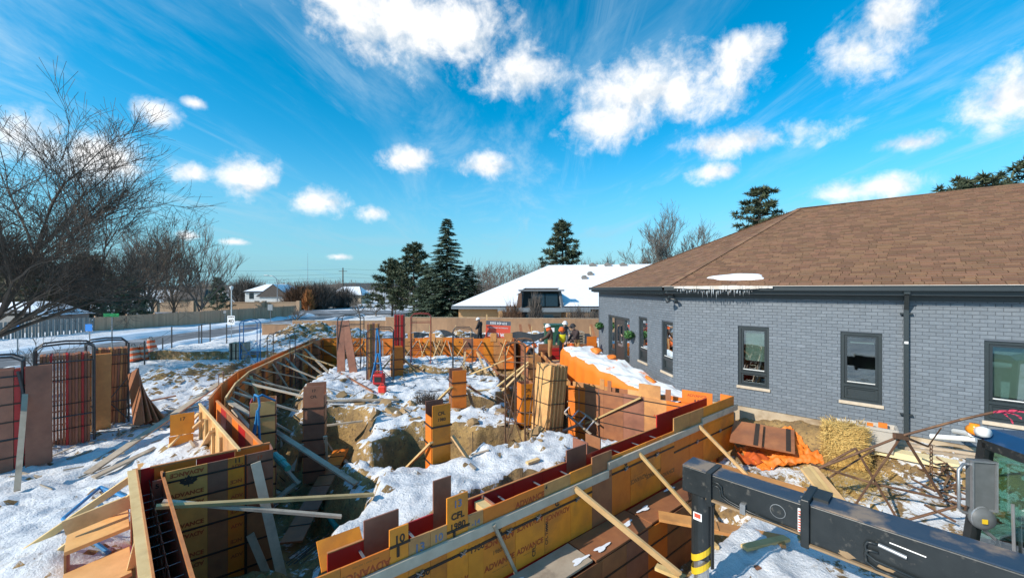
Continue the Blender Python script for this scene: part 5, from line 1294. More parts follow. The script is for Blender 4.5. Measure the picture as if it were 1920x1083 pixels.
m_ = MB(); m_.box((9.5,42.9,0.0),(3.4,.2,1.6)); m_.build('window', M['interior'], nb)
for i,(x,t_) in enumerate(((5.2,.62),(5.7,.72),(4.6,.97),(8.3,.97),(12,.97))):
    m_ = MB(); p = fr_(x, t_); m_.box(p+UP*.05,(.9 if i > 1 else .7,.6,.3)); m_.lathe(p+UP*.18,[(.28,0),(.3,.12),(.1,.2)],10); m_.build('roof_vent', mat('vent_grey%d'%i, (.22,.2,.18), rough=.8), nr_)
# ------------------------------------------------------------------ poles and signs
def pole_thing(name, base, label, cat, group=None): return thing(name, base, label, cat, group)
b_ = gpt(520,90,-1.3); t_ = pole_thing('street_light', b_, 'curved-arm grey street light over the far street', 'street light')
m_ = MB(); m_.tube([b_, b_+UP*5.5, b_+UP*6.8+Vector((-.25,0,0)), b_+UP*7.35+Vector((-1.0,0,0)), b_+UP*7.5+Vector((-2.1,0,0))], [.1,.085,.075,.065,.06], 8); m_.build('pole', M['galv'], t_, smooth=True)
m_ = MB(); m_.box(b_+UP*7.5+Vector((-2.5,0,0)), (.9,.35,.16)); m_.build('lamp_head', M['galv'], t_, bevel=.04)
b_ = gpt(643,105,-1.5); t_ = pole_thing('utility_pole', b_, 'dark wooden utility pole near the dark-roofed house', 'pole')
m_ = MB(); m_.tube([b_, b_+UP*10.2], [.2,.14], 8); m_.build('pole', M['bark'], t_); m_ = MB(); m_.bar(b_+UP*9.3+Vector((-1.1,0,0)), b_+UP*9.3+Vector((1.1,0,0)), .12,.14); m_.build('cross_arm', M['bark'], t_)
for k, z in enumerate((9.4, 8.2, 7.2)):
    m_ = MB(); pts = []
    for i in range(25): f = i/24; pts.append(b_+Vector((-90+180*f, -12+30*f, z+ (2.0 if k == 0 else 0)*abs(f-.5) - 1.2*(1-(4*(f%.5)-1)**2)+.6)))
    m_.tube(pts, .022, 3, cap=False); m_.build('wire', M['rubber'], t_)
b_ = gpt(577,400,-3); t_ = pole_thing('radio_mast', b_, 'thin radio mast on the far horizon', 'mast'); m_ = MB(); m_.tube([b_, b_+UP*42], [.35,.1], 4); m_.build('mast', M['galv'], t_)
def sign(name, px, D, zb, ztop, w, h, m, label, text=None, tm='ink', shape='rect', group=None, tsz=.2, double=True):
    b_ = gpt(px, D, zb); t_ = pole_thing(name, b_, label, 'sign', group)
    m_ = MB(); m_.tube([b_, Vector((b_.x,b_.y,ztop+.04))], .035, 6); m_.build('post', M['galv'], t_)
    m_ = MB(); m_.box((b_.x, b_.y-.05, ztop-h/2), (w,.02,h)); pl = m_.build('plate', M[m], t_)
    for s, sz, dz in (text or ()): link('lettering', text_mesh(s, sz, tm, .006), pl, frame(Vector((b_.x, b_.y-.063, ztop-h/2+dz)), Vector((1,0,0)), UP, Vector((0,-1,0))))
    return t_
sign('speed_limit_sign', 434, 34, -1.1, .88, .62, .78, 'sign_white', 'white speed limit sign reading 40 beside the street', (('MAXIMUM',.11,.27),('40',.46,-.08)))
t_ = sign('street_name_sign', 210, 23, -1.1, 1.75, .9, .2, 'sign_green', 'green street name sign on a post left of the barrels')
sign('notice_sign', 33, 25, -1.1, 1.2, .3, .38, 'sign_blue', 'small blue sign by the grey picket fence at far left')
sign('notice_sign', 168, 24.5, -1.1, 1.0, .42, .42, 'sign_blue', 'small square blue sign behind the panel stacks')
sign('notice_sign', 422, 47, -1.1, .6, .3, .3, 'galv', 'small grey sign back against the board fence')
sign('notice_sign', 507, 50, -1.1, 1.2, .6, .7, 'galv', 'grey sign back near the right end of board fence')
b_ = gpt(434,46,-1.1); t_ = pole_thing('lamp_post', b_, 'slim white lamp post behind the speed limit sign', 'lamp post'); m_ = MB(); m_.tube([b_, b_+UP*4.1], [.06,.05], 8); m_.build('post', M['white'], t_); m_ = MB(); m_.lathe(b_+UP*4.1, [(.05,0),(.16,.15),(.2,.4),(.05,.5)], 10); m_.build('lantern', M['white'], t_)
# steel fence posts with wire along the site edge
sf = thing('wire_fence', (-20,25,-1), 'thin black steel post fence with wires between site and street', 'fence')
PP = [(-33,17.0),(271,22.6),(305,26.0),(322,25.2),(373,28.5),(378,27.4),(394,28.8),(425,28.0)]; tops = []
for px, D in PP:
    p = gpt(px, D); H = 1.35 if px != 305 else .9; m_ = MB(); m_.bar(p-UP*.2, p+UP*H, .05, .05); m_.build('post', M['black_steel'], sf); tops.append(p)
for z in (.35,.75,1.15):
    for a, b2 in ((0,1),(1,3),(3,5),(5,7)): m_ = MB(); m_.tube([tops[a]+UP*z, tops[a].lerp(tops[b2],.5)+UP*(z-.07), tops[b2]+UP*z], .009, 3, cap=False); m_.build('wire', M['black_steel'], sf)
m_ = MB(); m_.tube([tops[4]+UP*1.35, tops[6]+UP*1.3], .02, 4); m_.build('top_rail', M['black_steel'], sf)
# construction barrels
def barrel(px, py, tilt, lab):
    p = at(px, py, -1.0); p.z = gzs(p.x, p.y)-.02; t_ = thing('traffic_barrel', p, lab, 'barrel', 'traffic barrels by the street'); Rm = Matrix.Rotation(tilt, 3, 'Y')
    for k, (z0, z1) in enumerate(((0,.2),(.2,.36),(.36,.52),(.52,.68),(.68,.84),(.84,.95))):
        m_ = MB(); r = lambda z: .31-.09*z-.012*int(z*6)
        m_.lathe(p, [(r(z0+.01),z0),(r(z0+.01),z1)], 16, Rm); m_.build('band', M['barrel' if k % 2 == 0 else 'reflect'], t_, smooth=False)
    m_ = MB(); m_.lathe(p, [(.36,0),(.36,.06)], 16, Rm); m_.build('base', M['rubber'], t_); m_ = MB(); m_.tube([p+Rm@Vector((-.1,0,.94)), p+Rm@Vector((-.08,0,1.05)), p+Rm@Vector((.08,0,1.05)), p+Rm@Vector((.1,0,.94))], .02, 5); m_.build('handle', M['rubber'], t_)
barrel(255, 672, -.16, 'tilted orange traffic barrel, leftmost of the three'); barrel(270, 670, -.1, 'brighter orange traffic barrel in the middle of three'); barrel(286, 665, -.12, 'orange striped traffic barrel, rightmost of the three')
# ------------------------------------------------------------------ stacks of form panels on the left
def bundle(name, c, ex, n, th, w, h, cols, label, lean=0, group=None, straps=(.5,1.2,1.9), jit=.02, strapm='strap'):
    """n panels standing on edge, stacked along ex; each panel w wide (across ex), h tall"""
    c = Vector(c); t_ = thing(name, c, label, 'panel stack', group); ex = Vector(ex).normalized(); ey = Vector((-ex.y, ex.x, 0))
    up = (UP+ex*lean).normalized(); ex2 = (ex-UP*lean).normalized()
    me_ = {}
    for i in range(n):
        k = cols[i % len(cols)] if not isinstance(cols, str) else cols
        if k not in me_: m_ = MB(); m_.box((0,0,h/2), (th*.86, w, h)); me_[k] = m_.mesh('panel', M[k])
        p = c+ex2*((i-(n-1)/2)*th)+ey*R.uniform(-jit,jit)+UP*R.uniform(-jit*.3,jit)
        link('panel', me_[k], t_, frame(p, ex2, ey, up))
    L = n*th
    for z in straps:
        m_ = MB(); q = c+up*z; a, b_ = ex2*(L/2+.02), ey*(w/2+.03)
        m_.tube([q-a-b_, q+a-b_, q+a+b_, q-a+b_, q-a-b_], .012, 4, cap=False); m_.build('strap', M[strapm], t_)
    return t_
def rack(c, w, d, h, rot, m, label, group='steel panel racks', arch=.15, brace=True, r=.022):
    c = Vector(c); t_ = thing('steel_rack', c, label, 'rack', group); Rz = Matrix.Rotation(rot, 3, 'Z'); P = lambda x, y, z: c+Rz@Vector((x*w/2, y*d/2, z))
    for y in (-1, 1):
        m_ = MB(); m_.tube([P(-1,y,0), P(-1,y,h-arch), P(-.75,y,h-.03), P(0,y,h), P(.75,y,h-.03), P(1,y,h-arch), P(1,y,0)], r, 6); m_.build('hoop', M[m], t_)
        for z in (h*.28, h*.82): m_ = MB(); m_.tube([P(-1,y,z), P(1,y,z)], r*.7, 5); m_.build('cross_bar', M[m], t_)
    for x in (-1, 1):
        m_ = MB(); m_.tube([P(x,-1,h-arch), P(x,1,h-arch)], r*.8, 5); m_.build('side_bar', M[m], t_); m_ = MB(); m_.tube([P(x,-1,.08), P(x,1,.08)], r*.8, 5); m_.build('side_bar', M[m], t_)
        if brace:
            m_ = MB(); m_.tube([P(x,-1,.1), P(x,1,h*.6)], r*.6, 5); m_.build('diagonal_brace', M[m], t_)
    if brace:
        m_ = MB(); m_.tube([P(-1,-1,.1), P(1,-1,h*.55)], r*.6, 5); m_.build('diagonal_brace', M[m], t_); m_ = MB(); m_.tube([P(1,-1,.1), P(-1,-1,h*.55)], r*.6, 5); m_.build('diagonal_brace', M[m], t_)
    return t_
def gnd(px, py):
    z = -.9
    for _ in range(12): p = at(px, py, z); z = .5*z+.5*gzs(p.x, p.y)
    return at(px, py, z)
def on(x, y, dz=0): return Vector((x, y, gzs(x, y)+dz))
GS = 'form panel stacks along the left edge'
t_ = thing('panel_stack', on(-11.75,8.95), 'pinkish-brown form panel stack, nearest at left edge, broad side facing', 'panel stack', GS)
s0 = on(-11.75,8.95); sx_ = Vector((.66,.75,0)).normalized(); sn_ = Vector((.75,-.66,0)).normalized()
for col_ in range(4):
    for row_ in range(9):
        m_ = MB(); hgt = 2.33+R.uniform(-.02,.02); m_.box(Vector((0,0,0)), (.385,.05,hgt))
        link('panel', m_.mesh('panel', M[('mauve','brown','mauve','red')[(col_+row_*2) % 4]]), t_, frame(s0+sx_*(-.6+.395*col_)+sn_*(.2-.056*row_)+UP*(hgt/2), sx_, -sn_, UP))
for z in (.35,.75,1.15,1.55,1.95):
    m_ = MB(); m_.bar(s0+sx_*-.8+sn_*.232+UP*z, s0+sx_*.79+sn_*.232+UP*(z+.02), .014, .03); m_.build('strap', M['strap'], t_)
m_ = MB(); m_.tube([s0+sx_*.45+sn_*.27+UP*2.3, s0+sx_*.62+sn_*.27+UP*1.2, s0+sx_*.5+sn_*.27+UP*.9], .03, 6); m_.build('rack_bar', M['black_steel'], t_)
bundle('panel_stack', on(-11.05,9.35,.0), (-.75,.66,0), 3, .055, .4, 2.3, ['mauve','brown'], 'narrow brown panels leaning at the right end of nearest stack', .02, GS, ())
bundle('panel_stack', on(-12.0,10.75), (.66,.75,0), 16, .056, .62, 2.38, ['brown','mauve','brown','red','mauve'], 'dark red form panel stack seen edge-on in a black rack', 0, GS, (.45,1.1,1.75))
bundle('panel_stack', on(-12.45,12.3), (.66,.75,0), 13, .06, .62, 2.35, ['brown','mauve','tan','brown'], 'tan and brown form panel stack behind the dark red stack', .03, GS, (.5,1.2,1.9))
bundle('panel_stack', on(-12.15,11.75), (-.75,.66,0), 3, .05, .5, 2.3, ['tan','orange'], 'loose tan panels leaning against the tan and brown stack', -.12, GS, ())
GR_ = 'black racks holding the left stacks'
rack(on(-12.0,10.75,.05), 1.05, .8, 2.65, rad(48), 'black_steel', 'black tube rack around the dark red panel stack', GR_, .14, False, .028)
rack(on(-12.45,12.3,.05), .9, .8, 2.6, rad(48), 'black_steel', 'black tube rack around the tan and brown panel stack', GR_, .14, True, .026)
rack(on(-11.9,8.9,.05), 1.3, .6, 2.62, rad(48), 'black_steel', 'black tube rack over the pinkish-brown stack at left edge', GR_, .14, False, .026)
# folded panels slipping off the back stack
m_ = MB()
for i in range(4): m_.bar(on(-11.55+.05*i,12.2,1.5-.25*i), on(-10.9+.12*i,11.7+.1*i,.03), .5, .03, (.3,1,0))
solo(m_, 'leaning_plywood', M['brown'], 'brown plywood pieces sliding down beside the tan and brown stack', 'plywood')
m_ = MB()
for i in range(26):
    p = on(-10.7+R.gauss(0,.35), 12.4+R.gauss(0,.4)); a = R.random()*6.28; m_.bar(p+UP*.06, p+Vector((math.cos(a),math.sin(a),0))*R.uniform(.25,.6)+UP*R.uniform(.04,.2), .09, .025)
tag(m_.build('scrap_wood', M['grey_wood']), 'pile of broken scrap wood beside the leaning plywood', 'scrap wood', kind='stuff')
# blue frame in the snow, propping board
def bars(name, segs, m, label, cat, r=.03, group=None):
    a0 = Vector(segs[0][0]); t_ = thing(name, (a0.x, a0.y, min(Vector(p).z for s in segs for p in s)), label, cat, group)
    for s in segs: q = MB(); q.tube(s, r, 6); q.build('bar', M[m], t_)
    return t_
def A(px, py, z):
    p = at(px, py, z); return p if p.z > gzs(p.x, p.y)+.03 else gnd(px, py)+UP*.045
bars('blue_frame', [[A(118,975,-1.1),A(188,915,-.9)],[A(122,990,-1.1),A(200,950,-.98)],[A(188,915,-.9),A(205,932,-1.0)],[A(150,1000,-1.15),A(205,1040,-1.15)],[A(118,975,-1.1),A(150,1005,-1.15)],[A(188,915,-.9),A(250,940,-1.0)],[A(150,990,-1.1),A(240,960,-1.0)]], 'blue_steel', 'blue steel frame lying in the snow at lower left', 'steel frame')
m_ = MB(); m_.bar(A(32,922,-1.1), Vector((-11.3,9.3,.9)), .09, .05); solo(m_, 'prop_board', M['grey_wood'], 'grey board propped against the nearest left panel stack', 'board')
# long sloping planks left of the curved wall
GPk = 'planks lying on the snow left of the formwork'
for (x0,y0,x1,y1,w_,m__,lab) in ((165,885,412,716,.2,'grey_wood','long weathered plank on snow running toward the curved form wall'),(175,893,380,795,.16,'grey_wood','weathered plank lying just below the longer one on snow'),(230,760,330,740,.1,'brown','short brown plank on the trampled snow path'),(395,672,470,640,.09,'grey_wood','thin grey board lying in snow near the blue rack')):
    m_ = MB(); m_.bar(A(x0,y0,-.92), A(x1,y1,.16 if x0 == 165 else -.5 if y0 > 800 else -.85), w_, .04); solo(m_, 'plank', M[m__], lab, 'plank', GPk)
GB = 'bars lying in the snow mound'
for k,(x0,y0,x1,y1,lab) in enumerate(((240,715,290,692,'dark bar in snow just right of the black rack'),(250,720,300,700,'second dark bar in snow beside the first one'),(335,700,395,683,'dark pipe lying on the snow pile'),(300,690,340,715,'dark bent rod on the shaded snow'))):
    m_ = MB(); m_.tube([A(x0,y0,-.72), A(x1,y1,-.66)], .025, 5); solo(m_, 'steel_bar', M['black_steel'], lab, 'bar', GB)
# ------------------------------------------------------------------ racks inside the site
rack(on(-10.2,17.7), .9, .7, 2.5, rad(12), 'black_steel', 'black rack with leaning red panels near back wall', r=.02)
t_ = thing('panel_pair', on(-7.3,17.6), 'two tall mauve-red form panels leaning in a V in front of back wall', 'form panels')
for k,(x0,x1) in enumerate(((-7.42,-7.55),(-6.85,-7.35))):
    m_ = MB(); m_.bar(Vector((x0,17.4,-.75)), Vector((x1,17.6,1.75)), .34, .05, (0,1,0)); m_.build('panel', M['mauve'], t_)
rack(on(-7.2,17.9), .95, .7, 2.45, rad(8), 'black_steel', 'black rack standing behind the V of leaning red panels', r=.02)
bundle('panel_bundle', on(-5.75,16.6), (1,.3,0), 8, .06, .55, 2.35, ['mauve','tan','tan','brown'], 'tall tan and pink panel bundle beside the blue lifting frame', .0, None, (.6,1.2,1.8))
rack(on(-5.35,16.3), 1.0, .8, 2.2, rad(14), 'black_steel', 'black rack around the tall tan and pink bundle', r=.02)
bars('lifting_frame', [[Vector((-5.45,15.9,-.6)),Vector((-5.4,15.9,1.0)),Vector((-5.38,15.9,1.6))],[Vector((-5.2,15.9,-.6)),Vector((-5.25,15.9,1.0)),Vector((-5.36,15.9,1.6))],[Vector((-5.6,15.8,-.6)),Vector((-5.35,15.9,.6))],[Vector((-5.05,15.8,-.6)),Vector((-5.3,15.9,.6))],[Vector((-5.5,15.9,.2)),Vector((-5.15,15.9,.2))]], 'blue_steel', 'blue lifting frame against the tall tan and pink bundle', 'lifting frame', .03)
bundle('panel_bundle', on(-5.5,19.6), (1,.2,0), 8, .06, .5, 2.3, ['red','mauve','red'], 'tall red-stained panel bundle in red rack near back wall', 0, None, (.5,1.2,1.8))
rack(on(-4.5,19.8), .95, .75, 2.45, rad(10), 'red_steel', 'rust-red rack right of the red-stained bundle', r=.02)
rack(on(-2.35,19.0), .9, .8, 2.35, rad(6), 'black_steel', 'black rack left of the worker in white hard hat', r=.02)
# left blue rack with bundle at the street side
rack(on(-14.2,21.7), .8, .7, 2.5, rad(20), 'blue_steel', 'blue tube rack standing left of the snow pile', r=.022)
bundle('panel_bundle', on(-14.9,21.9), (1,.1,0), 10, .08, .6, 1.2, ['grey_wood','strap','grey_wood'], 'dark snowy bundle of bars beside the blue rack', 0, None, (.4,.8))
# blue lifting frame on the pale column, first left column
c5 = Vector(((494-960)/F*9.75, 9.5, .42))
bars('lifting_frame', [[c5+Vector((-.25,.3,.0)),c5+Vector((-.05,.0,.22)),c5+Vector((.1,-.1,.2)),c5+Vector((.14,-.12,.0)),c5+Vector((-.12,-.2,-1.3))],[c5+Vector((.25,.3,.0)),c5+Vector((.12,.0,.22)),c5+Vector((.1,-.1,.2))],[c5+Vector((.12,-.14,-.1)),c5+Vector((.22,-.2,-1.35))],[c5+Vector((.1,-.14,-.1)),c5+Vector((.02,-.24,-1.35))]], 'blue_steel', 'blue lifting frame hung over the pale column form', 'lifting frame', .026)
# plywood bundle in its rack
PB = Vector((.95,11.35,-1.05)); PB.z = gzs(PB.x, PB.y)-.05
bundle('plywood_bundle', PB, (.8,.6,0), 14, .045, .62, 2.2, ['pale','tan','pale'], 'leaning bundle of pale plywood panels strapped together beside right wall', .12, None, (.5,1.15,1.8))
rack(Vector((.22,11.0,PB.z)), .55, .9, 2.95, rad(-18), 'rust', 'brown pipe rack just left of the plywood bundle', None, .12, True, .024)
# ladder frame lying by the plywood bundle
t_ = thing('ladder', at(1060,790,-1.0), 'short white-runged ladder leaning beside the plywood bundle', 'ladder')
a, b_ = at(1050,765,-.6), at(1108,812,-1.0); o_ = Vector((.28,.25,.18))
for p, q in ((a,b_),(a+o_,b_+o_)): m_ = MB(); m_.bar(p, q, .06, .03); m_.build('rail', M['grey_wood'], t_)
for i in range(4): f = (i+.6)/4.2; m_ = MB(); m_.tube([a.lerp(b_,f), a.lerp(b_,f)+o_], .02, 5); m_.build('rung', M['white'], t_)
# generator and fuel can
p = at(711,722,-.66); p.z = gzs(p.x,p.y); t_ = thing('generator', p, 'dark red portable generator on the snow by the tall bundle', 'generator')
m_ = MB(); m_.box(p+UP*.27, (.42,.34,.42)); m_.build('housing', M['red'], t_, bevel=.06); m_ = MB(); m_.tube([p+Vector((-.15,0,.46)),p+Vector((-.13,0,.56)),p+Vector((.13,0,.56)),p+Vector((.15,0,.46))], .025, 6); m_.build('handle', M['red'], t_); m_ = MB(); m_.box(p+Vector((0,-.175,.28)), (.26,.02,.2)); m_.build('front_panel', M['rubber'], t_); m_ = MB(); m_.box(p+UP*.04,(.4,.3,.08)); m_.build('base', M['rubber'], t_)
p = at(717,737,-.66); p.z = gzs(p.x,p.y); t_ = thing('fuel_can', p, 'bright red fuel can in front of the generator', 'fuel can')
m_ = MB(); m_.box(p+UP*.13, (.28,.2,.26)); m_.build('body', M['bright_red'], t_, bevel=.05); m_ = MB(); m_.tube([p+Vector((-.08,0,.25)),p+Vector((-.05,0,.32)),p+Vector((.06,0,.31))], .02, 6); m_.build('handle', M['bright_red'], t_); m_ = MB(); m_.tube([p+Vector((.09,0,.25)),p+Vector((.14,0,.34))], [.03,.018], 8); m_.build('spout', M['rubber'], t_)
# grey boards on the interior snow
GI = 'boards lying inside the foundation'
for (x0,y0,z0,x1,y1,z1,w_,mm,lab) in ((612,752,-.66,748,747,-.62,.16,'grey_wood','grey plank on snow right of the brown column form'),(845,806,-1.0,950,795,-.9,.2,'grey_wood','wide grey plank in front of the plywood bundle rack'),(870,735,-.9,950,726,-.75,.12,'pine','pine board between the orange column and bundle rack'),
     (870,706,-.7,925,683,-.2,.12,'pine','pale board sloping up toward the back wall'),(905,692,-.75,960,668,-.2,.1,'pine','thin pale board sloping toward the crew'),(830,760,-1.1,795,800,-1.4,.1,'grey_wood','grey board leaning into the pit left of red-orange column'),(600,800,-1.4,680,790,-1.2,.08,'grey_wood','thin grey board sticking out of the earth bank'),
     (545,885,-2.1,575,740,-1.0,.2,'grey_wood','wide grey board sloping down into the left pit'),(470,975,-1.9,560,900,-1.9,.14,'grey_wood','grey board deep in the shaded left pit'),(988,870,-1.0,1010,862,-1.0,.1,'pine','short offcut of pine on the snow behind front wall'),(700,735,-.62,640,700,-.5,.06,'brown','thin brown stick on the snow mound')):
    m_ = MB(); m_.bar(A(x0,y0,z0), A(x1,y1,z1), w_, .045); solo(m_, 'loose_board', M[mm], lab, 'board', GI)
# red panels lying in the pit with tag
t_ = thing('fallen_panel', at(590,930,-1.7), 'long dark red form panel fallen across the left pit', 'form panel')
a, b_ = gnd(640,848)+UP*.12, gnd(545,1040)+UP*.25
for i in range(4):
    f0, f1 = i/4, (i+.97)/4; m_ = MB(); m_.bar(a.lerp(b_,f0), a.lerp(b_,f1), .42, .04); m_.build('panel', M['orange' if i == 0 else 'mauve' if i == 2 else 'brown'], t_)
    m_ = MB(); m_.bar(a.lerp(b_,f0+.12)+UP*.025-Vector((.2,.05,0)), a.lerp(b_,f0+.12)+UP*.025+Vector((.2,.05,0)), .03,.012); m_.build('strap', M['strap'], t_)
d_ = (b_-a).normalized(); sdv_ = d_.cross(UP).normalized(); nn_ = sdv_.cross(d_).normalized(); nn_ = nn_ if nn_.z > 0 else -nn_
letter(t_, '8', .12, a.lerp(b_,.05)+nn_*.03, -sdv_ if sdv_.x < 0 else sdv_, -d_, nn_, 'ink', .004)
# teal pipe
m_ = MB(); m_.tube([atd(515,850,9.0), atd(540,876,8.6)], .07, 10); m_.tube([atd(522,857,8.9), atd(530,865,8.76)], .085, 10); solo(m_, 'teal_pipe', M['teal'], 'short teal pipe beside the printed form wall end', 'pipe', 'teal drain pipes')
m_ = MB(); m_.tube([gnd(600,950)+UP*.12, gnd(632,998)+UP*.12], .06, 10); solo(m_, 'teal_pipe', M['teal'], 'teal pipe poking from the snow ridge in the pit', 'pipe', 'teal drain pipes')
# rebar sticks near the pit
m_ = MB()
for i in range(9): p = at(535+R.uniform(0,30), 1060-R.uniform(0,25), -1.25); m_.tube([p, p+Vector((.35,.25+.1*R.random(),.12+.12*R.random()))], .008, 4)
tag(m_.build('rebar_bits', M['strap']), 'bent black rebar bits in snow at lower left of the pit', 'rebar', kind='stuff')
# frozen clods: lumps of clay on the cut banks
def clod(c, r, seed):
    bm = bmesh.new(); bmesh.ops.create_icosphere(bm, subdivisions=2, radius=r); rr = random.Random(seed)
    P = np.array([tuple(v.co) for v in bm.verts]); q = P/r
    for k in range(7):                                   # cut flat faces
        ax = np.array([rr.gauss(0,1), rr.gauss(0,1), rr.gauss(0,1)]); ax /= np.linalg.norm(ax); h = rr.uniform(.35,.75)
        d_ = q@ax; q = q-np.outer(np.maximum(d_-h, 0), ax)
    q = q*(1+.25*fbm(q[:,0]*2+seed, q[:,1]*2+q[:,2]*1.3, 3))[:,None]
    q *= np.array([rr.uniform(.8,1.3), rr.uniform(.8,1.2), rr.uniform(.6,.95)])
    vs = [tuple(v) for v in (q*r+np.array(tuple(c)))]; fs = [tuple(v.index for v in f.verts) for f in bm.faces]; bm.free(); return vs, fs
m_ = MB()
BK = [(665,800,.3),(650,830,.28),(725,800,.36),(745,825,.25),(700,835,.3),(610,800,.2),(770,800,.22),(920,850,.34),(960,860,.34),(990,840,.36),(885,840,.26),(1010,860,.3),(940,820,.22),(880,790,.2),(905,745,.2),(950,745,.2),(640,765,.16),(800,810,.2)]
BK += [(640,790,.3),(690,790,.34),(735,815,.33),(670,825,.3),(760,815,.24),(705,820,.28),(900,865,.3),(935,880,.34),(975,880,.3),(1000,830,.25),(1015,850,.28),(870,860,.22),(860,815,.2),(780,835,.22)]
for i in range(250):
    if i < len(BK): px, py, r = BK[i]; D = (CH+1.45)*F/(py-HZ); x, y = (px-960)/F*D, D
    else:
        r = .03+.13*R.random()**3
        if i % 3 == 0: x, y = -13.6+R.gauss(0,1.2), 18.2+R.gauss(0,.9)
        elif i % 3 == 1: x, y = -14.3+R.gauss(0,1.2), 27.0+R.gauss(0,.8)
        else: x, y = R.uniform(-5,1.5), R.uniform(9.5,14.5)
    v_, f_ = clod((x, y, gzs(x, y)-r*.15), r, 500+i); k0 = len(m_.v); m_.v += v_; m_.f += [tuple(k0+q for q in f) for f in f_]; m_.mi += [0]*len(f_)
tag(m_.build('frozen_clods', M['rock']), 'frozen lumps of clay on the dug banks and piles', 'clods', kind='stuff')
# dry grass tufts and black brush
def tuft(px, py, z, m, n, h, label, w=.01):
    p = at(px, py, z); p.z = gzs(p.x, p.y); b2 = MB(); rr = random.Random(px)
    for i in range(n):
        a = rr.random()*6.28; q = p+Vector((rr.gauss(0,.18), rr.gauss(0,.14), 0)); t2 = q+Vector((math.cos(a)*rr.random()*h*.8, math.sin(a)*rr.random()*h*.8, h*rr.uniform(.4,1))); s_ = Vector((w,w*.3,0)); b2.face([q-s_, q+s_, t2])
    return solo(b2, 'brush_tuft', M[m], label, 'brush', kind='stuff')
tuft(800,765,-.9,'bark',160,.5,'dark brush heap on the snow left of red-orange column',.012); tuft(905,780,-1.1,'straw',120,.3,'dry grass tuft behind the grey plank')
# ------------------------------------------------------------------ back of the site
t_ = thing('silt_fence', (-1,28.4,-.7), 'sagging black silt fence along the foot of the hoarding', 'silt fence')
for (x0, x1, y) in ((-7.8,-.6,29.2),(-2.9,5.6,28.4)):
    m_ = MB(); prev = None; n_ = 46
    for i in range(n_+1):
        f = i/n_; x = x0+(x1-x0)*f; top = .10+.2*abs(math.sin(f*math.pi*3.6+.4))**1.6+.12*math.sin(f*9+x0); yy = y+.15*math.sin(f*21)
        row = [(x, yy-.9, -.65+.1*math.sin(i)), (x, yy-.35, -.45+top*.55+.03*math.sin(i*1.7)), (x, yy, -.5+top+.25)]
        if prev:
            for k in range(2): m_.face([prev[k], row[k], row[k+1], prev[k+1]])
        prev = row
    m_.build('fabric', M['fabric'], t_, smooth=True)
    for i in range(5):
        m_ = MB(); x = x0+(x1-x0)*i/4; m_.bar((x,y+.06,-.8),(x+R.uniform(-.1,.1),y+.06,.5),.05,.05); m_.build('stake', M['pine'], t_)
# upside-down lease sign
c = Vector(((934-960)/F*26.2, 26.2, 0)); zc = CH-(616-HZ)/F*26.2; c.z = zc
t_ = thing('lease_sign', (c.x, c.y, zc-.6), 'upside-down red and slate lease sign leaning behind the back form wall', 'sign')
tl = rad(-3); ex_ = Vector((math.cos(tl), 0, -math.sin(tl)*-1)); uz_ = Vector((-ex_.z, 0, ex_.x)); nn_ = Vector((0,-1,0)); Rm = Matrix((ex_, Vector((0,1,0)), uz_)).transposed()
m_ = MB(); m_.box(c-uz_*.13, (1.62,.03,.82), Rm); pl = m_.build('board', M['sign_red'], t_)
m_ = MB(); m_.box(c+uz_*.425, (1.62,.03,.26), Rm); pl2 = m_.build('header', M['sign_navy'], t_)
link('lettering', text_mesh('FOR LEASE', .29, 'sign_white', .008), pl, frame(c-uz_*.33+nn_*.02, -ex_, -uz_, nn_))
link('lettering', text_mesh('519 434 5555', .2, 'sign_white', .006), pl2, frame(c+uz_*.42+nn_*.02, -ex_, -uz_, nn_))
link('lettering', text_mesh('COMMERCIAL OFFICE SPACE', .1, 'sign_white', .001), pl, frame(c+uz_*.12+nn_*.02, -ex_, -uz_, nn_))
for dx in (-.75, .2): m_ = MB(); m_.bar(c+ex_*dx+Vector((0,.05,-.9)), c+ex_*dx+Vector((0,.05,.95 if dx < 0 else .5)), .08, .05); m_.build('post', M['pine'], t_)
# green utility box and pallets
c = Vector((2.75,25.5,-.6)); t_ = thing('utility_box', c, 'dark green metal utility box behind the crew', 'utility box')
gm_l = mat('green_box_paint', (.02,.09,.05), (.025,.075,.045), 4, rough=.45)
m_ = MB(); m_.box(c+UP*.75,(1.35,1.0,1.4)); m_.build('cabinet', gm_l, t_, bevel=.03); m_ = MB(); m_.box(c+UP*1.48,(1.42,1.1,.08)); m_.build('lid', gm_l, t_); m_ = MB(); m_.box(c+Vector((-.2,-.51,1.2)),(.2,.01,.26)); m_.build('label_plate', M['sign_white'], t_)
c = Vector((4.0,25.2,-.6)); t_ = thing('pallet_stack', c, 'stack of weathered pallets right of the green box', 'pallets')
for k in range(7): m_ = MB(); [m_.bar(c+Vector((-.5,-.4+.2*j,.1+.16*k)), c+Vector((.5,-.4+.2*j,.1+.16*k)), .1,.02) for j in range(5)]; [m_.box(c+Vector((-.45+.45*j,0,.04+.16*k)),(.09,.85,.09)) for j in range(3)]; m_.build('pallet', M['grey_wood'], t_)
GD = 'boards leaning on the hoarding'
for px, x2, lab in ((975,980,'thin dark board leaning on hoarding right of lease sign'),(992,1003,'brown board leaning on hoarding left of the crew'),(1108,1118,'short brown board leaning on hoarding by the house')):
    m_ = MB(); m_.bar(atd(x2,640,29.5), atd(px,606,30.6), .2,.03); solo(m_, 'leaning_board', M['brown'], lab, 'board', GD)
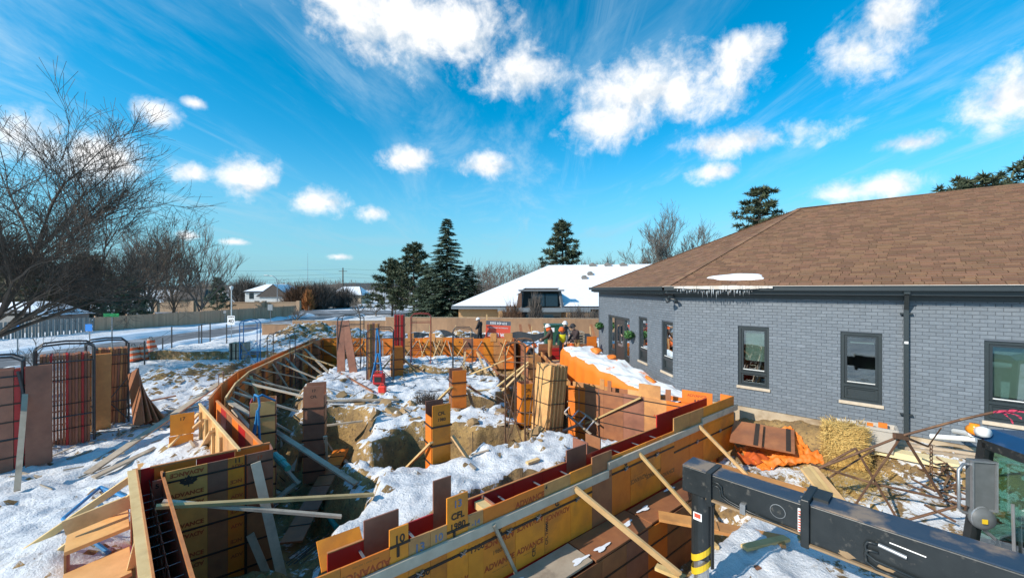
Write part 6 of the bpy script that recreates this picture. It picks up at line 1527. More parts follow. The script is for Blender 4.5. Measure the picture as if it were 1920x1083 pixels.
# ------------------------------------------------------------------ orange tarps
def cloth_mesh(f, nu, nv):
    m_ = MB(); g = [[f(i/nu, j/nv) for j in range(nv+1)] for i in range(nu+1)]
    for i in range(nu+1):
        for j in range(nv+1): m_.v.append(tuple(g[i][j]))
    for i in range(nu):
        for j in range(nv): a = i*(nv+1)+j; m_.f.append((a, a+nv+1, a+nv+2, a+1)); m_.mi.append(0)
    return m_
tm = bpy.data.materials.new('tarp_with_snow'); tm.use_nodes = True; n = tm.node_tree.nodes; l = tm.node_tree.links; b = n['Principled BSDF']; b.inputs['Roughness'].default_value = .6
ge = n.new('ShaderNodeNewGeometry'); sp_ = n.new('ShaderNodeSeparateXYZ'); l.new(ge.outputs['Normal'], sp_.inputs[0]); nz = n.new('ShaderNodeTexNoise'); nz.inputs['Scale'].default_value = 2.2; nz.inputs['Detail'].default_value = 7; nz.inputs['Roughness'].default_value = .62; l.new(ge.outputs['Position'], nz.inputs['Vector'])
ma = n.new('ShaderNodeMath'); ma.operation = 'MULTIPLY_ADD'; l.new(nz.outputs['Fac'], ma.inputs[0]); ma.inputs[1].default_value = .9; l.new(sp_.outputs[2], ma.inputs[2])
mr = n.new('ShaderNodeMapRange'); mr.inputs[1].default_value = 1.22; mr.inputs[2].default_value = 1.34; l.new(ma.outputs[0], mr.inputs[0])
mx = n.new('ShaderNodeMix'); mx.data_type = 'RGBA'; l.new(mr.outputs[0], mx.inputs[0]); mx.inputs[6].default_value = (.78,.2,.016,1); mx.inputs[7].default_value = (.74,.75,.76,1); l.new(mx.outputs[2], b.inputs['Base Color'])
T0 = Vector((3.0,18.3,0)); T1 = Vector((2.95,13.6,0)); T2 = Vector((4.85,11.0,0)); 
def tarp(u, v):
    p = (T0*(1-u)**2+T1*2*u*(1-u)+T2*u*u); d = ((T1-T0)*(1-u)+(T2-T1)*u).normalized(); s_ = Vector((d.y,-d.x,0)); s_ = -s_ if s_.x > 0 else s_     # toward left
    t_ = (v-.5)*2; wd = 1.05-.25*u; top = .55-.42*sst(.45,1,np.array(u))-.25*sst(.04,0,np.array(u))
    x = -t_*wd*(1.0 if abs(t_) < .72 else .72/abs(t_)+.06); e = max(0, (abs(t_)-.68)/.32)
    z = float(top)-.95*e**1.1-.08*(t_+.2)**2
    z += .035*math.sin(u*38+math.sin(v*9)*1.4)*(1-.4*e)+.16*abs(float(fbm(np.array(u*14.), np.array(v*6.+3), 4)))+.10*float(fbm(np.array(u*9.), np.array(v*5.), 4)); x += .05*math.sin(u*60+v*3)*e
    return p+s_*(-x)+UP*z
solo(cloth_mesh(tarp, 110, 46), 'orange_tarp', tm, 'long orange tarp with snow on top between right form wall and house', 'tarp', smooth=True)
def knot(p, r, lab):
    q = MB(); v_, f_ = clod(p, r, int(p.x*1000)); q.v = v_; q.f = f_; q.mi = [0]*len(f_); solo(q, 'bunched_tarp', M['orange'], lab, 'tarp', 'bunched orange tarp ends', smooth=True)
knot(Vector((3.75,15.0,.55)), .28, 'bunched orange tarp lump below the entrance door'); knot(Vector((3.4,16.2,.62)), .26, 'bunched orange tarp lump nearest the house corner'); knot(Vector((4.35,12.6,.28)), .24, 'bunched orange tarp lump below narrow window')
# crumpled tarp and panels right of the front wall
c = gnd(1455,850)
def tarp2(u, v):
    p = c+Vector((-.7+1.25*u, -.55+1.1*v-.25*u, 0)); z = gzs(p.x,p.y)+.05+.24*math.exp(-((u-.62)/.3)**2)*math.exp(-((v-.5)/.42)**2)+.5*abs(float(fbm(np.array(u*3.+3), np.array(v*3.), 5)))+.22*abs(float(fbm(np.array(u*8.+13), np.array(v*7.), 3)))-.08
    p.z = z; return p
solo(cloth_mesh(tarp2, 64, 64), 'crumpled_tarp', M['orange'], 'crumpled orange tarp on the ground right of front form wall', 'tarp', smooth=True)
t_ = thing('ground_panels', c, 'two dark red form panels lying on the crumpled orange tarp', 'form panels')
for k,(dx,dy,rz,mm) in enumerate(((-.62,.12,-.6,'brown'),(-.02,-.1,-.6,'brown'))):
    Rm = Matrix.Rotation(rz,3,'Z')@Matrix.Rotation(rad(14),3,'X'); q = c+Vector((dx,dy,.46-.05*k)); m_ = MB(); m_.box(q,(.64,.95,.04),Rm); m_.build('panel', M[mm], t_)
    m_ = MB(); m_.box(q+Rm@Vector((.2,0,.025)),(.09,.95,.012),Rm); m_.build('strap', M['strap'], t_)
p2 = gnd(1420,862)
def tarp3(u, v):
    p = p2+Vector((-.35+.9*u, -.25+.5*v, 0)); p.z = gzs(p.x,p.y)+.06+.3*max(0,float(fbm(np.array(u*3.+13), np.array(v*3.), 4)))+.1*math.sin(3.1*u)*math.sin(3.1*v)+.025*math.sin(u*25); return p
solo(cloth_mesh(tarp3, 26, 22), 'red_tarp', M['redtarp'], 'folded reddish tarp in front of the crumpled orange one', 'tarp', smooth=True)
# straw bale
c = gnd(1583,868); c.z -= .03; t_ = thing('straw_bale', c, 'upright golden straw bale against the grey house', 'straw bale'); Rm = Matrix.Rotation(rad(-30),3,'Z'); hw, hd, hh = .33, .26, .88
m_ = MB(); m_.box(c+UP*hh/2,(hw*2-.08,hd*2-.08,hh-.06),Rm); m_.build('core', M['straw'], t_)
m_ = MB()
for i in range(5200):
    f = R.randrange(5); a, b2 = R.uniform(-1,1), R.uniform(-1,1)
    if f < 2: q = Vector((a*hw, -hd if f == 0 else hd, (b2+1)*hh/2)); t3 = Vector((R.gauss(0,1),R.gauss(0,.35),R.gauss(0,.6)))
    elif f < 4: q = Vector((-hw if f == 2 else hw, a*hd, (b2+1)*hh/2)); t3 = Vector((R.gauss(0,.35),R.gauss(0,1),R.gauss(0,.6)))
    else: q = Vector((a*hw, b2*hd, hh)); t3 = Vector((R.gauss(0,1),R.gauss(0,1),R.gauss(0,.25)))
    q = q*(1+R.gauss(0,.03)+.10*(float(_T[int((q.x+1)*9)%256,int((q.z+q.y+1)*9)%256])-.5)); t3 = (t3.normalized()+q.normalized()*R.uniform(-.1,.35))*R.uniform(.05,.14); s_ = t3.cross(q-Vector((0,0,hh/2))).normalized()*.006; p = c+Rm@q
    m_.face([p-Rm@(t3+s_), p-Rm@(t3-s_), p+Rm@(t3+s_), p+Rm@(t3-s_)][:4]) if 0 else m_.face([p+Rm@(s_-t3), p-Rm@(s_+t3), p+Rm@(t3*1.0)])
m_.build('stalks', M['straw'], t_)
m_ = MB()
for i in range(2600):
    px, py = R.gauss(1590,45), R.gauss(895,22); p = gnd(px, py); 
    p.z = gzs(p.x,p.y)+.015+.02*R.random(); a = R.random()*6.28; t3 = Vector((math.cos(a),math.sin(a),R.uniform(-.1,.25)))*R.uniform(.05,.12); s_ = Vector((-t3.y,t3.x,0)).normalized()*.006; m_.face([p-t3-s_, p-t3+s_, p+t3])
tag(m_.build('loose_straw', M['straw']), 'loose straw scattered in front of the bale', 'straw', kind='stuff')
# tote, pipes
c = Vector((911-228,0,0)); c = Vector((.911*8.4,8.4,-.2)); t_ = thing('storage_tote', c, 'open grey plastic tote right of the straw bale', 'tote'); Rm = Matrix.Rotation(rad(-40),3,'Z')
m_ = MB(); b0 = [(-.24,-.16),(.24,-.16),(.24,.16),(-.24,.16)]; b1 = [(-.31,-.21),(.31,-.21),(.31,.21),(-.31,.21)]; b3 = [(-.285,-.185),(.285,-.185),(.285,.185),(-.285,.185)]; b4 = [(-.22,-.14),(.22,-.14),(.22,.14),(-.22,.14)]
V3 = lambda q, z: [c+Rm@Vector((x,y,z)) for x,y in q]
r0,r1,r2,r3 = V3(b0,0),V3(b1,.5),V3(b3,.5),V3(b4,.05)
for i in range(4): j = (i+1)%4; m_.face([r0[i],r0[j],r1[j],r1[i]]); m_.face([r1[i],r1[j],r2[j],r2[i]]); m_.face([r2[i],r2[j],r3[j],r3[i]])
m_.face(r3); m_.face(r0[::-1]); m_.build('tub', M['plastic'], t_)
m_ = MB()
for i in range(4): j = (i+1)%4; m_.bar(r1[i]-UP*.03, r1[j]-UP*.03, .03, .05)
m_.build('rim', M['plastic'], t_)
m_ = MB(); m_.box(c+Rm@Vector((.1,.05,.5)),(.14,.05,.1),Rm); m_.box(c+Rm@Vector((-.1,.0,.49)),(.1,.06,.06),Rm); m_.build('contents', M['orange'], t_)
GW = 'white pieces of downpipe by the house wall'
for x0,y0,x1,y1,z,lab in ((1570,786,1615,792,-.22,'white pipe elbow behind the straw bale'),(1745,816,1830,822,-.25,'long white downpipe lying along the house foundation'),(1790,806,1822,812,-.1,'short white pipe piece above the long one')):
    m_ = MB(); m_.tube([atd(x0,y0,9.15 if x0 < 1700 else 8.0), atd(x1,y1,8.85 if x0 < 1700 else 7.45)], .05, 10); solo(m_, 'white_pipe', M['white'], lab, 'pipe', GW)
m_ = MB(); m_.box(gnd(1715,862)+UP*.08,(1.2,.3,.12),Matrix.Rotation(rad(-42),3,'Z')); solo(m_, 'foam_board', mat('foam_yellow', (.75,.62,.36), rough=.8), 'yellowish insulation board lying by the house wall', 'board')
m_ = MB()
for i in range(3): m_.bar(gnd(1675+i*4,824+i*7)+UP*.04, gnd(1850+i*4,846+i*9)+UP*.04, .14, .05)
solo(m_, 'wall_plank', M['grey_wood'], 'grey planks lying along the house foundation', 'plank')
# planks around the outrigger
GO = 'planks around the outrigger pad'
for x0,y0,z0,x1,y1,z1,w_,mm,lab in ((1310,862,-.8,1560,935,-.82,.28,'tan','long muddy plank behind the outrigger beam'),(1320,905,-.86,1500,962,-.86,.22,'tan','second muddy plank partly under the outrigger beam'),(1235,965,-.86,1345,985,-.88,.28,'tan','short orange plank left of the outrigger leg'),(1335,985,-.9,1470,1018,-.92,.3,'tan','snowy orange plank right of the outrigger leg'),(1395,1030,-.98,1475,1012,-.98,.12,'pine','pale thin board under the snowy orange plank'),
     (1320,1000,-.9,1345,1030,-1.0,.06,'pine','thin stake just right of the outrigger leg'),(1520,870,-.4,1580,945,-.85,.16,'pine','stack of pale boards standing by lattice frame'),(1230,1060,-1.1,1285,1083,-1.1,.12,'pine','pale board in the bottom snow left of the leg')):
    m_ = MB(); m_.bar(A(x0,y0,z0), A(x1,y1,z1), w_, .05)
    if 'stack' in lab: m_.bar(A(x0-6,y0+3,z0), A(x1-7,y1+4,z1), w_, .05); m_.bar(A(x0-12,y0+6,z0), A(x1-13,y1+7,z1), w_, .05)
    solo(m_, 'plank', M[mm], lab, 'plank', GO)
m_ = MB(); m_.box(at(1416,1067,-.97)+UP*.03,(.14,.1,.05),.4); solo(m_, 'wood_offcut', M['brown'], 'small brown wood block on the snow beneath the outrigger beam', 'wood block')
# snow-patched brush heap right of the lattice
m_ = MB(); rr = random.Random(9)
for i in range(26):
    p = gnd(rr.gauss(1785,24), rr.gauss(935,24)); p.z = gzs(p.x,p.y)+.05+.3*rr.random(); a = rr.random()*6.28; m_.tube([p, p+Vector((math.cos(a)*.5,math.sin(a)*.5,rr.uniform(-.1,.25)))*rr.uniform(.4,1.2)], .018, 4)
tag(m_.build('scrap_heap', M['rust']), 'heap of rusty rods and scrap beneath the cab', 'scrap', kind='stuff')

# small sticks, offcuts and stakes trodden into the snow
m_ = MB(); rr = random.Random(17)
for i in range(230):
    if i % 2: x, y = rr.uniform(-8.5,1.0), rr.uniform(9,23)
    else: x, y = rr.gauss(-10.8,1.3), rr.uniform(8,20)
    if abs(float(sdist(np.array([x]), np.array([y]), POLY)[0])) < .35: continue
    p = on(x, y, .02); a = rr.random()*6.28; L = rr.uniform(.08,.55); q = on(x+math.cos(a)*L, y+math.sin(a)*L, .03+.08*rr.random()**2); m_.bar(p, q, rr.uniform(.02,.08), .02)
tag(m_.build('wood_scraps', M['grey_wood']), 'small sticks and offcuts scattered over the trodden snow', 'scrap wood', kind='stuff')
m_ = MB()
for i in range(60):
    x, y = rr.uniform(-8,1), rr.uniform(10,23); p = on(x, y, .01)
    if abs(float(sdist(np.array([x]), np.array([y]), POLY)[0])) < .5: continue
    a = rr.random()*6.28; pts = [p]; 
    for k in range(4): a += rr.gauss(0,.5); p = on(p.x+math.cos(a)*.3, p.y+math.sin(a)*.3, .015); pts.append(p)
    m_.tube(pts, .011, 4, cap=False)
tag(m_.build('cords_and_rods', M['strap']), 'dark cords and rods trailing across the snow inside the foundation', 'cords', kind='stuff')
# ------------------------------------------------------------------ pump truck: outrigger and cab
mt_ = thing('pump_truck', (4.2,4.4,-1), 'black pump truck with long outrigger beam, striped jack leg and blue-roofed cab', 'truck')
OB = Vector((2.58,5.2,.74)); od = Vector((.68,-.733,0)).normalized(); on_ = Vector((-od.y*-1, od.x*-1, 0)); on_ = Vector((od.y, -od.x, 0)); on_ = on_ if on_.y < 0 else -on_   # toward the camera
Ro = Matrix((od, -on_, UP)).transposed()
def obx(mb, s0, s1, y0, y1, z0, z1):      # s along beam, y 0 at front face going back, z relative to the top
    mb.box(OB+od*((s0+s1)/2)-on_*((y0+y1)/2)+UP*((z0+z1)/2), (s1-s0, y1-y0, z1-z0), Ro); return mb
m_ = MB(); obx(m_, -.05, 1.05, 0, .30, -.31, 0); m_.build('inner_beam', M['machine'], mt_, bevel=.012)
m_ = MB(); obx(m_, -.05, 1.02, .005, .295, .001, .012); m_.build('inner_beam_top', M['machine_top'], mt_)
m_ = MB(); obx(m_, -.05, 1.0, -.03, .02, -.335, -.311); m_.build('lower_flange', M['mud'], mt_)
m_ = MB(); obx(m_, -.36, -.04, -.03, .33, -.32, .02); m_.build('end_box', M['machine'], mt_, bevel=.012)
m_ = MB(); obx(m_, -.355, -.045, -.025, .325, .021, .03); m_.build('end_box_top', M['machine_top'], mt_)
m_ = MB(); obx(m_, -.04, .02, -.04, .34, -.40, .03); m_.build('collar', M['machine'], mt_)
m_ = MB(); obx(m_, .98, 1.06, -.075, .40, -.44, .09); m_.build('collar_plate', M['machine'], mt_, bevel=.01)
m_ = MB(); obx(m_, 1.06, 1.2, .1, .38, .02, .08); m_.build('collar_gusset', M['machine'], mt_)
m_ = MB(); obx(m_, 1.06, 4.6, -.045, .345, -.385, .035); m_.build('outer_beam', M['machine'], mt_, bevel=.012)
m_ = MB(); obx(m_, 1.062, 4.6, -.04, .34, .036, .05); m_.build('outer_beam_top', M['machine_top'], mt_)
m_ = MB(); obx(m_, 1.06, 4.6, -.075, .0, -.41, -.386); m_.build('lower_flange', M['mud'], mt_)
# jack leg
J = OB+od*-.17-on_*.14
m_ = MB(); m_.lathe(Vector((J.x,J.y,-1.0)), [(.125,.55),(.125,1.42)], 24); m_.build('jack_leg', M['machine'], mt_, smooth=False)
m_ = MB(); m_.lathe(Vector((J.x,J.y,-1.0)), [(.095,.0),(.095,.56)], 20); m_.build('jack_ram', M['alu'], mt_)
m_ = MB(); m_.lathe(Vector((J.x,J.y,-1.05)), [(.3,0),(.3,.1),(.1,.14)], 20); m_.build('jack_foot', M['machine'], mt_)
for k in range(4):       # yellow hazard stripes wrapped around the leg
    m_ = MB(); n_ = 20
    for i in range(n_):
        t0, t1 = 2*math.pi*i/n_, 2*math.pi*(i+1)/n_; z = lambda t: -.52+.18*k-.16*(math.sin(t-1.1)+1)/2*1.2
        pts = [(t0,z(t0)),(t1,z(t1)),(t1,z(t1)+.09),(t0,z(t0)+.09)]
        m_.face([Vector((J.x+.1275*math.cos(t), J.y+.1275*math.sin(t), zz_)) for t, zz_ in pts])
    if k < 2: m_.build('hazard_stripe', M['hazard_y'], mt_)
m_ = MB(); m_.tube([J+on_*.02+od*.14+UP*-.28, J+on_*.02+od*.14+UP*-1.3], .012, 6); m_.tube([J-on_*.0+od*.155+UP*-.28, J+od*.155+UP*-1.3], .01, 6); m_.build('hose', M['rubber'], mt_)
m_ = MB(); m_.box(J+on_*.127+UP*-.62+od*.0, (.11,.006,.1), Ro); wl = m_.build('warning_label', M['sign_white'], mt_); m_ = MB(); m_.box(J+on_*.131+UP*-.61, (.08,.004,.055), Ro); m_.build('label_print', M['sign_red'], wl)
# pipes on the front face
fpnt = lambda s, z, o=.02: OB+od*s+on_*o+UP*z
for dz in (0,-.045):
    m_ = MB(); m_.tube([fpnt(.03,-.07+dz), fpnt(.1,-.075+dz), fpnt(.14+dz*.4,-.1+dz), fpnt(.15+dz*.5,-.2+dz*.6), fpnt(.22,-.245+dz*.6), fpnt(.45,-.29+dz*.6), fpnt(.95,-.32+dz*.4)], .011, 8); m_.build('hydraulic_pipe', M['machine'], mt_, smooth=True)
m_ = MB(); obx(m_, .36,.42,-.045,.0,-.34,-.22); m_.build('pipe_clamp', M['galv'], mt_)
m_ = MB(); m_.tube([fpnt(.75+.075*math.cos(t), -.17+.075*math.sin(t), .004) for t in np.linspace(0, 2*math.pi, 25)], .004, 4, cap=False); m_.build('weld_ring', M['galv'], mt_)
m_ = MB(); obx(m_, .945,.975,-.012,-.002,-.34,-.05); sc_ = m_.build('scale_strip', M['sign_white'], mt_)
for k in range(9): m_ = MB(); obx(m_, .95,.97,-.016,-.0125,-.33+k*.03,-.315+k*.03); m_.build('scale_mark', M['sign_red'], sc_)
for z0, s1 in ((-.12,2.0),(-.2,2.3)):
    m_ = MB(); m_.tube([fpnt(1.62,z0,.07), fpnt(1.54,z0-.01,.07), fpnt(1.52,z0-.05,.07), fpnt(1.53,z0-.13,.07), fpnt(1.6,z0-.17,.07), fpnt(s1,z0-.21,.07)], .013, 8); m_.build('hydraulic_pipe', M['machine'], mt_, smooth=True)
m_ = MB(); m_.tube([fpnt(1.62,-.12,.07), fpnt(1.82,-.15,.07)], .02, 8); m_.build('hose_fitting', M['galv'], mt_)
m_ = MB(); m_.tube([fpnt(2.28,-.4,.07), fpnt(2.4,-.43,.07)], .03, 8); m_.build('hose_fitting', M['galv'], mt_)
m_ = MB(); m_.tube([fpnt(1.7,-.07,.055), fpnt(1.95,-.09,.055)], .008, 6); m_.build('grab_rod', M['galv'], mt_)
# cab
cx = Vector((-.2,-.98,0)).normalized(); cy = Vector((.98,-.2,0)).normalized(); CB = Vector((5.72,4.95,-1.0))
cp = lambda x, y, z: CB+cx*x+cy*y+UP*z
prof = [(-.02,0),(-.05,.95),(.14,2.32),(2.0,2.36),(2.0,0)]
pil = MB()
for (a, b2, w_) in (((-.02,.0),(-.05,1.0),.16),((-.05,1.0),(.16,2.32),.1),((.16,2.3),(1.9,2.34),.1),((.86,.9),(.86,2.3),.09),((-.05,.98),(1.9,.96),.1)):
    for y in (0, 1.9): pil.bar(cp(a[0],y,a[1]), cp(b2[0],y,b2[1]), .1, w_, cy.cross(UP) if abs(b2[1]-a[1]) > abs(b2[0]-a[0]) else UP)
for z, x in ((2.3,.16),(.98,-.05)): pil.bar(cp(x,0,z), cp(x,1.9,z), .1,.1)
cab = pil.build('cab_frame', M['machine'], mt_)
m_ = MB(); m_.hexa([cp(-.01,.02,.05),cp(1.9,.02,.05),cp(1.9,1.88,.05),cp(-.01,1.88,.05),cp(-.02,.02,.93),cp(1.9,.02,.93),cp(1.9,1.88,.93),cp(-.02,1.88,.93)]); m_.build('cab_lower_body', M['machine'], mt_)
m_ = MB(); m_.hexa([cp(.0,-.06,2.34),cp(2.0,-.06,2.38),cp(2.0,1.96,2.38),cp(.0,1.96,2.34),cp(.08,.1,2.46),cp(2.0,.1,2.52),cp(2.0,1.8,2.52),cp(.08,1.8,2.46)]); m_.build('cab_roof', M['cab_blue'], mt_, bevel=.02)
m_ = MB(); m_.face([cp(-.02,.05,1.02),cp(-.02,1.85,1.02),cp(.15,1.85,2.26),cp(.15,.05,2.26)]); m_.build('windscreen', M['glass_green'], mt_)
m_ = MB(); m_.face([cp(.02,.0,1.04),cp(.82,.0,1.04),cp(.82,.0,2.25),cp(.2,.0,2.25)]); m_.face([cp(.92,.0,1.04),cp(1.85,.0,1.04),cp(1.85,.0,2.27),cp(.92,.0,2.27)]); m_.build('side_window', M['glass_green'], mt_)
m_ = MB(); m_.box(cp(1.1,.9,1.35),(.5,.5,.9),Matrix((cx,cy,UP)).transposed()); m_.box(cp(.5,.6,1.2),(.1,.4,.4),Matrix((cx,cy,UP)).transposed()); m_.build('seat', M['rubber'], mt_, bevel=.05)
m_ = MB(); m_.tube([cp(.35+.2*math.cos(t)*.5,.55+.2*math.sin(t),1.35+.12*math.cos(t)) for t in np.linspace(0,6.283,18)], .018, 6); m_.build('steering_wheel', M['rubber'], mt_)
m_ = MB(); m_.tube([cp(.12,-.09,2.4),cp(.12,-.09,2.52)], .045, 12); m_.lathe(cp(.06,-.1,2.44),[(.05,0),(.065,.05),(.05,.12)],12,Matrix.Rotation(rad(90),3,'X')); m_.build('beacon', M['amber'], mt_, smooth=True)
m_ = MB(); m_.lathe(cp(.16,-.08,2.44),[(.06,0),(.065,.05),(.05,.1)],12,Matrix.Rotation(rad(80),3,'X')); m_.build('work_lamp', M['white'], mt_, smooth=True)
m_ = MB(); m_.box(cp(.95,-.05,.78),(.1,.03,.07),Matrix((cx,cy,UP)).transposed()); m_.box(cp(.62,-.05,.55),(.16,.04,.1),Matrix((cx,cy,UP)).transposed()); m_.build('marker_lamp', M['amber'], mt_)
# mirrors
mr0 = atd(1805,880,4.75); mrt = atd(1885,872,4.85)
m_ = MB(); m_.tube([cp(.3,-.05,2.05), atd(1850,868,4.75), atd(1806,868,4.7), atd(1797,878,4.7), atd(1798,950,4.7), atd(1806,958,4.7), atd(1832,962,4.7)], .016, 8); m_.build('mirror_arm', M['galv'], mt_, smooth=True)
m_ = MB(); Rm = Matrix.Rotation(rad(-12),3,'Z'); m_.box(atd(1838,905,4.7),(.235,.09,.57),Rm); mi = m_.build('mirror_housing', M['mirror_back'], mt_, bevel=.015)
m_ = MB(); q = atd(1838,905,4.7); 
for sx in (-1,1): m_.box(q+Rm@Vector((sx*.115,-.05,0)),(.018,.03,.57),Rm)
for sz in (-1,1): m_.box(q+Rm@Vector((0,-.05,sz*.28)),(.235,.03,.018),Rm)
m_.build('mirror_rim', M['galv'], mi)
m_ = MB(); m_.lathe(atd(1841,968,4.66),[(.13,-.02),(.135,.0),(.11,.04),(.04,.06)],24,Matrix.Rotation(rad(78),3,'X')@Matrix.Rotation(rad(-10),3,'Y')); rm_ = m_.build('round_mirror', M['mirror_back'], mt_, smooth=True)
m_ = MB(); m_.tube([atd(1841+20*math.cos(t), 968+20*math.sin(t), 4.66) for t in np.linspace(0,6.283,28)], .008, 5, cap=False); m_.build('mirror_rim', M['galv'], rm_)
m_ = MB(); m_.box(atd(1847,976,4.58),(.05,.01,.05),Rm); m_.build('mirror_sticker', M['hazard_y'], rm_)
m_ = MB(); m_.tube([atd(1838,985,4.68), atd(1868,1010,4.7), atd(1880,1040,4.8), atd(1905,1060,4.85)], .02, 8); m_.tube([atd(1845,990,4.7), atd(1890,1035,4.8), cp(.8,-.04,.9)], .012, 6); m_.build('mirror_bracket', M['galv'], mt_)
m_ = MB(); m_.tube([cp(.52,-.03,1.05),cp(.5,-.03,1.75)], .015, 6); m_.build('grab_handle', M['alu'], mt_)
# ------------------------------------------------------------------ rusty lattice frame with chain and ribbon
X_ = lambda px, py, D: atd(px, py, D)
lf = thing('lattice_frame', X_(1690,970,6.9), 'rusty brown lattice steel frame with crossed bars beside the truck cab', 'steel frame')
seg = [((1535,876,7.2),(1690,815,6.6),.024),((1690,815,6.6),(1800,785,6.2),.024),((1800,785,6.2),(1862,771,6.0),.024),((1604,838,7.0),(1686,977,6.7),.026),((1691,814,6.6),(1600,950,7.0),.022),((1695,815,6.6),(1765,929,6.7),.026),((1521,868,7.3),(1640,905,7.0),.024),((1640,905,7.0),(1765,932,6.7),.024),((1686,977,6.7),(1800,945,6.4),.024),((1691,814,6.6),(1740,835,7.2),.02),((1740,835,7.2),(1765,800,6.6),.014),((1604,838,7.0),(1535,876,7.2),.022),((1700,820,7.4),(1740,835,7.2),.02),((1555,893,7.2),(1640,840,7.3),.018)]
for a, b2, r in seg: m_ = MB(); m_.tube([X_(*a), X_(*b2)], r*.82, 6); m_.build('bar', M['rust'], lf)
m_ = MB(); m_.hexa([X_(1688,812,6.6)+Vector(v) for v in ((-.1,-.03,-.06),(.12,-.03,-.1),(.12,.03,-.1),(-.1,.03,-.06),(-.1,-.03,.02),(.1,-.03,0),(.1,.03,0),(-.1,.03,.02))]); m_.build('gusset_plate', M['rust'], lf)
ch = MB()
for i in range(11):
    p = X_(1746,836,7.0)-UP*(.065*i); R2 = Matrix.Rotation(rad(90*(i % 2)),3,'Z'); ch.tube([p+R2@Vector((.022*math.cos(t),0,.042*math.sin(t))) for t in np.linspace(0,6.283,11)], .008, 5, cap=False)
solo(ch, 'hanging_chain', M['rust'], 'rusty chain hanging from the lattice frame', 'chain')
rb_ = MB(); prev = None
for j in range(3):
    prev = None
    for i in range(12):
        f = i/11; p = X_(1862+f*(38+16*j), 771-6*math.sin(f*2)+f*f*(26-9*j), 5.95-.02*j); w_ = .014+.005*math.sin(i*1.3); row = [p+Vector((0,.01*math.sin(i*2),-w_)), p+Vector((0,-.01*math.sin(i*2),w_))]
        if prev: rb_.face([prev[0],row[0],row[1],prev[1]])
        prev = row
solo(rb_, 'marking_ribbon', mat('pink_ribbon', (.7,.06,.12), (.6,.05,.1), 6, rough=.6), 'pink marking ribbon tied at the lattice frame tip', 'ribbon')

for dy_, dz_ in ((-.05,.05),(-.05,-.12),(-.05,-.3),(-.05,-.4),(.05,.065),(.2,.065),(.34,.065)):      # bolts round the collar plate
    m_ = MB(); p = OB+od*.975+on_*(-dy_)*1.0+UP*dz_; m_.lathe(p, [(.013,-.012),(.013,.004)], 6, Matrix.Rotation(rad(90),3,'Y')); m_.build('bolt', M['galv'], mt_)
for s0_ in np.linspace(1.3, 4.2, 7):                                                                # weld seams and mud splashes on the outer beam
    m_ = MB(); q0 = fpnt(s0_+R.uniform(-.1,.1), -.3+R.uniform(-.06,.05), .0465); m_.face([q0+od*(math.cos(t)*R.uniform(.03,.09))+UP*(math.sin(t)*R.uniform(.012,.045)) for t in np.linspace(0,5.8,10)]); m_.build('mud_splash', M['mud'], mt_)
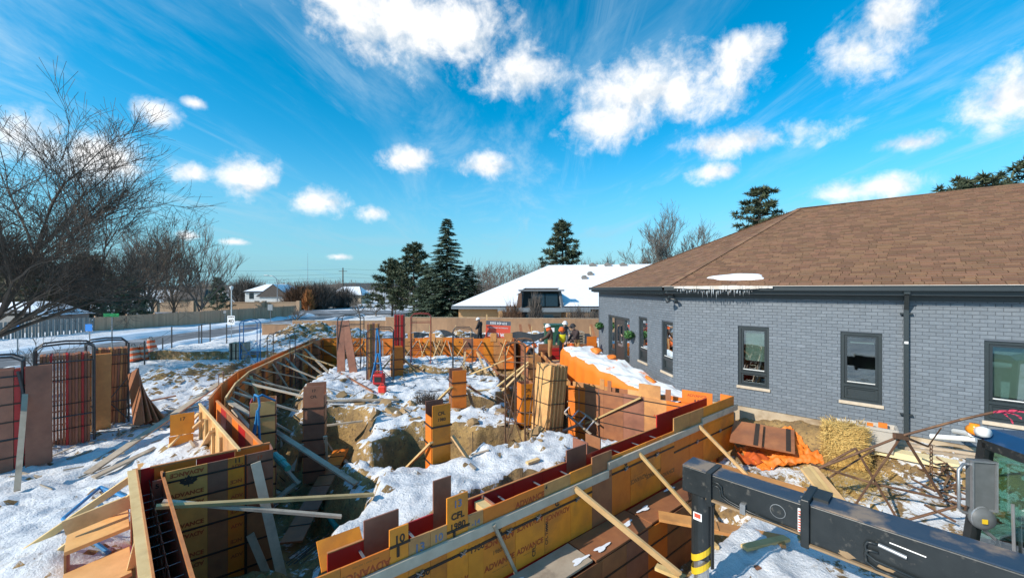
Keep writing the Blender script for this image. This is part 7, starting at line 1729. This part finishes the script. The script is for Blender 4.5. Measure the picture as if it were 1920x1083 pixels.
# ------------------------------------------------------------------ people
def person(base, face, label, H=1.76, jacket='c_brown', pants='c_tan', hat='c_hatw', pose=None, vest=None, hood=None):
    """local frame: x right, y forward, z up; joints in units of a 1.76 m person"""
    P = dict(pel=(0,0,.95), spi=(0,.01,1.15), che=(0,.01,1.34), nek=(0,.02,1.5), hed=(0,.04,1.63), top=(0,.04,1.72),
             ls=(-.19,.0,1.43), le=(-.25,.02,1.14), lw=(-.24,.16,.92), lh=(-.23,.22,.86), rs=(.19,.0,1.43), re=(.25,.02,1.14), rw=(.24,.16,.92), rh=(.23,.22,.86),
             lp=(-.10,0,.92), lk=(-.12,.03,.5), la=(-.13,-.01,.09), lt=(-.13,.15,.04), rp=(.10,0,.92), rk=(.12,.03,.5), ra=(.13,-.01,.09), rt=(.13,.15,.04))
    P.update(pose or {})
    RAD = dict(pel=(.155,.115), spi=(.16,.12), che=(.185,.13), nek=(.065,.065), hed=(.085,.1), top=(.07,.085), ls=(.085,.085), le=(.062,.062), lw=(.045,.045), lh=(.042,.03), rs=(.085,.085), re=(.062,.062), rw=(.045,.045), rh=(.042,.03),
               lp=(.1,.1), lk=(.075,.075), la=(.06,.06), lt=(.045,.04), rp=(.1,.1), rk=(.075,.075), ra=(.06,.06), rt=(.045,.04))
    E = [('pel','spi'),('spi','che'),('che','nek'),('nek','hed'),('hed','top'),('che','ls'),('ls','le'),('le','lw'),('lw','lh'),('che','rs'),('rs','re'),('re','rw'),('rw','rh'),('pel','lp'),('lp','lk'),('lk','la'),('la','lt'),('pel','rp'),('rp','rk'),('rk','ra'),('ra','rt')]
    names = list(P); idx = {k: i for i, k in enumerate(names)}; s = H/1.76; V3 = [Vector(P[k])*s for k in names]; e2 = [(idx[a], idx[b_]) for a, b_ in E]
    rl = [RAD[k] for k in names]
    # fingers and thumb on each hand
    for side in ('l', 'r'):
        h = V3[idx[side+'h']]; w_ = V3[idx[side+'w']]; d = (h-w_).normalized(); sx = d.cross(Vector((0,0,1)));
        sx = sx.normalized() if sx.length > .1 else Vector((1,0,0)); cu = sx.cross(d).normalized()
        for k, (o_, L) in enumerate(((-.03,.055),(-.01,.07),(.01,.065),(.028,.05),(.045,.04))):
            b0 = h+sx*o_+(-d*.03 if k == 4 else d*.015); m1 = b0+d*L*.6-cu*.012+(sx*.02 if k == 4 else Vector()); t1 = m1+d*L*.4-cu*.03
            i0 = len(V3); V3 += [b0, m1, t1]; rl += [(.011,.011),(.0095,.0095),(.008,.008)]; e2 += [(idx[side+'h'], i0), (i0, i0+1), (i0+1, i0+2)]
    me = bpy.data.meshes.new('body'); me.from_pydata([tuple(v) for v in V3], e2, [])
    o = bpy.data.objects.new('person', me); COL.objects.link(o)
    sk = o.modifiers.new('skin', 'SKIN'); sk.use_smooth_shade = True
    lay = me.skin_vertices[0].data if me.skin_vertices else None
    if lay is None:
        bm = bmesh.new(); bm.from_mesh(me); bm.verts.layers.skin.verify(); bm.to_mesh(me); bm.free(); lay = me.skin_vertices[0].data
    for i, r in enumerate(rl): lay[i].radius = (r[0]*s, r[1]*s); lay[i].use_root = (i == 0)
    sb = o.modifiers.new('sub', 'SUBSURF'); sb.levels = 2; sb.render_levels = 2
    bpy.context.view_layer.update()
    nm = bpy.data.meshes.new_from_object(o.evaluated_get(bpy.context.evaluated_depsgraph_get()))
    bpy.data.objects.remove(o)
    for m in (M[jacket], M[pants], M['skin'], M['c_boot']): nm.materials.append(m)
    reg = {}
    for i, k in enumerate(names): reg[i] = 0 if k in ('spi','che','nek','ls','le','lw','rs','re','rw') else 1 if k in ('pel','lp','lk','rp','rk') else 3 if k in ('la','lt','ra','rt') else 2
    pts = np.array([tuple(v) for v in V3]); mi = []; fc = np.zeros(len(nm.polygons)*3); nm.polygons.foreach_get('center', fc); fc = fc.reshape(-1,3)
    for c in fc:
        i = int(np.argmin(((pts-c)**2).sum(1))); r = reg.get(i, 2)
        if names and i < len(names) and names[i] == 'pel' and c[2] > P['pel'][2]*s-.06 and vest is None: r = 0
        mi.append(r)
    nm.polygons.foreach_set('material_index', mi); nm.polygons.foreach_set('use_smooth', [True]*len(nm.polygons))
    t_ = bpy.data.objects.new('person', nm); COL.objects.link(t_); t_.location = base; t_.rotation_euler = (0,0,face); tag(t_, label, 'person', 'workers on the site'); ORG[t_.name] = Vector((0,0,0))
    def child(mb, name, m): me_ = mb.mesh(name, M[m], None, True); q = bpy.data.objects.new(name, me_); COL.objects.link(q); q.parent = t_; return q
    hd = Vector(P['hed'])*s; tp = (Vector(P['top'])-Vector(P['hed'])).normalized(); q = tp.to_track_quat('Z','Y').to_matrix(); q = Matrix((Vector((1,0,0))-tp*tp.x, tp.cross(Vector((1,0,0))), tp)).transposed()
    if hat:
        m_ = MB(); m_.lathe(hd+tp*.05, [(.155,-.01),(.158,.0),(.128,.015),(.122,.06),(.095,.11),(.05,.14),(.005,.148)], 16, q); m_.box(hd+tp*.045+Vector((0,.15,0)), (.2,.09,.014), q); child(m_, 'hard_hat', hat)
    # face: nose, eyes, mouth, ears
    m_ = MB(); f = q@Vector((0,1,0)); m_.tube([hd+f*.1+tp*.02, hd+f*.125-tp*.02], [.012,.018], 6); child(m_, 'nose', 'skin')
    m_ = MB(); [m_.lathe(hd+f*.098+Vector((sx*.034,0,0))+tp*.015, [(.008,0),(.012,.006),(.004,.01)], 8) for sx in (-1,1)]; m_.box(hd+f*.1-tp*.055, (.05,.012,.01)); child(m_, 'eyes_and_mouth', 'c_black')
    m_ = MB(); [m_.box(hd+Vector((sx*.088,-.005,0)), (.016,.035,.055)) for sx in (-1,1)]; child(m_, 'ears', 'skin')
    if hood:
        m_ = MB(); m_.lathe(hd-tp*.1, [(.13,-.04),(.125,.04),(.112,.13),(.105,.16)], 14, q); child(m_, 'hood', hood)
    if vest:
        m_ = MB(); c1, c2 = Vector(P['pel'])*s, Vector(P['che'])*s; dd = (c2-c1).normalized(); k0 = len(m_.v); n_ = 16; rows = [(c1+dd*.04,.175,.135),(c1.lerp(c2,.5),.182,.142),(c2+dd*.03,.205,.152),(c2+dd*.12,.15,.11)]
        ax = Vector((1,0,0)); ay = dd.cross(ax).normalized()
        for c, a, b_ in rows:
            for k in range(n_): t = 6.2832*k/n_; m_.v.append(tuple(c+ax*(a*s*math.cos(t))+ay*(b_*s*math.sin(t))))
        for i in range(3):
            for k in range(n_): m_.f.append((k0+i*n_+k, k0+i*n_+(k+1)%n_, k0+(i+1)*n_+(k+1)%n_, k0+(i+1)*n_+k)); m_.mi.append(0)
        child(m_, 'safety_vest', vest)
    return t_
def feet(px, D, z): return Vector(((px-960)/F*D, D, z))
person(feet(900,25.6,-.45), rad(70), 'worker in white hard hat and dark clothes walking alone behind back form wall', 1.76, 'c_black', 'c_black', 'c_hatw', dict(hed=(0,.1,1.6), top=(0,.14,1.68), nek=(0,.05,1.49), le=(-.2,.12,1.16), lw=(-.05,.26,1.05), lh=(.0,.31,1.02), re=(.22,.1,1.16), rw=(.1,.27,1.05), rh=(.04,.32,1.02), lk=(-.1,.12,.5), la=(-.11,.12,.09), lt=(-.11,.28,.04), rk=(.1,-.03,.5), ra=(.11,-.16,.1), rt=(.11,-.02,.04)))
plat = -.42
person(feet(1032,18.2,-.2), rad(75), 'worker in white hard hat, orange hood, brown jacket and tan trousers', 1.74, 'c_brown', 'c_tan', 'c_hatw', dict(hed=(0,.1,1.6), top=(0,.13,1.69), le=(-.2,.16,1.2), lw=(-.12,.36,1.1), lh=(-.08,.43,1.08), re=(.22,.14,1.18), rw=(.12,.34,1.06), rh=(.08,.42,1.04)), hood='c_orange')
person(feet(1056,18.6,-.2), rad(160), 'worker in yellow safety vest and orange hard hat with back turned', 1.68, 'c_grey', 'c_grey', 'c_hato', dict(pel=(0,-.05,.92), spi=(0,.05,1.1), che=(0,.14,1.26), nek=(0,.22,1.39), hed=(0,.28,1.5), top=(0,.32,1.58), ls=(-.19,.12,1.34), rs=(.19,.12,1.34), le=(-.26,.26,1.1), lw=(-.24,.46,.98), lh=(-.22,.53,.95), re=(.26,.24,1.1), rw=(.24,.44,.96), rh=(.22,.51,.93)), vest='c_yellow')
person(feet(1056,20.8,-.25), rad(190), 'worker in white hard hat and grey jacket beyond the yellow vest', 1.78, 'c_grey', 'c_grey', 'c_hatw', dict(spi=(0,.06,1.14), che=(0,.16,1.3), nek=(0,.24,1.44), hed=(0,.3,1.56), top=(0,.33,1.65), ls=(-.19,.13,1.38), rs=(.19,.13,1.38), le=(-.24,.3,1.15), lw=(-.2,.5,1.05), lh=(-.18,.57,1.02), re=(.24,.3,1.15), rw=(.2,.5,1.05), rh=(.18,.57,1.02)))
person(feet(1083,18.4,-.2), rad(110), 'worker in dark cap and plum jacket nearest the house corner', 1.74, 'c_plum', 'c_tan', 'c_hatk', dict(spi=(0,.05,1.15), che=(0,.12,1.33), nek=(0,.18,1.48), hed=(0,.23,1.6), top=(0,.26,1.69), ls=(-.19,.1,1.42), rs=(.19,.1,1.42), le=(-.2,.26,1.16), lw=(-.1,.42,.98), lh=(-.06,.48,.93), re=(.22,.24,1.16), rw=(.12,.4,.98), rh=(.08,.46,.93)), hood=None)
person(feet(990,19.0,-.62), rad(-100), 'crouching worker in orange hard hat left of the crew', 1.7, 'c_black', 'c_black', 'c_hato', dict(pel=(0,-.1,.5), spi=(0,.0,.68), che=(0,.12,.84), nek=(0,.2,.97), hed=(0,.27,1.07), top=(0,.32,1.15), ls=(-.19,.1,.92), rs=(.19,.1,.92), le=(-.25,.28,.72), lw=(-.2,.46,.6), lh=(-.18,.52,.56), re=(.25,.28,.72), rw=(.2,.46,.6), rh=(.18,.52,.56), lp=(-.1,-.1,.48), lk=(-.16,.28,.48), la=(-.14,.08,.09), lt=(-.14,.24,.04), rp=(.1,-.1,.48), rk=(.16,.28,.48), ra=(.14,.08,.09), rt=(.14,.24,.04)))
# orange safety bag carried by the worker at the corner
q = MB(); v_, f_ = clod(feet(1071,18.1,.62), .12, 77); q.v = v_; q.f = f_; q.mi = [0]*len(f_); solo(q, 'tool_pouch', M['c_orange'], 'orange bag held between the yellow vest worker and plum jacket worker', 'bag', smooth=True)
# plank walkway the crew stand on
t_ = thing('plank_walkway', Vector((2.4,18.3,-.3)), 'plank walkway under the crew beside the low brown form wall', 'walkway')
for i in range(5): m_ = MB(); m_.bar((1.35,17.75+.26*i,-.225),(4.1,18.0+.26*i,-.225),.24,.045); m_.build('plank', M['grey_wood' if i % 2 else 'tan'], t_)
for x in (1.5,2.7,3.9): m_ = MB(); m_.box((x,18.3,-.7),(.12,1.4,.9)); m_.build('trestle', M['brown'], t_)
